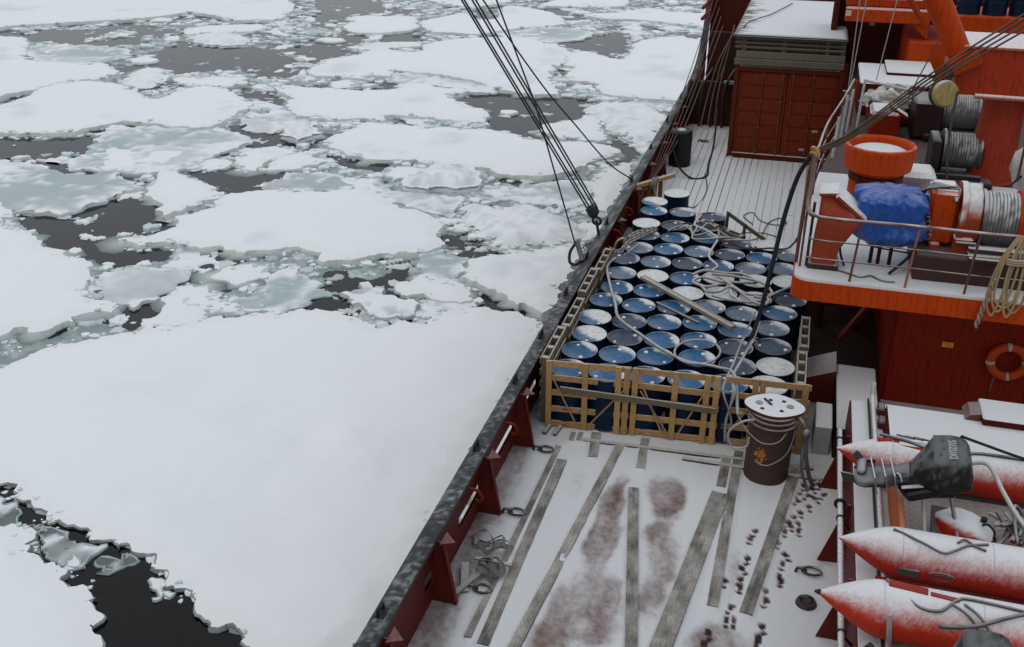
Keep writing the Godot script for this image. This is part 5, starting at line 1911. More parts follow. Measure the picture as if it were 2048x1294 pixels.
func build_crane() -> void:
	var o := thing("deck_crane", "orange deck crane on a thick round column with its jib slanting up left", "crane", v(3.45, 2.5, -19.4))
	var st := mb()
	col(Color(0.30, 0.035, 0.012))
	lathe(st, [Vector2(0.42, 2.5), Vector2(0.40, 2.55), Vector2(0.34, 4.2)], 40, Transform3D(Basis(), v(3.52, 0, -19.4)))
	fit(st, "column", M.paint, o)
	st = mb()
	col(Color(0.34, 0.034, 0.010), 0.85)
	prism(st, PackedVector2Array([Vector2(2.55, 4.30), Vector2(3.0, 4.12), Vector2(6.0, 4.12), Vector2(6.0, 4.98), Vector2(2.62, 4.98), Vector2(2.48, 4.86)]), -20.3, -18.75)
	fit(st, "head", M.paint, o, 0.8, 0.2)
	st = mb()
	col(Color(0.42, 0.12, 0.06), 0.85)
	tube(st, [v(2.9, 4.16, -18.73), v(6.0, 4.13, -18.73)], 0.045, 8)
	tube(st, [v(2.5, 4.98, -18.74), v(6.0, 4.96, -18.74)], 0.03, 8)
	fit(st, "trim_pipe", M.paint, o, 0.7, 0.3)
	st = mb()
	col(ORANGE * 1.05, 0.3)
	tube(st, [v(2.62, 4.72, -18.9), v(2.15, 5.5, -18.85), v(0.6, 8.2, -18.6)], [0.19, 0.21, 0.23], 24)
	fit(st, "jib", M.paint, o, 1.0, 0.3)
	st = mb()
	col(ORANGE * 0.8)
	bx(st, v(2.62, 4.72, -18.85), v(0.55, 0.30, 0.5), Basis(Vector3.BACK, 0.5), 0.04)
	fit(st, "jib_heel", M.paint, o)
	st = mb()
	tube(st, [v(1.9, 5.3, -18.7), v(1.2, 6.2, -18.5)], 0.05, 8)
	fit(st, "jib_pipe", M.paint, o)
	st = mb()
	col(RED * 0.5)
	tube(st, [v(5.0, 4.9, -19.0), v(5.2, 8.0, -19.0)], 0.30, 20)
	fit(st, "mast", M.paint, o)
	# block under the jib heel
	o = thing("cargo_block", "yellow and black cargo block hanging below the crane's jib heel", "block", v(2.38, 4.5, -18.7))
	var xf := Transform3D(Basis(v(1, 0, -0.3).normalized(), v(0.30, 0.22, 0.93).normalized(), v(0, -1, 0.25)).orthonormalized(), v(2.37, 4.22, -18.5))
	st = mb()
	col(BLACK)
	lathe(st, [Vector2(0, -0.11), Vector2(0.23, -0.10), Vector2(0.24, -0.02), Vector2(0.20, 0.0), Vector2(0.0, 0.0)], 32, xf)
	fit(st, "rear_cheek", M.steel, o)
	st = mb()
	col(Color(0.30, 0.23, 0.09), 0.5)
	lathe(st, [Vector2(0, 0.0), Vector2(0.21, 0.0), Vector2(0.23, 0.04), Vector2(0.20, 0.13), Vector2(0.0, 0.15)], 32, xf)
	fit(st, "front_cheek", M.paint, o, 0.6, 0.3)
	st = mb()
	col(BLACK)
	tube(st, [v(2.40, 4.4, -18.55), v(2.45, 4.75, -18.7)], 0.05, 8)
	torus(st, v(2.38, 4.56, -18.55), v(0.06, 0, 0), v(0, 0.07, 0), 0.02, 12, 6)
	fit(st, "shackle", M.steel, o)
	line("hoist_wire", "dark hoist wire hanging from the cargo block past the cable drums", "wire", spline([v(2.58, 4.3, -18.4), v(2.56, 3.9, -18.4), v(2.62, 3.2, -18.5), v(2.72, 2.6, -18.6)], 5), 0.02, Color(0.05, 0.05, 0.05), "plain")
	line("hoist_wire", "dark vertical wire in front of the crane's right side", "wire", spline([v(3.48, 6.2, -16.5), v(3.42, 4.6, -16.5), v(3.40, 3.4, -16.4)], 5), 0.02, Color(0.045, 0.02, 0.018), "plain")
	# snowy round things right of the column
	o = thing("white_fender", "snow-caked round tarpaulin bundle right of the crane column", "bundle", v(3.9, 2.5, -17.6))
	st = mb()
	col(Color(0.40, 0.38, 0.35), 0.8)
	lathe(st, [Vector2(0.0, 0.4), Vector2(0.3, 0.45), Vector2(0.42, 0.75), Vector2(0.38, 1.02), Vector2(0.2, 1.17), Vector2(0.0, 1.2)], 28, Transform3D(), false)
	commit(st, "bundle", M.tarp, o, 0.5, 0.4, 0.8)
	st = mb()
	col(BLACK)
	tube(st, spline([v(-0.38, 0.55, 0.25), v(-0.1, 1.0, 0.33), v(0.0, 1.22, 0.0), v(0.05, 1.0, -0.35)], 5), 0.02, 6)
	tube(st, [v(-0.15, 1.25, 0.1), v(1.2, 1.05, 0.3)], 0.03, 6)
	commit(st, "strap", M.rubber, o)


func build_wires() -> void:
	var o := thing("wire_block", "black pulley block on the outside of the rail where the taut wires meet", "block", v(-3.68, 1.3, -18.5))
	var st := mb()
	col(Color(0.022, 0.024, 0.024), 0.25)
	bx(st, v(-3.72, 1.46, -18.48), v(0.22, 0.24, 0.20), Basis(Vector3.BACK, 0.5), 0.06)
	fit(st, "cheek", M.steel, o, 0.95, 0.3)
	st = mb()
	col(BLACK)
	torus(st, v(-3.62, 1.27, -18.45), v(0.07, -0.05, 0), v(0.05, 0.07, 0.03), 0.028, 14, 7)
	tube(st, [v(-3.63, 1.28, -18.45), v(-3.56, 1.0, -18.4)], 0.03, 7)
	fit(st, "shackle", M.steel, o)
	o = thing("rail_hook", "black hook on the outside of the rail left of the chain heap", "hook", v(-3.68, 1.0, -16.9))
	st = mb()
	col(BLACK)
	tube(st, spline([v(-3.72, 1.33, -17.1), v(-3.82, 1.15, -17.0), v(-3.80, 0.98, -16.9), v(-3.68, 0.95, -16.88), v(-3.60, 1.02, -16.9)], 5), 0.03, 7)
	fit(st, "hook", M.steel, o)
	st = mb()
	col(Color(0.12, 0.12, 0.115), 0.4)
	tube(st, [v(-3.72, 1.32, -17.1), v(-3.57, 1.02, -16.95)], 0.05, 7)
	fit(st, "tongue", M.steel, o)
	var ends := [[v(-5.89, 5.65, -17), v(-3.80, 1.48, -18.44)], [v(-5.84, 5.65, -17), v(-3.75, 1.49, -18.46)], [v(-5.69, 5.65, -17), v(-3.68, 1.52, -18.48)], [v(-5.63, 5.66, -17), v(-3.63, 1.53, -18.5)]]
	for k in 4:
		var d: Vector3 = ends[k][0] - ends[k][1]
		line("taut_wire", ["leftmost taut black wire running up from the rail block", "second taut black wire from the left above the rail block", "third taut black wire from the left above the rail block", "rightmost of the four taut black wires on the rail block"][k], "wire", [ends[k][1], ends[k][0], ends[k][0] + d * 1.2], 0.0165, Color(0.012, 0.016, 0.022), "plain")
	line("taut_wire", "black wire crossing the others down to the eye by the broken pallet", "wire", spline([v(-3.55, 1.08, -21.9), v(-3.9, 1.72, -20.9), v(-4.35, 2.95, -19.4), v(-4.75, 3.95, -18.3), v(-5.49, 5.66, -17), v(-7.0, 9.2, -14.6)], 5), 0.0155, Color(0.012, 0.016, 0.022), "plain")
	line("taut_wire", "black wire crossing the others down to the hook outside the rail", "wire", [v(-3.76, 1.3, -17.1), v(-4.55, 3.9, -17.05), v(-5.25, 5.67, -17), v(-6.3, 8.4, -16.9)], 0.0155, Color(0.012, 0.016, 0.022), "plain")


# ---------------------------------------------------------------- hatch and rubber boats
func build_hatch() -> void:
	var o := thing("hatch_coaming", "raised dark red cargo hatch with a snowy top under the rubber boats", "hatch", v(1.2, 0, -9))
	var st := mb()
	col(DARKRED * 1.1, 1.0)
	span(st, v(1.22, 0, -13.1), v(7.5, 0.98, -4.0), 0.012)
	fit(st, "coaming", M.paint, o, 1.5, 0.1)
	st = mb()
	col(SNOW * 0.93)
	span(st, v(1.24, 0.97, -13.08), v(7.4, 1.0, -4.0), 0.012)
	fit(st, "snow_cover", M.snow, o)
	for z in [-12.2, -10.6, -9.2, -7.8]:
		st = mb()
		col(DARKRED * 1.2, 0.2)
		prism(st, PackedVector2Array([Vector2(1.22, 0), Vector2(0.93, 0), Vector2(1.18, 0.92), Vector2(1.22, 0.92)]), z - 0.01, z + 0.01)
		fit(st, "stay", M.paint, o)
	st = mb()
	col(Color(0.03, 0.02, 0.02))
	span(st, v(1.455, 0.99, -13.1), v(1.475, 1.05, -4.5), 0.003)
	fit(st, "groove_bar", M.steel, o)
	st = mb()
	col(Color(0.5, 0.49, 0.49), 0.8)
	tube(st, [v(1.52, 1.05, -13.2), v(1.52, 1.05, -10.0), v(1.52, 1.05, -5.0)], 0.03, 10)
	tube(st, [v(1.52, 1.05, -13.2), v(1.52, 1.22, -13.25)], 0.035, 10)
	fit(st, "white_pipe", M.paint, o, 0.7, 0.3)
	st = mb()
	col(Color(0.09, 0.03, 0.028), 0.3)
	for k in 2:
		st = mb()
		bx(st, v(1.62, 1.06, -12.45 - 0.35 * k), v(0.10, 0.12, 0.2), Basis(), 0.02)
		fit(st, "cleat", M.paint, o, 0.9)
	o = thing("hatch_handrail", "pale pipe handrail with clamps running along the port edge of the hatch", "handrail", v(1.1, 0.9, -9))
	st = mb()
	col(Color(0.34, 0.32, 0.32), 0.85)
	tube(st, [v(1.09, 0.9, -12.35), v(1.09, 0.9, -9.0), v(1.09, 0.9, -4.5)], 0.035, 12)
	fit(st, "pipe", M.paint, o, 0.75, 0.35, 0.7)
	for z in [-12.1, -10.62, -10.32, -8.35, -7.9]:
		st = mb()
		col(BLACK, 0.3)
		var xf := Transform3D(Basis(v(1, 0, 0), v(0, 0, 1), v(0, -1, 0)), v(1.09, 0.9, z))
		lathe(st, [Vector2(0.03, -0.012), Vector2(0.075 if z == -10.62 else 0.05, -0.012), Vector2(0.075 if z == -10.62 else 0.05, 0.012), Vector2(0.03, 0.012)], 18, xf)
		bar(st, v(1.09, 0.88, z), v(1.22, 0.75, z), 0.03, 0.03)
		fit(st, "clamp", M.steel, o, 1.1)
	# covers with snow
	st = mb()
	col(DARKRED, 1.0)
	prism(st, PackedVector2Array([Vector2(1.63, 0.98), Vector2(7.0, 0.98), Vector2(7.0, 1.2), Vector2(1.68, 1.2)]), -12.72, -11.2)
	tag(commit(st, "hatch_cover", M.snow, self, 0.5, 0.3), "wide snow-covered hatch cover between the red wall and the first rubber boat", "hatch cover")
	st = mb()
	col(DARKRED, 1.0)
	span(st, v(2.86, 1.2, -13.05), v(7.0, 1.32, -12.5), 0.02)
	tag(commit(st, "hatch_beam", M.snow, self, 0.5, 0.3), "raised snowy step at the wall side of the hatch cover", "hatch cover")
	st = mb()
	col(Color(0.12, 0.05, 0.03), 0.3)
	prism(st, PackedVector2Array([Vector2(2.66, 1.2), Vector2(2.85, 1.2), Vector2(2.85, 1.31), Vector2(2.72, 1.28)]), -12.95, -12.6)
	tag(commit(st, "hinge", M.rust), "brown hinge block at the corner of the raised snowy step", "hinge")


func boat_tube(x0: float, x1: float, z: float, y: float, r: float, red: Color, salt: float) -> SurfaceTool:
	var st := mb()
	var rings := []
	var x := x0
	while x < x1:
		var t := clampf((x - x0) / 0.60, 0.0, 1.0)
		var k := lerpf(0.02, 1.0, 1.0 - pow(1.0 - t, 1.35)) if t < 1.0 else 1.0
		var ring := []
		for i in 72:
			var a := TAU * i / 72
			ring.append(v(x, y + 0.07 * (1.0 - t) + sin(a) * r * k, z + cos(a) * r * k))
		rings.append(ring)
		x += 0.018 if x < x0 + 2.3 else 0.2
	col(red, 1.0)
	loft(st, rings, true)
	return st


func build_boats() -> void:
	var red := Color(0.46, 0.026, 0.010)
	grain = 0.22
	# boat with the big motor
	var o := thing("rubber_boat", "red rubber boat whose two snow-dusted tubes flank the big black outboard", "boat", v(1.0, 1.0, -10.1))
	fit(boat_tube(0.97, 5.6, -11.0, 1.38, 0.275, red, 0.0), "tube", M.rubber, o, 0.58, 0.46, 0.12)
	fit(boat_tube(0.99, 5.6, -9.2, 1.38, 0.275, red * 0.9, 3.0), "tube", M.rubber, o, 0.52, 0.55, 0.12)
	var st := mb()
	col(Color(0.10, 0.04, 0.03), 0.7)
	span(st, v(1.75, 1.08, -10.8), v(5.4, 1.13, -9.4), 0.01)
	fit(st, "floor", M.wood, o, 0.85, 0.4, 0.9)
	st = mb()
	col(Color(0.42, 0.10, 0.02), 0.3)
	span(st, v(1.62, 1.05, -10.78), v(1.69, 1.52, -9.45), 0.012)
	fit(st, "transom", M.paint, o, 0.9)
	st = mb()
	col(red * 0.55)
	for k in 2:
		tube(st, [v(1.4, 1.19 - 0.06 * k, -8.965 + 0.03 * k), v(2.4, 1.19 - 0.06 * k, -8.94 + 0.03 * k), v(4.4, 1.19 - 0.06 * k, -8.94 + 0.03 * k)], 0.022, 8)
	fit(st, "rubbing_strake", M.rubber, o)
	st = mb()
	col(Color(0.075, 0.065, 0.065), 0.35)
	bx(st, v(1.70, 1.36, -8.935), v(0.22, 0.10, 0.05), Basis(Vector3.RIGHT, -0.1), 0.03)
	fit(st, "handle_pad", M.rubber, o, 0.8)
	st = mb()
	col(Color(0.10, 0.07, 0.07), 0.4)
	tube(st, ring_points(v(2.02, 1.37, -8.932), v(0.13, 0, 0), v(0, 0.05, 0.006), 26), 0.012, 6, true)
	tube(st, ring_points(v(2.02, 1.37, -8.932), v(0.08, 0, 0), v(0, 0.025, 0.004), 20), 0.01, 6, true)
	fit(st, "valve_patch", M.rubber, o)
	st = mb()
	col(Color(0.05, 0.045, 0.045), 0.25)
	tube(st, spline([v(1.52, 1.665, -9.22), v(1.62, 1.66, -9.18), v(1.82, 1.66, -9.06), v(2.0, 1.635, -8.99), v(2.12, 1.65, -9.05), v(2.25, 1.665, -9.15), v(2.45, 1.67, -9.22)], 6), 0.014, 6)
	tube(st, spline([v(2.15, 1.67, -9.16), v(2.22, 1.68, -9.22), v(2.32, 1.67, -9.15), v(2.42, 1.66, -9.12)], 5), 0.014, 6)
	fit(st, "grab_rope", M.rope, o)
	st = mb()
	col(Color(0.05, 0.045, 0.045), 0.35)
	tube(st, spline([v(1.45, 1.665, -11.12), v(1.75, 1.67, -11.05), v(2.0, 1.66, -10.95), v(2.3, 1.66, -10.92), v(2.6, 1.67, -11.0), v(3.2, 1.67, -11.0)], 6), 0.02, 6)
	for k in 3:
		torus(st, v(1.75 + 0.1 * k, 1.68, -11.12), v(0.10, 0, 0.02), v(0, 0.03, 0.05), 0.012, 14, 5)
	fit(st, "grab_rope", M.rope, o)
	st = mb()
	col(red * 0.8)
	bx(st, v(1.55, 1.645, -11.03), v(0.26, 0.02, 0.08), Basis(), 0.008)
	bx(st, v(1.80, 1.64, -10.98), v(0.30, 0.025, 0.09), Basis(Vector3.UP, -0.15), 0.008)
	fit(st, "seam_patch", M.rubber, o)
	for k in 5:
		st = mb()
		col(red * 0.75, 0.75)
		var x: float = [1.60, 2.45, 1.62, 2.50, 3.3][k]
		torus(st, v(x, 1.38, -11.0 if k < 2 else -9.2), v(0, 0.272, 0), v(0, 0, 0.272), 0.0065, 40, 6)
		fit(st, "seam", M.rubber, o, 0.45, 0.5, 0.2)
	# nearest boat
	o = thing("rubber_boat", "nearest red rubber boat with a bright orange-red pointed stern tube", "boat", v(0.8, 1.0, -7.4))
	fit(boat_tube(0.78, 5.6, -8.28, 1.36, 0.285, Color(0.56, 0.035, 0.010), 7.0), "tube", M.rubber, o, 0.58, 0.46, 0.12)
	fit(boat_tube(0.82, 5.6, -6.45, 1.36, 0.285, Color(0.56, 0.035, 0.010), 9.0), "tube", M.rubber, o, 0.58, 0.46, 0.12)
	st = mb()
	col(Color(0.10, 0.04, 0.03), 0.7)
	span(st, v(1.55, 1.06, -8.05), v(5.4, 1.11, -6.7), 0.01)
	fit(st, "floor", M.wood, o, 0.85, 0.4, 0.9)
	st = mb()
	col(Color(0.40, 0.34, 0.32), 0.4)
	tube(st, spline([v(1.45, 1.52, -8.03), v(1.47, 1.36, -7.985), v(1.50, 1.16, -8.04)], 5), 0.028, 8)
	fit(st, "strap", M.rubber, o, 0.9)
	st = mb()
	col(Color(0.06, 0.05, 0.05), 0.35)
	tube(st, spline([v(1.42, 1.64, -8.4), v(1.6, 1.62, -8.22), v(1.72, 1.6, -8.12), v(1.9, 1.62, -8.1), v(2.05, 1.655, -8.25), v(2.2, 1.66, -8.3), v(2.8, 1.66, -8.25)], 6), 0.016, 6)
	tube(st, spline([v(2.0, 1.65, -8.2), v(2.15, 1.62, -8.1), v(2.32, 1.45, -8.0), v(2.5, 1.2, -7.98)], 6), 0.014, 6)
	tube(st, spline([v(2.12, 1.655, -8.22), v(2.25, 1.63, -8.1), v(2.42, 1.45, -8.0), v(2.6, 1.2, -7.98)], 6), 0.014, 6)
	tube(st, spline([v(1.9, 1.5, -8.02), v(2.2, 1.56, -8.04), v(2.6, 1.68, -8.18), v(3.4, 1.8, -8.5)], 6), 0.02, 6)
	fit(st, "grab_rope", M.rope, o)
	st = mb()
	col(Color(0.30, 0.02, 0.012), 0.2)
	bx(st, v(1.62, 1.645, -8.33), v(0.36, 0.02, 0.10), Basis(Vector3.UP, -0.1), 0.008)
	bx(st, v(1.95, 1.645, -8.28), v(0.26, 0.02, 0.06), Basis(Vector3.UP, -0.1), 0.008)
	fit(st, "seam_patch", M.rubber, o, 1.2)

	for k in 2:
		st = mb()
		col(red * 0.8, 0.75)
		torus(st, v([1.40, 2.3][k], 1.36, -8.28), v(0, 0.282, 0), v(0, 0, 0.282), 0.0065, 40, 6)
		fit(st, "seam", M.rubber, o, 0.45, 0.5, 0.2)
	st = mb()
	col(Color(0.03, 0.025, 0.025))
	lathe(st, [Vector2(0.022, -0.05), Vector2(0.03, 0.0), Vector2(0.012, 0.04), Vector2(0.0, 0.045)], 14, Transform3D(Basis(v(0, 1, 0), v(-1, 0, 0), v(0, 0, 1)), v(0.80, 1.43, -8.28)), false)
	fit(st, "stern_cap", M.rubber, o)
	grain = 0.0
	# things lying in the first boat
	o = thing("fuel_tank", "orange fuel tank with a white snow top lying in the boat behind the outboard", "tank", v(2.35, 1.13, -9.95))
	st = mb()
	col(Color(0.55, 0.035, 0.010), 1.0)
	var rings := []
	for j in 15:
		var t := j / 14.0
		var k := pow(sin(PI * clampf(t, 0.03, 0.97)), 0.4)
		var ring := []
		for i in 28:
			var a := TAU * i / 28
			var e := pow(pow(absf(cos(a)), 4.0) + pow(absf(sin(a)), 4.0), -0.25)
			ring.append(v(lerpf(-0.34, 0.34, t), 0.18 + sin(a) * e * 0.155 * k, cos(a) * e * 0.2 * k))
		rings.append(ring)
	loft(st, rings, true)
	var tk := commit(st, "body", M.rubber, o, 0.35, 0.25, 0.4)
	tk.rotation.y = -0.6
	st = mb()
	col(BLACK)
	tube(st, spline([v(0.16, 0.33, 0.10), v(0.2, 0.38, 0.15), v(0.26, 0.35, 0.22), v(0.26, 0.28, 0.26)], 4), 0.014, 6)
	lathe(st, [Vector2(0.035, 0), Vector2(0.035, 0.04), Vector2(0, 0.045)], 12, Transform3D(Basis(), v(0.18, 0.33, 0.02)))
	commit(st, "cap", M.rubber, o)
	st = mb()
	col(Color(0.07, 0.07, 0.075), 0.3)
	bx(st, v(2.14, 1.30, -9.98), v(0.26, 0.40, 0.03), Basis(Vector3.RIGHT, -0.9), 0.02)
	tag(commit(st, "grey_board", M.rubber, self, 0.9), "dark grey board leaning in the boat under the outboard", "board")
	for k in 2:
		line("paddle_shaft", ["grey shaft on the left of the dark grey board", "reddish shaft on the right of the dark grey board"][k], "shaft", [v(1.88 + 0.30 * k, 1.6, -10.1), v(1.95 + 0.36 * k, 1.18, -9.55)], 0.022, [Color(0.42, 0.41, 0.41), Color(0.13, 0.05, 0.045)][k], "paint", 0.4)
	o = thing("rope_tangle", "tangle of ropes and fittings right of the orange fuel tank", "rope", v(2.8, 1.4, -9.9))
	for k in 7:
		st = mb()
		col([ROPE, Color(0.06, 0.07, 0.05), Color(0.09, 0.05, 0.05)][k % 3], 0.5)
		var pts := []
		for i in 6:
			pts.append(v(rng.randf_range(2.6, 3.2), rng.randf_range(1.3, 1.6), rng.randf_range(-10.3, -9.5)))
		tube(st, spline(pts, 6), 0.02, 6)
		fit(st, "strand", M.rope, o, 0.7)
	line("fuel_hose", "pale hose curving from the outboard over the tangle to the right", "hose", spline([v(2.36, 1.85, -10.45), v(2.55, 1.9, -10.4), v(2.7, 1.75, -10.1), v(2.85, 1.65, -9.75), v(3.1, 1.55, -9.4)], 7), 0.026, Color(0.45, 0.44, 0.43), "rubber", 0.5)
	line("line", "dark line drawn from the outboard across the farther tube", "line", spline([v(2.25, 2.1, -10.6), v(2.6, 1.85, -10.9), v(3.0, 1.75, -10.9), v(3.6, 1.68, -10.8)], 6), 0.018, BLACK)
	# crumpled orange bag at the right edge
	o = thing("orange_bag", "snow-dusted orange bag at the right edge behind the rope tangle", "bag", v(3.1, 1.15, -9.75))
	st = mb()
	col(Color(0.5, 0.05, 0.015), 0.8)
	rings = []
	for j in 12:
		var t := j / 11.0
		var r := sqrt(maxf(0.004, 1.0 - pow(t * 2.0 - 1.0, 2.0)))
		var ring := []
		for i in 24:
			var a := TAU * i / 24
			var f := 1.0 + 0.4 * rough.get_noise_3d(cos(a) * 2.0, t * 3.0, sin(a) * 2.0)
			ring.append(v(cos(a) * 0.3 * r * f, t * 0.42, sin(a) * 0.24 * r * f))
		rings.append(ring)
	loft(st, rings, true)
	commit(st, "bag", M.tarp, o, 0.5, 0.4, 0.8)

	outboard("frosted black outboard motor tilted up between the first boat's tubes", v(1.96, 1.97, -10.0), true)
	outboard("second black outboard cut by the bottom edge behind the nearest tube", v(2.06, 1.70, -7.20), false)


# leg points towards port (-x), cowl away
func outboard(label: String, at: Vector3, lettered: bool) -> void:
	var o := thing("outboard_motor", label, "outboard motor", at)
	var dark := Color(0.012, 0.0125, 0.014)
	var rot := Basis(Vector3.BACK, 0.24) * Basis(Vector3.UP, -0.04)
	o.basis = rot.scaled(Vector3.ONE * 0.87)
	# sections: x, centre y, half height, half width
	var cowl := [[-0.36, -0.05, 0.12, 0.12], [-0.30, -0.03, 0.16, 0.16], [-0.18, 0.02, 0.24, 0.24], [-0.06, 0.07, 0.33, 0.33], [0.0, 0.10, 0.37, 0.385], [0.05, 0.10, 0.37, 0.385], [0.20, 0.10, 0.365, 0.375], [0.31, 0.09, 0.345, 0.355], [0.37, 0.08, 0.31, 0.32], [0.40, 0.07, 0.25, 0.26], [0.412, 0.06, 0.16, 0.18]]
	var st := mb()
	col(dark, 0.17)
	var rings := []
	for i in cowl.size() - 1:
		for q in 3:
			var t := q / 3.0
			var a: Array = cowl[i]
			var b: Array = cowl[i + 1]
			var ring := []
			for k in 40:
				var an := TAU * k / 40
				var e := pow(pow(absf(cos(an)), 4.5) + pow(absf(sin(an)), 4.5), -1.0 / 4.5)
				ring.append(v(lerpf(a[0], b[0], t), lerpf(a[1], b[1], t) + sin(an) * e * lerpf(a[2], b[2], t) * 0.72, cos(an) * e * lerpf(a[3], b[3], t)))
			rings.append(ring)
	loft(st, rings, true)
	commit(st, "cowl", M.rubber, o, 0.45, 0.9, 1.6)
	st = mb()
	col(dark * 1.6, 0.15)
	rings = []
	for s in [-0.03, 0.03]:
		var ring := []
		for k in 40:
			var an := TAU * k / 40
			var e := pow(pow(absf(cos(an)), 4.5) + pow(absf(sin(an)), 4.5), -1.0 / 4.5)
			ring.append(v(s * 0.4, 0.10 + sin(an) * e * 0.375 * 0.72, cos(an) * e * 0.39))
		rings.append(ring)
	loft(st, rings, false)
	commit(st, "cowl_seam", M.rubber, o, 0.6, 0.4)
	# swivel and mid section
	st = mb()
	col(dark * 0.7)
	bx(st, v(-0.18, -0.18, 0.12), v(0.42, 0.14, 0.34), Basis(Vector3.BACK, 0.2), 0.04)
	bx(st, v(0.05, -0.22, 0.05), v(0.30, 0.16, 0.30), Basis(), 0.04)
	bx(st, v(-0.35, -0.22, 0.0), v(0.20, 0.24, 0.26), Basis(Vector3.BACK, 0.5), 0.03)
	commit(st, "bracket", M.steel, o)
	st = mb()
	col(Color(0.42, 0.42, 0.43), 0.8)
	bx(st, v(-0.30, -0.07, 0.24), v(0.26, 0.02, 0.06), Basis(Vector3.UP, 0.1), 0.006)
	tube(st, spline([v(-0.5, 0.02, 0.10), v(-0.46, 0.06, 0.13), v(-0.43, 0.05, 0.18), v(-0.42, -0.02, 0.2)], 4), 0.014, 6)
	commit(st, "tilt_lever", M.steel, o)
	st = mb()
	col(Color(0.026, 0.027, 0.03), 0.26)
	var leg := [[-0.32, -0.02, 0.13, 0.14], [-0.45, -0.05, 0.12, 0.13], [-0.58, -0.06, 0.11, 0.15], [-0.62, -0.06, 0.11, 0.20], [-0.70, -0.06, 0.10, 0.19], [-0.80, -0.06, 0.09, 0.20], [-0.88, -0.06, 0.085, 0.21], [-0.95, -0.06, 0.075, 0.18], [-1.0, -0.06, 0.06, 0.12]]
	rings = []
	for s in leg:
		var ring := []
		for k in 28:
			var an := TAU * k / 28
			var e := pow(pow(absf(cos(an)), 2.8) + pow(absf(sin(an)), 2.8), -1.0 / 2.8)
			ring.append(v(s[0], s[1] + sin(an) * e * s[2], cos(an) * e * s[3]))
		rings.append(ring)
	loft(st, rings, true)
	commit(st, "leg", M.steel, o, 0.35, 0.8, 1.8)
	for x in [-0.52, -0.63, -0.76]:
		st = mb()
		col(Color(0.20, 0.20, 0.21), 0.8)
		bx(st, v(x, -0.05, 0.0), v(0.018, 0.26, 0.50 if x == -0.76 else 0.44), Basis(Vector3.UP, 0.12), 0.006)
		commit(st, "cavitation_plate", M.steel, o, 0.3, 0.4)
	st = mb()
	col(Color(0.05, 0.05, 0.055), 0.5)
	prism(st, PackedVector2Array([Vector2(-0.92, -0.06), Vector2(-1.02, 0.02), Vector2(-1.16, 0.06), Vector2(-1.14, -0.08), Vector2(-0.98, -0.12)]), 0.05, 0.07)
	lathe(st, [Vector2(0.0, -0.18), Vector2(0.06, -0.14), Vector2(0.07, 0.1), Vector2(0.0, 0.2)], 16, Transform3D(Basis(v(1, 0, 0), v(0, 0, -1), v(0, 1, 0)), v(-0.9, 0.03, -0.08)), false)
	for k in 3:
		bx(st, v(-0.9 + 0.1 * cos(TAU * k / 3.0), 0.03 + 0.10 * sin(TAU * k / 3.0), -0.22), v(0.13, 0.10, 0.012), Basis(Vector3.BACK, TAU * k / 3.0) * Basis(Vector3.RIGHT, 0.5), 0.004)
	commit(st, "propeller", M.steel, o, 0.6, 0.5)
	if lettered:
		var tm := TextMesh.new()
		var f := SystemFont.new()
		f.font_names = PackedStringArray(["Droid Sans"])
		f.font_weight = 800
		tm.font = f
		tm.text = "SUZUKI"
		tm.font_size = 64
		tm.pixel_size = 0.125 / 64.0
		tm.depth = 0.006
		var white := StandardMaterial3D.new()
		white.albedo_color = Color(0.62, 0.62, 0.62)
		white.roughness = 0.6
		var o2 := put(tm, "lettering", white, o)
		o2.transform = Transform3D(Basis(v(0, 0, 1), v(0.997, -0.03, 0), v(0.03, 0.997, 0)), v(0.2, 0.363, 0.08))


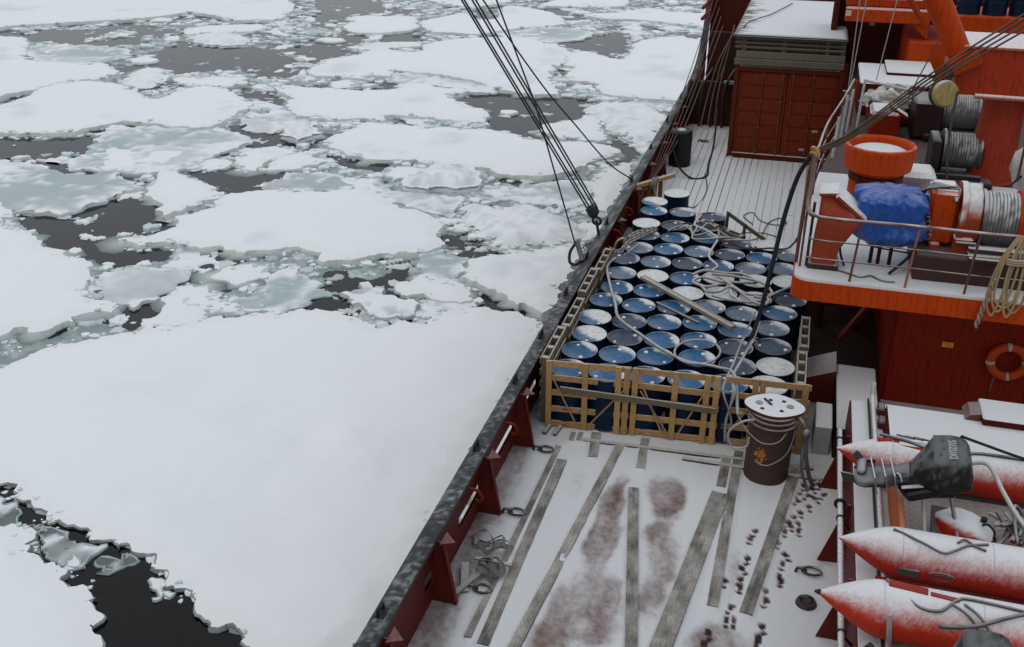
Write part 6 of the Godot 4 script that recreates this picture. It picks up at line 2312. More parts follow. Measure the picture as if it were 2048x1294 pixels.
func _ready() -> void:
	rng.seed = 7
	# camera
	var cam := Camera3D.new()
	cam.name = "camera"
	cam.fov = 36.19
	cam.near = 0.1
	cam.far = 1500.0
	cam.position = v(0, 8.3, 0)
	cam.rotation_degrees = v(-26.5, 16.3, 0)
	add_child(cam)
	cam.current = true
	# overcast sky
	var env := Environment.new()
	env.background_mode = Environment.BG_SKY
	var sky := Sky.new()
	var sm := ProceduralSkyMaterial.new()
	sm.sky_top_color = Color(0.90, 0.925, 0.955)
	sm.sky_horizon_color = Color(0.70, 0.715, 0.725)
	sm.sky_curve = 0.22
	sm.sky_energy_multiplier = 1.03
	sm.ground_bottom_color = Color(0.55, 0.57, 0.58)
	sm.ground_horizon_color = Color(0.68, 0.695, 0.705)
	sm.sun_angle_max = 1.0
	sky.sky_material = sm
	env.sky = sky
	env.tonemap_mode = Environment.TONE_MAPPER_LINEAR
	env.tonemap_exposure = 1.05
	env.sdfgi_enabled = true
	env.ssao_enabled = true
	env.ssil_enabled = true
	var we := WorldEnvironment.new()
	we.name = "world"
	we.environment = env
	add_child(we)
	var sun := DirectionalLight3D.new()
	sun.name = "sun"
	sun.light_energy = 0.24
	sun.light_color = Color(1.0, 0.985, 0.96)
	sun.light_angular_distance = 40.0
	sun.shadow_enabled = true
	sun.rotation_degrees = v(-58, -35, 0)
	add_child(sun)

	frost.seed = 5
	frost.frequency = 2.2
	frost.fractal_octaves = 4
	rough.seed = 9
	rough.frequency = 0.8
	rough.fractal_octaves = 4
	soft.seed = 21
	soft.frequency = 0.35
	soft.fractal_octaves = 3
	for n in [cell_edge, cell_tone]:
		n.noise_type = FastNoiseLite.TYPE_CELLULAR
		n.seed = 31
		n.frequency = 0.75
		n.cellular_jitter = 1.0
		n.fractal_type = FastNoiseLite.FRACTAL_NONE
		n.cellular_return_type = FastNoiseLite.RETURN_DISTANCE2_SUB
		n.domain_warp_enabled = true
		n.domain_warp_amplitude = 0.5
		n.domain_warp_frequency = 0.6
	cell_tone.cellular_return_type = FastNoiseLite.RETURN_CELL_VALUE
	make_materials()

	var floe_rows = [
		["s", 0.19, "huge smooth snow-covered ice floe filling the foreground beside the ship's rail", [-17.3,-15.3,-17.1,-16.0,-16.9,-16.8,-16.4,-17.6,-15.3,-18.4,-14.7,-18.9,-13.6,-19.8,-12.3,-20.5,-11.4,-21.0,-10.5,-20.9,-9.5,-20.5,-9.1,-21.0,-8.5,-21.0,-8.3,-21.7,-7.4,-22.3,-6.0,-22.1,-5.6,-21.8,-5.4,-20.0,-5.4,-14.3,-5.5,-10.0,-6.4,-9.5,-7.1,-9.9,-7.8,-10.1,-8.4,-10.5,-9.2,-10.8,-10.2,-11.4,-11.3,-11.5,-12.8,-11.9,-13.9,-12.3,-14.8,-12.5], "huge foreground floe"],
		["s", 0.19, "white ice floe corner below the black lead at bottom left", [-13.4,-10.9,-12.9,-11.1,-12.6,-11.4,-12.0,-11.0,-11.6,-10.7,-11.0,-10.4,-10.4,-10.2,-9.8,-9.8,-9.3,-9.2,-8.9,-8.8,-9.8,-8.3,-10.8,-8.1], "bottom left corner floe"],
		["s", 0.4, "broad white floe at left edge below the widest dark pool", [-24.8,-23.5,-23.7,-23.5,-22.7,-23.5,-22.0,-23.0,-20.9,-22.4,-20.1,-22.2,-19.1,-21.9,-18.5,-21.1,-18.2,-20.8,-18.0,-20.2,-17.4,-19.8,-16.6,-19.6,-16.5,-19.3,-17.2,-18.7,-17.1,-18.4,-17.2,-18.2,-17.5,-17.8,-18.1,-17.8,-18.1,-17.3,-18.6,-16.7], "broad left-edge floe"],
		["s", 0.35, "large flat snowy floe in mid picture, right of the widest dark pool", [-19.4,-23.7,-18.7,-24.2,-18.4,-24.9,-18.8,-25.9,-18.2,-26.8,-18.6,-28.0,-17.4,-29.0,-15.5,-29.4,-14.3,-30.1,-13.3,-29.6,-12.3,-28.8,-11.3,-28.4,-10.3,-27.7,-10.3,-26.8,-9.9,-26.3,-10.1,-25.4,-10.9,-25.0,-11.5,-24.6,-12.1,-24.0,-12.7,-23.8,-13.3,-24.5,-13.9,-24.5,-15.1,-23.9,-16.2,-24.0,-16.6,-23.7,-17.9,-23.9,-18.6,-23.5], "large flat mid floe"],
		["s", 0.35, "white floe with a rounded knob at its right end, left of the taut wires", [-25.2,-43.6,-23.7,-42.6,-23.4,-43.2,-21.8,-43.4,-20.7,-43.3,-19.4,-43.8,-18.7,-44.3,-19.0,-45.1,-17.9,-45.9,-17.1,-45.1,-15.8,-45.2,-15.2,-44.6,-15.8,-43.9,-14.9,-42.4,-14.2,-41.8,-13.6,-41.7,-13.0,-40.9,-12.8,-39.7,-13.6,-39.5,-14.4,-39.6,-15.6,-39.7,-17.2,-39.6,-17.1,-38.6,-18.2,-38.7,-19.3,-38.1,-20.4,-38.3,-21.4,-38.7,-22.3,-40.0,-22.8,-41.4,-23.8,-42.1], "knob-ended floe"],
		["s", 0.35, "long flat floe that narrows to a tongue under the taut wires", [-18.1,-35.0,-17.9,-37.0,-17.8,-38.2,-16.2,-38.3,-15.0,-38.2,-12.3,-38.6,-11.7,-38.3,-10.6,-38.0,-9.4,-37.6,-7.8,-37.9,-6.9,-37.6,-6.5,-36.9,-7.0,-35.7,-7.5,-34.7,-7.6,-34.1,-9.0,-33.1,-10.1,-33.0,-10.6,-33.5,-11.3,-33.6,-12.8,-33.5,-13.9,-33.8,-15.4,-33.4,-16.9,-34.0], "long tongue-shaped floe"],
		["s", 0.4, "big jagged white floe crossed by the upper part of the taut wires", [-24.6,-46.3,-24.9,-48.5,-24.9,-49.8,-23.9,-50.9,-23.4,-53.1,-21.3,-52.5,-20.8,-53.4,-21.4,-54.7,-20.4,-56.6,-18.9,-57.9,-16.9,-58.5,-16.0,-58.4,-14.0,-56.9,-12.7,-55.1,-12.2,-52.5,-12.6,-51.1,-12.3,-49.7,-12.2,-48.2,-11.2,-46.3,-11.1,-45.3,-12.3,-45.0,-13.9,-45.4,-15.3,-46.7,-17.0,-47.4,-17.8,-47.7,-20.3,-47.8,-20.0,-46.7,-21.2,-46.5,-21.1,-45.7,-22.2,-45.8,-23.5,-45.7], "jagged floe crossed by wires"],
		["s", 0.4, "big white floe against the ship's bow rail with a concave upper edge", [-12.6,-54.8,-12.0,-55.6,-11.4,-55.5,-10.9,-54.5,-9.6,-53.9,-9.5,-56.3,-9.7,-58.6,-9.0,-60.3,-8.0,-61.1,-4.9,-60.0,-3.8,-49.0,-5.1,-45.1,-5.6,-45.6,-6.4,-45.6,-7.4,-45.7,-7.9,-45.7,-8.6,-45.8,-9.4,-46.8,-9.7,-48.1,-11.1,-48.4,-11.6,-49.2,-11.6,-51.4,-12.3,-51.8], "big floe at the bow rail"],
		["b", 0.3, "lumpy broken floe wedged between the pale green lead and the bow rail", [-9.3,-43.4,-8.8,-44.5,-7.9,-44.4,-7.3,-45.2,-6.4,-44.2,-5.6,-43.1,-5.2,-42.8,-5.5,-39.8,-5.7,-38.2,-6.2,-38.5,-7.0,-39.6,-7.8,-40.7,-8.5,-41.8], "lumpy floe at the bow rail"],
		["s", 0.35, "small slab-shaped white floe with a scored top right of the wires", [-10.3,-39.8,-9.9,-40.5,-9.2,-41.2,-8.6,-42.0,-8.0,-40.5,-7.3,-38.8,-7.7,-38.2,-8.7,-38.2,-9.7,-38.6,-10.2,-39.0], "scored slab right of the wires"],
		["s", 0.3, "rounded white floe tucked against the rail above the wire block", [-6.7,-33.8,-6.5,-34.7,-6.1,-35.4,-5.7,-35.9,-5.6,-34.7,-5.6,-32.4,-5.7,-30.3,-6.2,-31.1,-6.5,-32.4], "rounded floe above the wire block"],
		["b", 0.3, "fissured floe with raised left rim just left of the rail hook", [-10.3,-29.4,-9.7,-29.8,-9.0,-29.5,-8.2,-30.3,-7.0,-29.4,-5.9,-28.6,-5.8,-27.7,-6.5,-27.3,-7.3,-26.8,-7.9,-26.3,-8.3,-26.6,-9.1,-27.4,-9.9,-28.3], "fissured floe by the rail hook"],
		["s", 0.5, "thick white floe with a high broken edge beside the drums' rail", [-8.5,-25.1,-7.9,-25.7,-6.8,-26.4,-5.6,-27.1,-5.6,-24.8,-5.6,-22.1,-6.2,-22.5,-7.1,-23.0,-8.0,-23.6,-8.4,-23.8,-8.5,-24.5], "thick floe beside the drums"],
		["s", 0.22, "small white kite-shaped plate floating above the huge foreground floe", [-10.1,-22.7,-9.6,-23.7,-9.0,-23.7,-8.4,-23.6,-8.1,-23.4,-7.9,-22.9,-8.0,-22.4,-9.0,-22.5,-9.6,-22.6], "white kite-shaped plate"],
		["s", 0.1, "low white wedge of ice set in grey-green slush left of centre", [-15.7,-20.8,-15.8,-21.2,-15.5,-21.5,-15.1,-21.4,-14.6,-21.1,-13.4,-20.6,-13.9,-20.2,-14.6,-20.1,-15.4,-20.4], "low white wedge in slush"],
		["s", 0.4, "white floe with a ragged left edge between the two dark pools", [-21.7,-28.8,-22.1,-29.7,-21.9,-30.2,-21.0,-29.6,-19.8,-29.0,-18.6,-28.2,-18.7,-27.3,-19.0,-26.3,-19.2,-25.7,-19.8,-26.3,-19.8,-26.6,-20.5,-27.1,-21.1,-27.5,-21.4,-28.1], "ragged floe between dark pools"],
		["s", 0.4, "wide winged white floe with teal hollows across the upper left", [-34.3,-34.7,-34.6,-36.1,-34.7,-38.1,-35.3,-39.2,-35.1,-40.5,-34.0,-41.4,-32.2,-41.3,-29.9,-39.8,-28.7,-39.1,-28.5,-40.2,-28.1,-42.1,-26.4,-41.7,-24.8,-40.5,-23.7,-39.3,-23.8,-38.0,-23.6,-36.9,-23.7,-35.6,-24.8,-35.3,-26.6,-35.4,-27.7,-35.4,-28.2,-34.2,-28.9,-33.2,-30.3,-32.6,-31.3,-32.5,-32.7,-32.9], "wide winged floe"],
		["s", 0.5, "white floe at left edge ending in a yellowish rounded snout", [-48.9,-49.9,-46.6,-49.8,-44.9,-49.9,-42.8,-47.7,-40.5,-44.7,-38.2,-44.6,-36.3,-44.5,-36.3,-45.2,-35.3,-44.8,-33.9,-43.6,-33.5,-42.4,-33.8,-41.6,-35.0,-40.5,-35.2,-39.2,-35.9,-37.5,-36.4,-36.2], "floe with the yellowish snout"],
		["s", 0.45, "vast white floe along the top left edge of the picture", [-70.3,-72.2,-44.9,-79.6,-37.6,-68.7,-35.3,-65.8,-33.8,-61.8,-33.8,-59.8,-36.5,-59.0,-37.9,-60.0,-40.7,-60.9,-42.1,-58.4,-45.7,-55.4,-47.8,-53.8,-51.8,-52.2], "vast top left floe"],
		["s", 0.2, "flat oval white floe alone in the grey water at upper left", [-30.4,-43.2,-30.3,-43.8,-28.6,-44.5,-27.3,-44.5,-26.8,-44.0,-26.7,-42.9,-28.0,-42.3,-29.2,-42.3], "flat oval floe at upper left"],
		["w", 0.1, "thin wet grey floe with two white snow patches, left of centre", [-25.6,-29.3,-26.2,-30.2,-26.6,-31.7,-27.9,-34.8,-27.0,-34.9,-25.5,-35.2,-24.0,-35.4,-22.1,-35.4,-21.0,-34.6,-21.3,-32.6,-21.5,-31.2,-21.9,-29.9,-23.3,-29.5], "wet grey floe with snow patches"],
		["s", 0.2, "white snow slab lying on the left half of the wet grey floe", [-24.3,-29.5,-25.7,-31.4,-25.8,-32.0,-25.1,-32.0,-24.0,-32.2,-22.4,-32.8,-22.3,-32.0,-22.3,-31.0,-22.0,-30.1,-23.4,-29.6], "white slab on the wet floe"],
		["w", 0.15, "greenish waterlogged floe at left edge above the widest dark pool", [-29.3,-28.9,-28.7,-29.3,-27.4,-29.5,-26.0,-29.0,-25.0,-28.9,-23.8,-29.2,-22.8,-28.9,-22.0,-28.2,-22.0,-27.4,-22.2,-26.3,-22.4,-25.2,-23.5,-25.0,-24.5,-25.1,-26.1,-25.3], "greenish waterlogged floe"],
		["s", 0.3, "tip of a white floe at left edge above the broad white floe", [-26.1,-25.2,-25.3,-25.4,-24.6,-25.0,-24.2,-24.7,-24.1,-24.3,-25.2,-24.1], "floe tip at the left edge"],
		["s", 0.3, "oblong white floe with one grey dimple near the top centre", [-28.6,-59.4,-28.7,-60.7,-29.7,-62.0,-29.4,-62.9,-27.3,-63.5,-25.3,-63.9,-24.6,-61.9,-23.8,-60.3,-24.2,-58.9,-25.3,-57.7,-27.1,-57.5], "dimpled oblong floe near the top"],
		["s", 0.35, "ridged white floe behind the top of the wires", [-24.3,-62.0,-23.7,-63.9,-23.4,-64.7,-22.8,-66.3,-21.0,-63.7,-19.9,-64.7,-20.7,-67.8,-20.7,-70.0,-18.9,-69.4,-16.8,-67.6,-15.0,-64.1,-15.9,-63.0,-17.8,-61.3,-19.4,-58.9,-21.2,-58.9,-22.6,-59.0], "ridged floe behind the wires"],
		["s", 0.3, "white floe cut by the top edge of the picture, right of the wires", [-18.8,-70.8,-18.3,-73.1,-18.0,-77.5,-16.9,-81.5,-14.8,-81.3,-13.5,-77.0,-12.7,-72.6,-14.2,-71.5,-16.5,-70.8], "top-edge floe right of the wires"],
		["s", 0.3, "long low white floe near the top right, meeting the bow rail", [-14.9,-67.8,-13.8,-68.7,-12.5,-69.3,-11.2,-71.9,-9.2,-70.7,-5.9,-70.4,-5.4,-65.6,-7.7,-65.9,-10.4,-66.9,-13.2,-66.8], "low floe near the top right"],
		["s", 0.3, "white floe at the top edge directly left of the wires' upper ends", [-30.4,-77.6,-28.7,-80.2,-24.5,-80.2,-21.8,-75.4,-21.2,-72.0,-22.5,-69.0,-24.8,-69.1,-27.3,-71.2], "top-edge floe left of the wires"],
		["w", 0.1, "wet grey plate with a white centre right of the upper wires", [-18.7,-60.0,-18.2,-61.9,-15.8,-63.0,-14.2,-63.1,-12.6,-60.9,-13.2,-59.2,-14.5,-58.0,-17.1,-57.9], "wet plate with a white centre"],
		["s", 0.2, "pointed white floe with grey lower edge left of the long tongue floe", [-20.2,-31.8,-20.6,-33.3,-19.8,-34.0,-18.9,-34.0,-18.7,-33.4,-19.1,-32.1,-19.0,-31.0], "pointed floe left of the tongue"],
		["s", 0.2, "white diamond-shaped floe above the left end of the large mid floe", [-18.6,-31.3,-18.9,-32.8,-18.2,-33.5,-17.2,-33.1,-17.1,-32.7,-17.7,-31.6], "diamond-shaped floe"],
		["s", 0.12, "small pale lens of ice at the tip of the wet grey floe", [-21.4,-30.8,-21.6,-31.8,-20.9,-32.0,-20.3,-31.7,-20.2,-31.0,-20.6,-30.7], "pale lens of ice"],
		["b", 0.45, "heap of crushed white ice below the long tongue floe", [-13.3,-30.9,-13.1,-31.7,-12.8,-32.5,-11.6,-33.5,-10.6,-32.3,-10.3,-31.3,-11.4,-30.8,-12.4,-30.5], "heap of crushed ice"],
		["b", 0.4, "rough hummock of ice lumps between the winged floe and the tongue floe", [-20.5,-36.2,-20.3,-37.3,-19.5,-37.1,-18.8,-35.9,-19.1,-34.9,-19.8,-35.2], "rough hummock of lumps"],
		["s", 0.08, "low white sliver in green slush under the large mid floe", [-15.3,-22.2,-15.2,-22.7,-15.1,-23.1,-14.5,-23.2,-14.1,-23.0,-14.0,-22.3,-14.4,-21.9], "white sliver in green slush"],
		["w", 0.07, "grey-green plate with a dark melt hole above the huge floe", [-13.2,-20.5,-13.6,-21.8,-13.7,-22.6,-13.5,-23.3,-12.2,-22.6,-11.7,-22.0,-12.0,-21.2,-12.3,-20.6], "plate with the melt hole"],
		["w", 0.07, "smooth pale green sheet between the left floe and the white wedge", [-18.1,-20.8,-18.3,-21.5,-17.9,-22.1,-17.0,-22.4,-16.3,-22.4,-15.9,-22.1,-15.9,-21.3,-15.9,-20.7,-16.2,-19.8,-17.1,-20.0], "smooth pale green sheet"],
		["w", 0.09, "oval grey-green plate left of the white kite-shaped plate", [-11.2,-22.3,-11.0,-22.7,-10.5,-22.7,-9.9,-22.3,-9.3,-22.2,-9.0,-21.6,-9.2,-21.2,-9.8,-21.1,-10.3,-21.3,-10.9,-21.7], "oval plate by the kite plate"],
		["w", 0.1, "pale cracked disc of ice above the white kite-shaped plate", [-10.2,-25.4,-9.8,-25.8,-9.1,-25.5,-8.6,-25.1,-8.7,-23.8,-9.1,-23.6,-9.8,-24.2], "cracked pale disc"],
		["w", 0.06, "wet grey sheet wedged between mid floe and crushed ice heap", [-13.4,-30.0,-13.0,-30.4,-12.1,-30.6,-10.6,-30.4,-10.5,-29.4,-10.4,-28.5,-11.2,-28.7,-12.5,-29.4], "wet sheet by the crushed heap"],
		["w", 0.08, "grey sheet with white streaks left of the rounded floe at the rail", [-9.4,-31.1,-9.0,-32.4,-7.7,-33.1,-6.6,-33.1,-6.5,-31.6,-6.8,-30.2,-8.0,-30.6,-8.8,-30.5], "white-streaked grey sheet"],
		["w", 0.08, "thin grey ice between the diamond floe and the mid floe", [-17.8,-29.6,-17.6,-31.2,-16.3,-31.7,-15.4,-31.2,-14.9,-30.2,-15.8,-29.6,-17.0,-29.3], "thin ice by the diamond floe"],
		["w", 0.06, "teal sheet under the right end of the winged floe", [-22.2,-36.0,-23.1,-38.0,-22.2,-39.1,-20.4,-38.3,-19.6,-37.7,-20.2,-37.0,-21.0,-35.9], "teal sheet by the winged floe"],
		["w", 0.08, "wet streaked sheet with a white rim under the top left floe", [-41.5,-45.9,-43.3,-48.3,-42.2,-49.1,-40.2,-49.7,-37.7,-49.5,-36.3,-48.2,-36.1,-46.6,-36.8,-45.3,-38.7,-44.7], "white-rimmed wet sheet"],
		["s", 0.14, "long thin floe in front of the vast top left floe", [-37.7,-55.5,-37.5,-57.0,-34.2,-58.7,-33.1,-57.9,-33.5,-56.3,-35.1,-55.4,-36.7,-54.5], "long thin floe at top left"],
		["b", 0.2, "granular oval patch of ice lumps in the upper grey water", [-35.7,-53.0,-35.7,-54.7,-33.9,-55.2,-31.6,-53.2,-31.9,-51.7,-33.7,-51.5], "granular oval ice patch"],
		["s", 0.2, "narrow white strip floe above the big jagged floe", [-25.3,-53.3,-24.9,-54.5,-23.2,-55.6,-21.9,-55.7,-21.7,-54.8,-23.0,-53.7,-24.5,-52.8], "narrow white strip floe"],
		["b", 0.2, "ring of broken ice lumps left of the flat oval floe", [-33.2,-43.6,-33.5,-44.7,-32.8,-45.3,-31.6,-44.9,-30.7,-43.3,-30.4,-41.6,-31.2,-41.3,-32.4,-41.9], "ring of broken lumps"],
		["w", 0.08, "grey-green thin sheet beneath the ridge of the jagged floe", [-20.3,-47.6,-18.6,-47.8,-17.0,-47.4,-14.9,-46.6,-13.8,-45.6,-14.7,-44.7,-16.4,-45.5,-18.6,-45.7,-19.8,-46.0], "green sheet by the jagged floe"],
		["s", 0.1, "little white raft in the gap below the jagged floe", [-22.6,-45.1,-22.2,-45.8,-21.4,-45.7,-21.0,-44.8,-21.4,-44.1,-22.1,-44.2], "little white raft"],
		["w", 0.06, "greenish sheet under the broken bow floe by the rail", [-7.5,-45.5,-7.0,-46.2,-6.0,-45.8,-5.4,-45.3,-5.7,-44.2,-6.5,-44.6], "green sheet by the rail"],
		["w", 0.05, "dull grey sheet along the edge of the black lead at bottom left", [-13.9,-11.8,-13.4,-11.7,-12.8,-11.6,-12.0,-11.4,-11.2,-11.2,-10.8,-11.0,-11.0,-10.8,-11.5,-10.8,-12.0,-11.2,-12.6,-11.4,-12.9,-11.2,-13.2,-11.0], "dull sheet in the black lead"],
		["w", 0.06, "rounded translucent lump floating in the black lead", [-10.5,-10.7,-10.6,-10.9,-10.4,-11.1,-10.2,-11.2,-10.1,-11.0,-10.1,-10.7,-10.2,-10.6], "translucent lump in the lead"],
		["w", 0.06, "small pale lump close to the huge floe's edge in the black lead", [-9.4,-10.7,-9.4,-10.8,-9.1,-10.7,-8.9,-10.6,-8.9,-10.5,-9.1,-10.5], "pale lump in the lead"],
		["w", 0.05, "faint grey lump nearest the left floe corner in the black lead", [-11.3,-10.7,-11.2,-10.9,-10.9,-10.8,-10.9,-10.7,-11.0,-10.6], "faint grey lump"],
	]
	var open_rows = [
		["pool", [-34.4,-44.1,-34.8,-48.6,-35.8,-50.6,-33.5,-53.3,-28.7,-51.1,-26.3,-49.0,-26.6,-45.7,-28.5,-46.4,-30.7,-45.2,-30.9,-43.9,-30.6,-42.8,-32.6,-42.8]],
		["pool", [-50.8,-52.0,-41.8,-54.7,-41.3,-49.7,-48.3,-49.3]],
		["pool", [-36.2,-70.4,-31.4,-71.8,-27.9,-64.6,-31.7,-62.4]],
		["pool", [-32.7,-32.1,-27.7,-33.9,-26.8,-31.7,-27.4,-30.2,-30.4,-29.7]],
		["pool", [-21.4,-30.3,-20.2,-31.3,-17.7,-31.4,-18.1,-29.8,-18.8,-28.8]],
		["pool", [-24.4,-24.8,-22.0,-25.0,-21.7,-27.4,-20.3,-26.7,-19.2,-25.8,-19.4,-23.9,-17.5,-23.6,-17.3,-22.9,-18.4,-22.0,-19.2,-22.0,-21.4,-22.9]],
		["pool", [-15.4,-44.5,-13.9,-45.5,-11.1,-45.3,-9.4,-45.3,-8.9,-43.9,-8.9,-41.7,-10.5,-40.0,-10.0,-38.1,-12.2,-38.9]],
		["pool", [-13.9,-57.7,-12.6,-61.4,-10.4,-61.2,-9.8,-54.5,-11.8,-56.1]],
		["pool", [-14.7,-12.5,-13.9,-12.3,-12.8,-11.8,-11.2,-11.5,-10.1,-11.3,-9.1,-10.8,-7.7,-10.1,-6.9,-9.8,-6.5,-9.0,-8.7,-8.3,-9.4,-9.2,-10.4,-10.2,-11.1,-10.4,-11.9,-11.0,-12.5,-11.3,-13.3,-10.9]],
		["pool", [-11.9,-22.0,-11.0,-21.7,-11.0,-21.1,-11.9,-21.0]],
		["pool", [-17.4,-33.8,-14.6,-33.4,-14.5,-32.4,-16.5,-32.7]],
		["pool", [-25.3,-58.4,-22.8,-58.8,-22.0,-56.2,-24.4,-55.5]],
		["pool", [-8.1,-40.7,-5.8,-37.6,-6.2,-35.4,-7.5,-38.1]],
		["pool", [-27.3,-53.5,-25.1,-54.1,-24.9,-49.8,-25.8,-49.8]],
	]
	var sticks = [
		[-2.82, -12.14, -2.88, -8.04, 0.085, 0.05, 0.0, "thin left plank of the close pair nearest the bulwark"],
		[-2.69, -11.81, -2.68, -7.98, 0.14, 0.05, 0.0, "wider right plank of the close pair nearest the bulwark"],
		[-2.36, -12.66, -2.27, -12.00, 0.14, 0.05, 0.1, "short plank end ahead of the crate, third from the bulwark"],
		[-1.94, -12.43, -2.34, -7.94, 0.13, 0.045, 0.15, "long frosted plank running from the crate's middle to the lower left"],
		[-1.61, -12.71, -1.55, -11.91, 0.12, 0.05, 0.1, "short straight plank end under the middle of the crate"],
		[-1.56, -11.40, -1.03, -8.24, 0.14, 0.06, -0.05, "straight plank between the two bare rusty patches"],
		[-0.38, -12.58, -0.39, -11.78, 0.13, 0.05, 0.05, "short plank just left of the brown bitt"],
		[-0.38, -11.62, -0.76, -8.32, 0.24, 0.06, 0.1, "widest plank, lying aslant right of the rusty patches"],
		[-0.22, -12.76, -0.25, -9.33, 0.13, 0.05, -0.05, "narrow plank crossing behind the widest plank"],
		[0.61, -12.54, 0.14, -9.32, 0.15, 0.05, -0.05, "rightmost plank beside the footprints"],
		[-2.69, -12.57, -2.68, -12.34, 0.07, 0.05, 0.1, "left of two tiny wood ends under the crate"],
		[-2.58, -12.60, -2.58, -12.37, 0.07, 0.05, 0.1, "right of two tiny wood ends under the crate"],
	]
	var bare = [
		[-1.82, -11.08, 0.19, 0.8, 1.0],
		[-1.75, -10.42, 0.24, 0.9, 0.85],
		[-1.75, -9.69, 0.42, 0.9, 0.66],
		[-1.83, -8.66, 0.6, 0.9, 0.62],
		[-2.01, -8.19, 0.4, 0.5, 0.55],
		[-1.10, -11.29, 0.32, 0.75, 0.85],
		[-0.97, -10.22, 0.42, 1.0, 0.6],
		[-0.90, -8.93, 0.3, 1.0, 0.62],
		[-1.32, -8.81, 0.3, 0.8, 0.5],
		[-2.47, -11.38, 0.3, 0.6, 0.3],
		[-0.08, -10.08, 0.16, 0.7, 0.65],
		[-0.16, -8.78, 0.4, 0.4, 0.75],
		[-3.48, -11.54, 0.25, 0.45, 0.45],
		[-3.54, -9.90, 0.2, 0.7, 0.5],
		[-3.31, -8.31, 0.25, 0.6, 0.35],
		[1.03, -10.66, 0.16, 0.28, 0.55],
		[0.81, -12.34, 0.2, 0.3, 0.3],
	]
	var prints = [
		[0.73, -12.15, 0.05, 0.93],
		[0.94, -12.23, -0.21, 0.88],
		[0.86, -12.12, 0.39, 0.97],
		[0.67, -11.94, -0.37, 0.80],
		[0.78, -11.93, -0.45, 0.86],
		[0.65, -11.76, -0.47, 0.86],
		[0.82, -11.67, 0.15, 0.82],
		[0.71, -11.50, 0.18, 0.90],
		[0.61, -11.37, -0.48, 0.89],
		[0.53, -11.23, -0.24, 0.85],
		[0.14, -10.92, -0.22, 0.92],
		[0.09, -10.75, -0.06, 0.79],
		[0.51, -11.03, 0.04, 0.95],
		[0.44, -10.75, -0.19, 0.81],
		[0.09, -10.34, -0.11, 0.98],
		[0.05, -10.14, 0.48, 0.92],
		[0.56, -10.55, 0.40, 0.96],
		[0.52, -10.35, -0.12, 0.77],
		[0.50, -10.10, 0.15, 0.89],
		[0.52, -10.03, -0.14, 0.81],
		[-0.15, -9.83, -0.09, 0.87],
		[0.03, -9.92, -0.23, 0.82],
		[0.04, -9.78, -0.04, 0.97],
		[0.35, -9.78, 0.09, 0.82],
		[0.35, -9.61, -0.22, 0.86],
		[-0.04, -9.38, -0.29, 0.80],
		[0.02, -9.17, 0.01, 0.77],
		[-0.07, -9.15, -0.02, 0.84],
		[-0.24, -8.89, 0.21, 0.94],
		[0.35, -9.16, 0.19, 0.92],
		[0.31, -8.98, -0.13, 0.92],
		[0.31, -8.91, -0.16, 0.89],
		[-0.28, -8.71, -0.17, 0.86],
		[0.99, -12.01, -0.44, 0.81],
		[0.90, -11.90, 0.47, 0.81],
		[0.60, -11.17, 0.19, 0.91],
		[0.69, -11.24, 0.22, 0.87],
		[0.70, -11.09, 0.10, 0.77],
	]
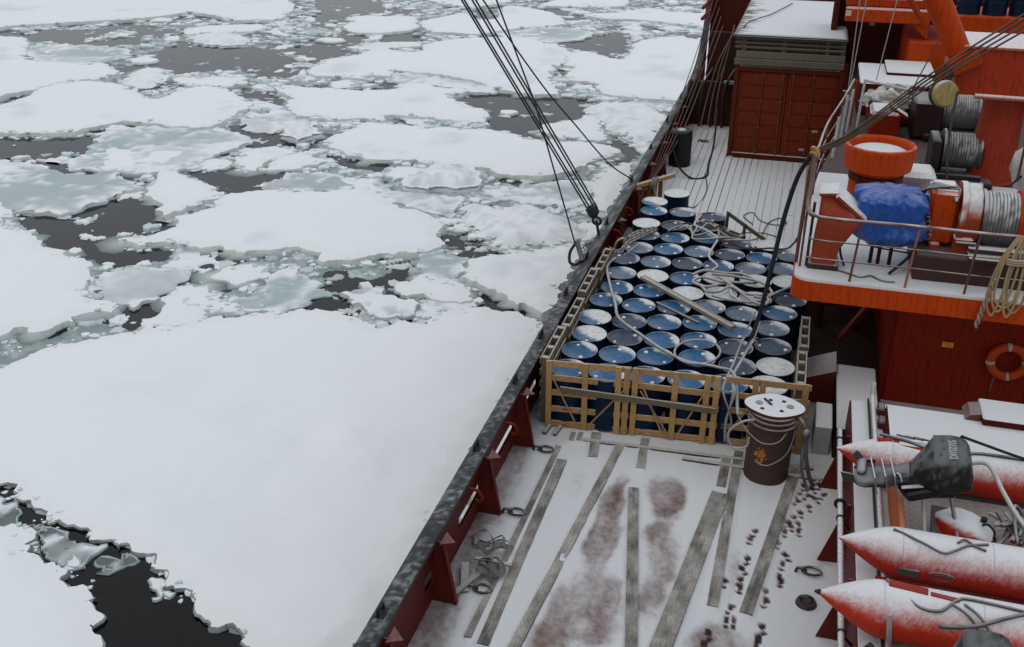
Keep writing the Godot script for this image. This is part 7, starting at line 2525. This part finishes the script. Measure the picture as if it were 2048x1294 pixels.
	var drum_rows = [
		[-2.89, -12.97, "b", "drum with bright blue lid, first from left in front row"],
		[-2.29, -12.99, "b", "drum with bright blue lid, second from left in front row"],
		[-1.71, -13.08, "b", "drum with bright blue lid, third from left in front row"],
		[-1.11, -13.13, "b", "drum with bright blue lid, fourth from left in front row"],
		[-0.50, -13.18, "b", "drum with bright blue lid, fifth from left in front row"],
		[0.08, -13.29, "w", "drum all white with snow on top, sixth from left in front row"],
		[-2.86, -13.60, "b", "drum with bright blue lid, first from left in second row"],
		[-2.26, -13.62, "b", "drum with bright blue lid, second from left in second row"],
		[-1.68, -13.73, "b", "drum with bright blue lid, third from left in second row"],
		[-1.04, -13.86, "b", "drum with bright blue lid, fourth from left in second row"],
		[-0.42, -13.77, "d", "drum with dark bare lid, fifth from left in second row"],
		[0.15, -13.92, "w", "drum all white with snow on top, sixth from left in second row"],
		[-2.84, -14.20, "p", "drum half snowed over, first from left in third row"],
		[-2.25, -14.23, "d", "drum with dark bare lid, second from left in third row"],
		[-1.67, -14.32, "b", "drum with bright blue lid, third from left in third row"],
		[-1.09, -14.45, "b", "drum with bright blue lid, fourth from left in third row"],
		[-0.50, -14.39, "d", "drum with dark bare lid, fifth from left in third row"],
		[0.08, -14.57, "d", "drum with dark bare lid, sixth from left in third row"],
		[-2.89, -14.83, "p", "drum half snowed over, first from left in fourth row"],
		[-2.29, -14.83, "d", "drum with dark bare lid, second from left in fourth row"],
		[-1.72, -14.96, "b", "drum with bright blue lid, third from left in fourth row"],
		[-1.14, -15.09, "b", "drum with bright blue lid, fourth from left in fourth row"],
		[-0.55, -15.01, "b", "drum with bright blue lid, fifth from left in fourth row"],
		[0.03, -15.22, "g", "drum with grey frosted lid, sixth from left in fourth row"],
		[-2.83, -15.55, "b", "drum with bright blue lid, first from left in fifth row"],
		[-2.24, -15.49, "b", "drum with bright blue lid, second from left in fifth row"],
		[-1.65, -15.58, "b", "drum with bright blue lid, third from left in fifth row"],
		[-1.07, -15.77, "g", "drum with grey frosted lid, fourth from left in fifth row"],
		[-0.49, -15.66, "g", "drum with grey frosted lid, fifth from left in fifth row"],
		[0.12, -15.86, "b", "drum with bright blue lid, sixth from left in fifth row"],
		[-2.75, -16.14, "b", "drum with bright blue lid, first from left in sixth row"],
		[-2.16, -16.15, "b", "drum with bright blue lid, second from left in sixth row"],
		[-1.49, -16.23, "w", "drum all white with snow on top, third from left in sixth row"],
		[-0.92, -16.38, "w", "drum all white with snow on top, fourth from left in sixth row"],
		[-0.32, -16.33, "w", "drum all white with snow on top, fifth from left in sixth row"],
		[0.27, -16.46, "d", "drum with dark bare lid, sixth from left in sixth row"],
		[-2.80, -16.80, "g", "drum with grey frosted lid, first from left in seventh row"],
		[-2.21, -16.83, "w", "drum all white with snow on top, second from left in seventh row"],
		[-1.62, -16.89, "b", "drum with bright blue lid, third from left in seventh row"],
		[-1.04, -17.05, "w", "drum all white with snow on top, fourth from left in seventh row"],
		[-0.37, -17.11, "w", "drum all white with snow on top, fifth from left in seventh row"],
		[0.21, -17.25, "w", "drum all white with snow on top, sixth from left in seventh row"],
		[-2.86, -17.51, "d", "drum with dark bare lid, first from left in eighth row"],
		[-2.26, -17.50, "g", "drum with grey frosted lid, second from left in eighth row"],
		[-1.68, -17.60, "d", "drum with dark bare lid, third from left in eighth row"],
		[-1.09, -17.64, "b", "drum with bright blue lid, fourth from left in eighth row"],
		[-0.50, -17.68, "g", "drum with grey frosted lid, fifth from left in eighth row"],
		[0.08, -17.83, "g", "drum with grey frosted lid, sixth from left in eighth row"],
		[-2.70, -18.11, "g", "drum with grey frosted lid, first from left in ninth row"],
		[-2.12, -18.22, "b", "drum with bright blue lid, second from left in ninth row"],
		[-1.53, -18.26, "g", "drum with grey frosted lid, third from left in ninth row"],
		[-0.93, -18.25, "d", "drum with dark bare lid, fourth from left in ninth row"],
		[-0.33, -18.25, "b", "drum with bright blue lid, fifth from left in ninth row"],
		[0.19, -18.53, "g", "drum with grey frosted lid, sixth from left in ninth row"],
		[-2.68, -18.85, "g", "drum with grey frosted lid, first from left in tenth row"],
		[-2.08, -18.85, "b", "drum with bright blue lid, second from left in tenth row"],
		[-1.47, -19.03, "b", "drum with bright blue lid, third from left in tenth row"],
		[-0.86, -18.87, "d", "drum with dark bare lid, fourth from left in tenth row"],
		[-0.23, -18.95, "w", "drum all white with snow on top, fifth from left in tenth row"],
		[-2.77, -19.51, "w", "drum all white with snow on top, first from left in eleventh row"],
		[-2.18, -19.55, "d", "drum with dark bare lid, second from left in eleventh row"],
		[-1.57, -19.62, "d", "drum with dark bare lid, third from left in eleventh row"],
		[-2.74, -20.31, "b", "drum with bright blue lid, first from left in twelfth row"],
		[-2.12, -20.39, "g", "drum with grey frosted lid, second from left in twelfth row"],
		[-1.48, -20.29, "d", "drum with dark bare lid, third from left in twelfth row"],
		[-2.82, -20.92, "p", "drum half snowed over, first from left in thirteenth row"],
		[-2.42, -21.60, "w", "drum all white with snow on top, first from left in last row"],
	]

	build_sea(floe_rows, open_rows)
	build_deck(bare, prints, sticks)
	build_bulwark()
	build_platform()
	build_house()
	build_hatch()
	build_container()
	build_crane()
	build_winches()
	build_drums(drum_rows)
	build_crates()
	build_boats()
	build_wires()
	build_dunnage(sticks)
	build_ropes()
	build_deck_things()
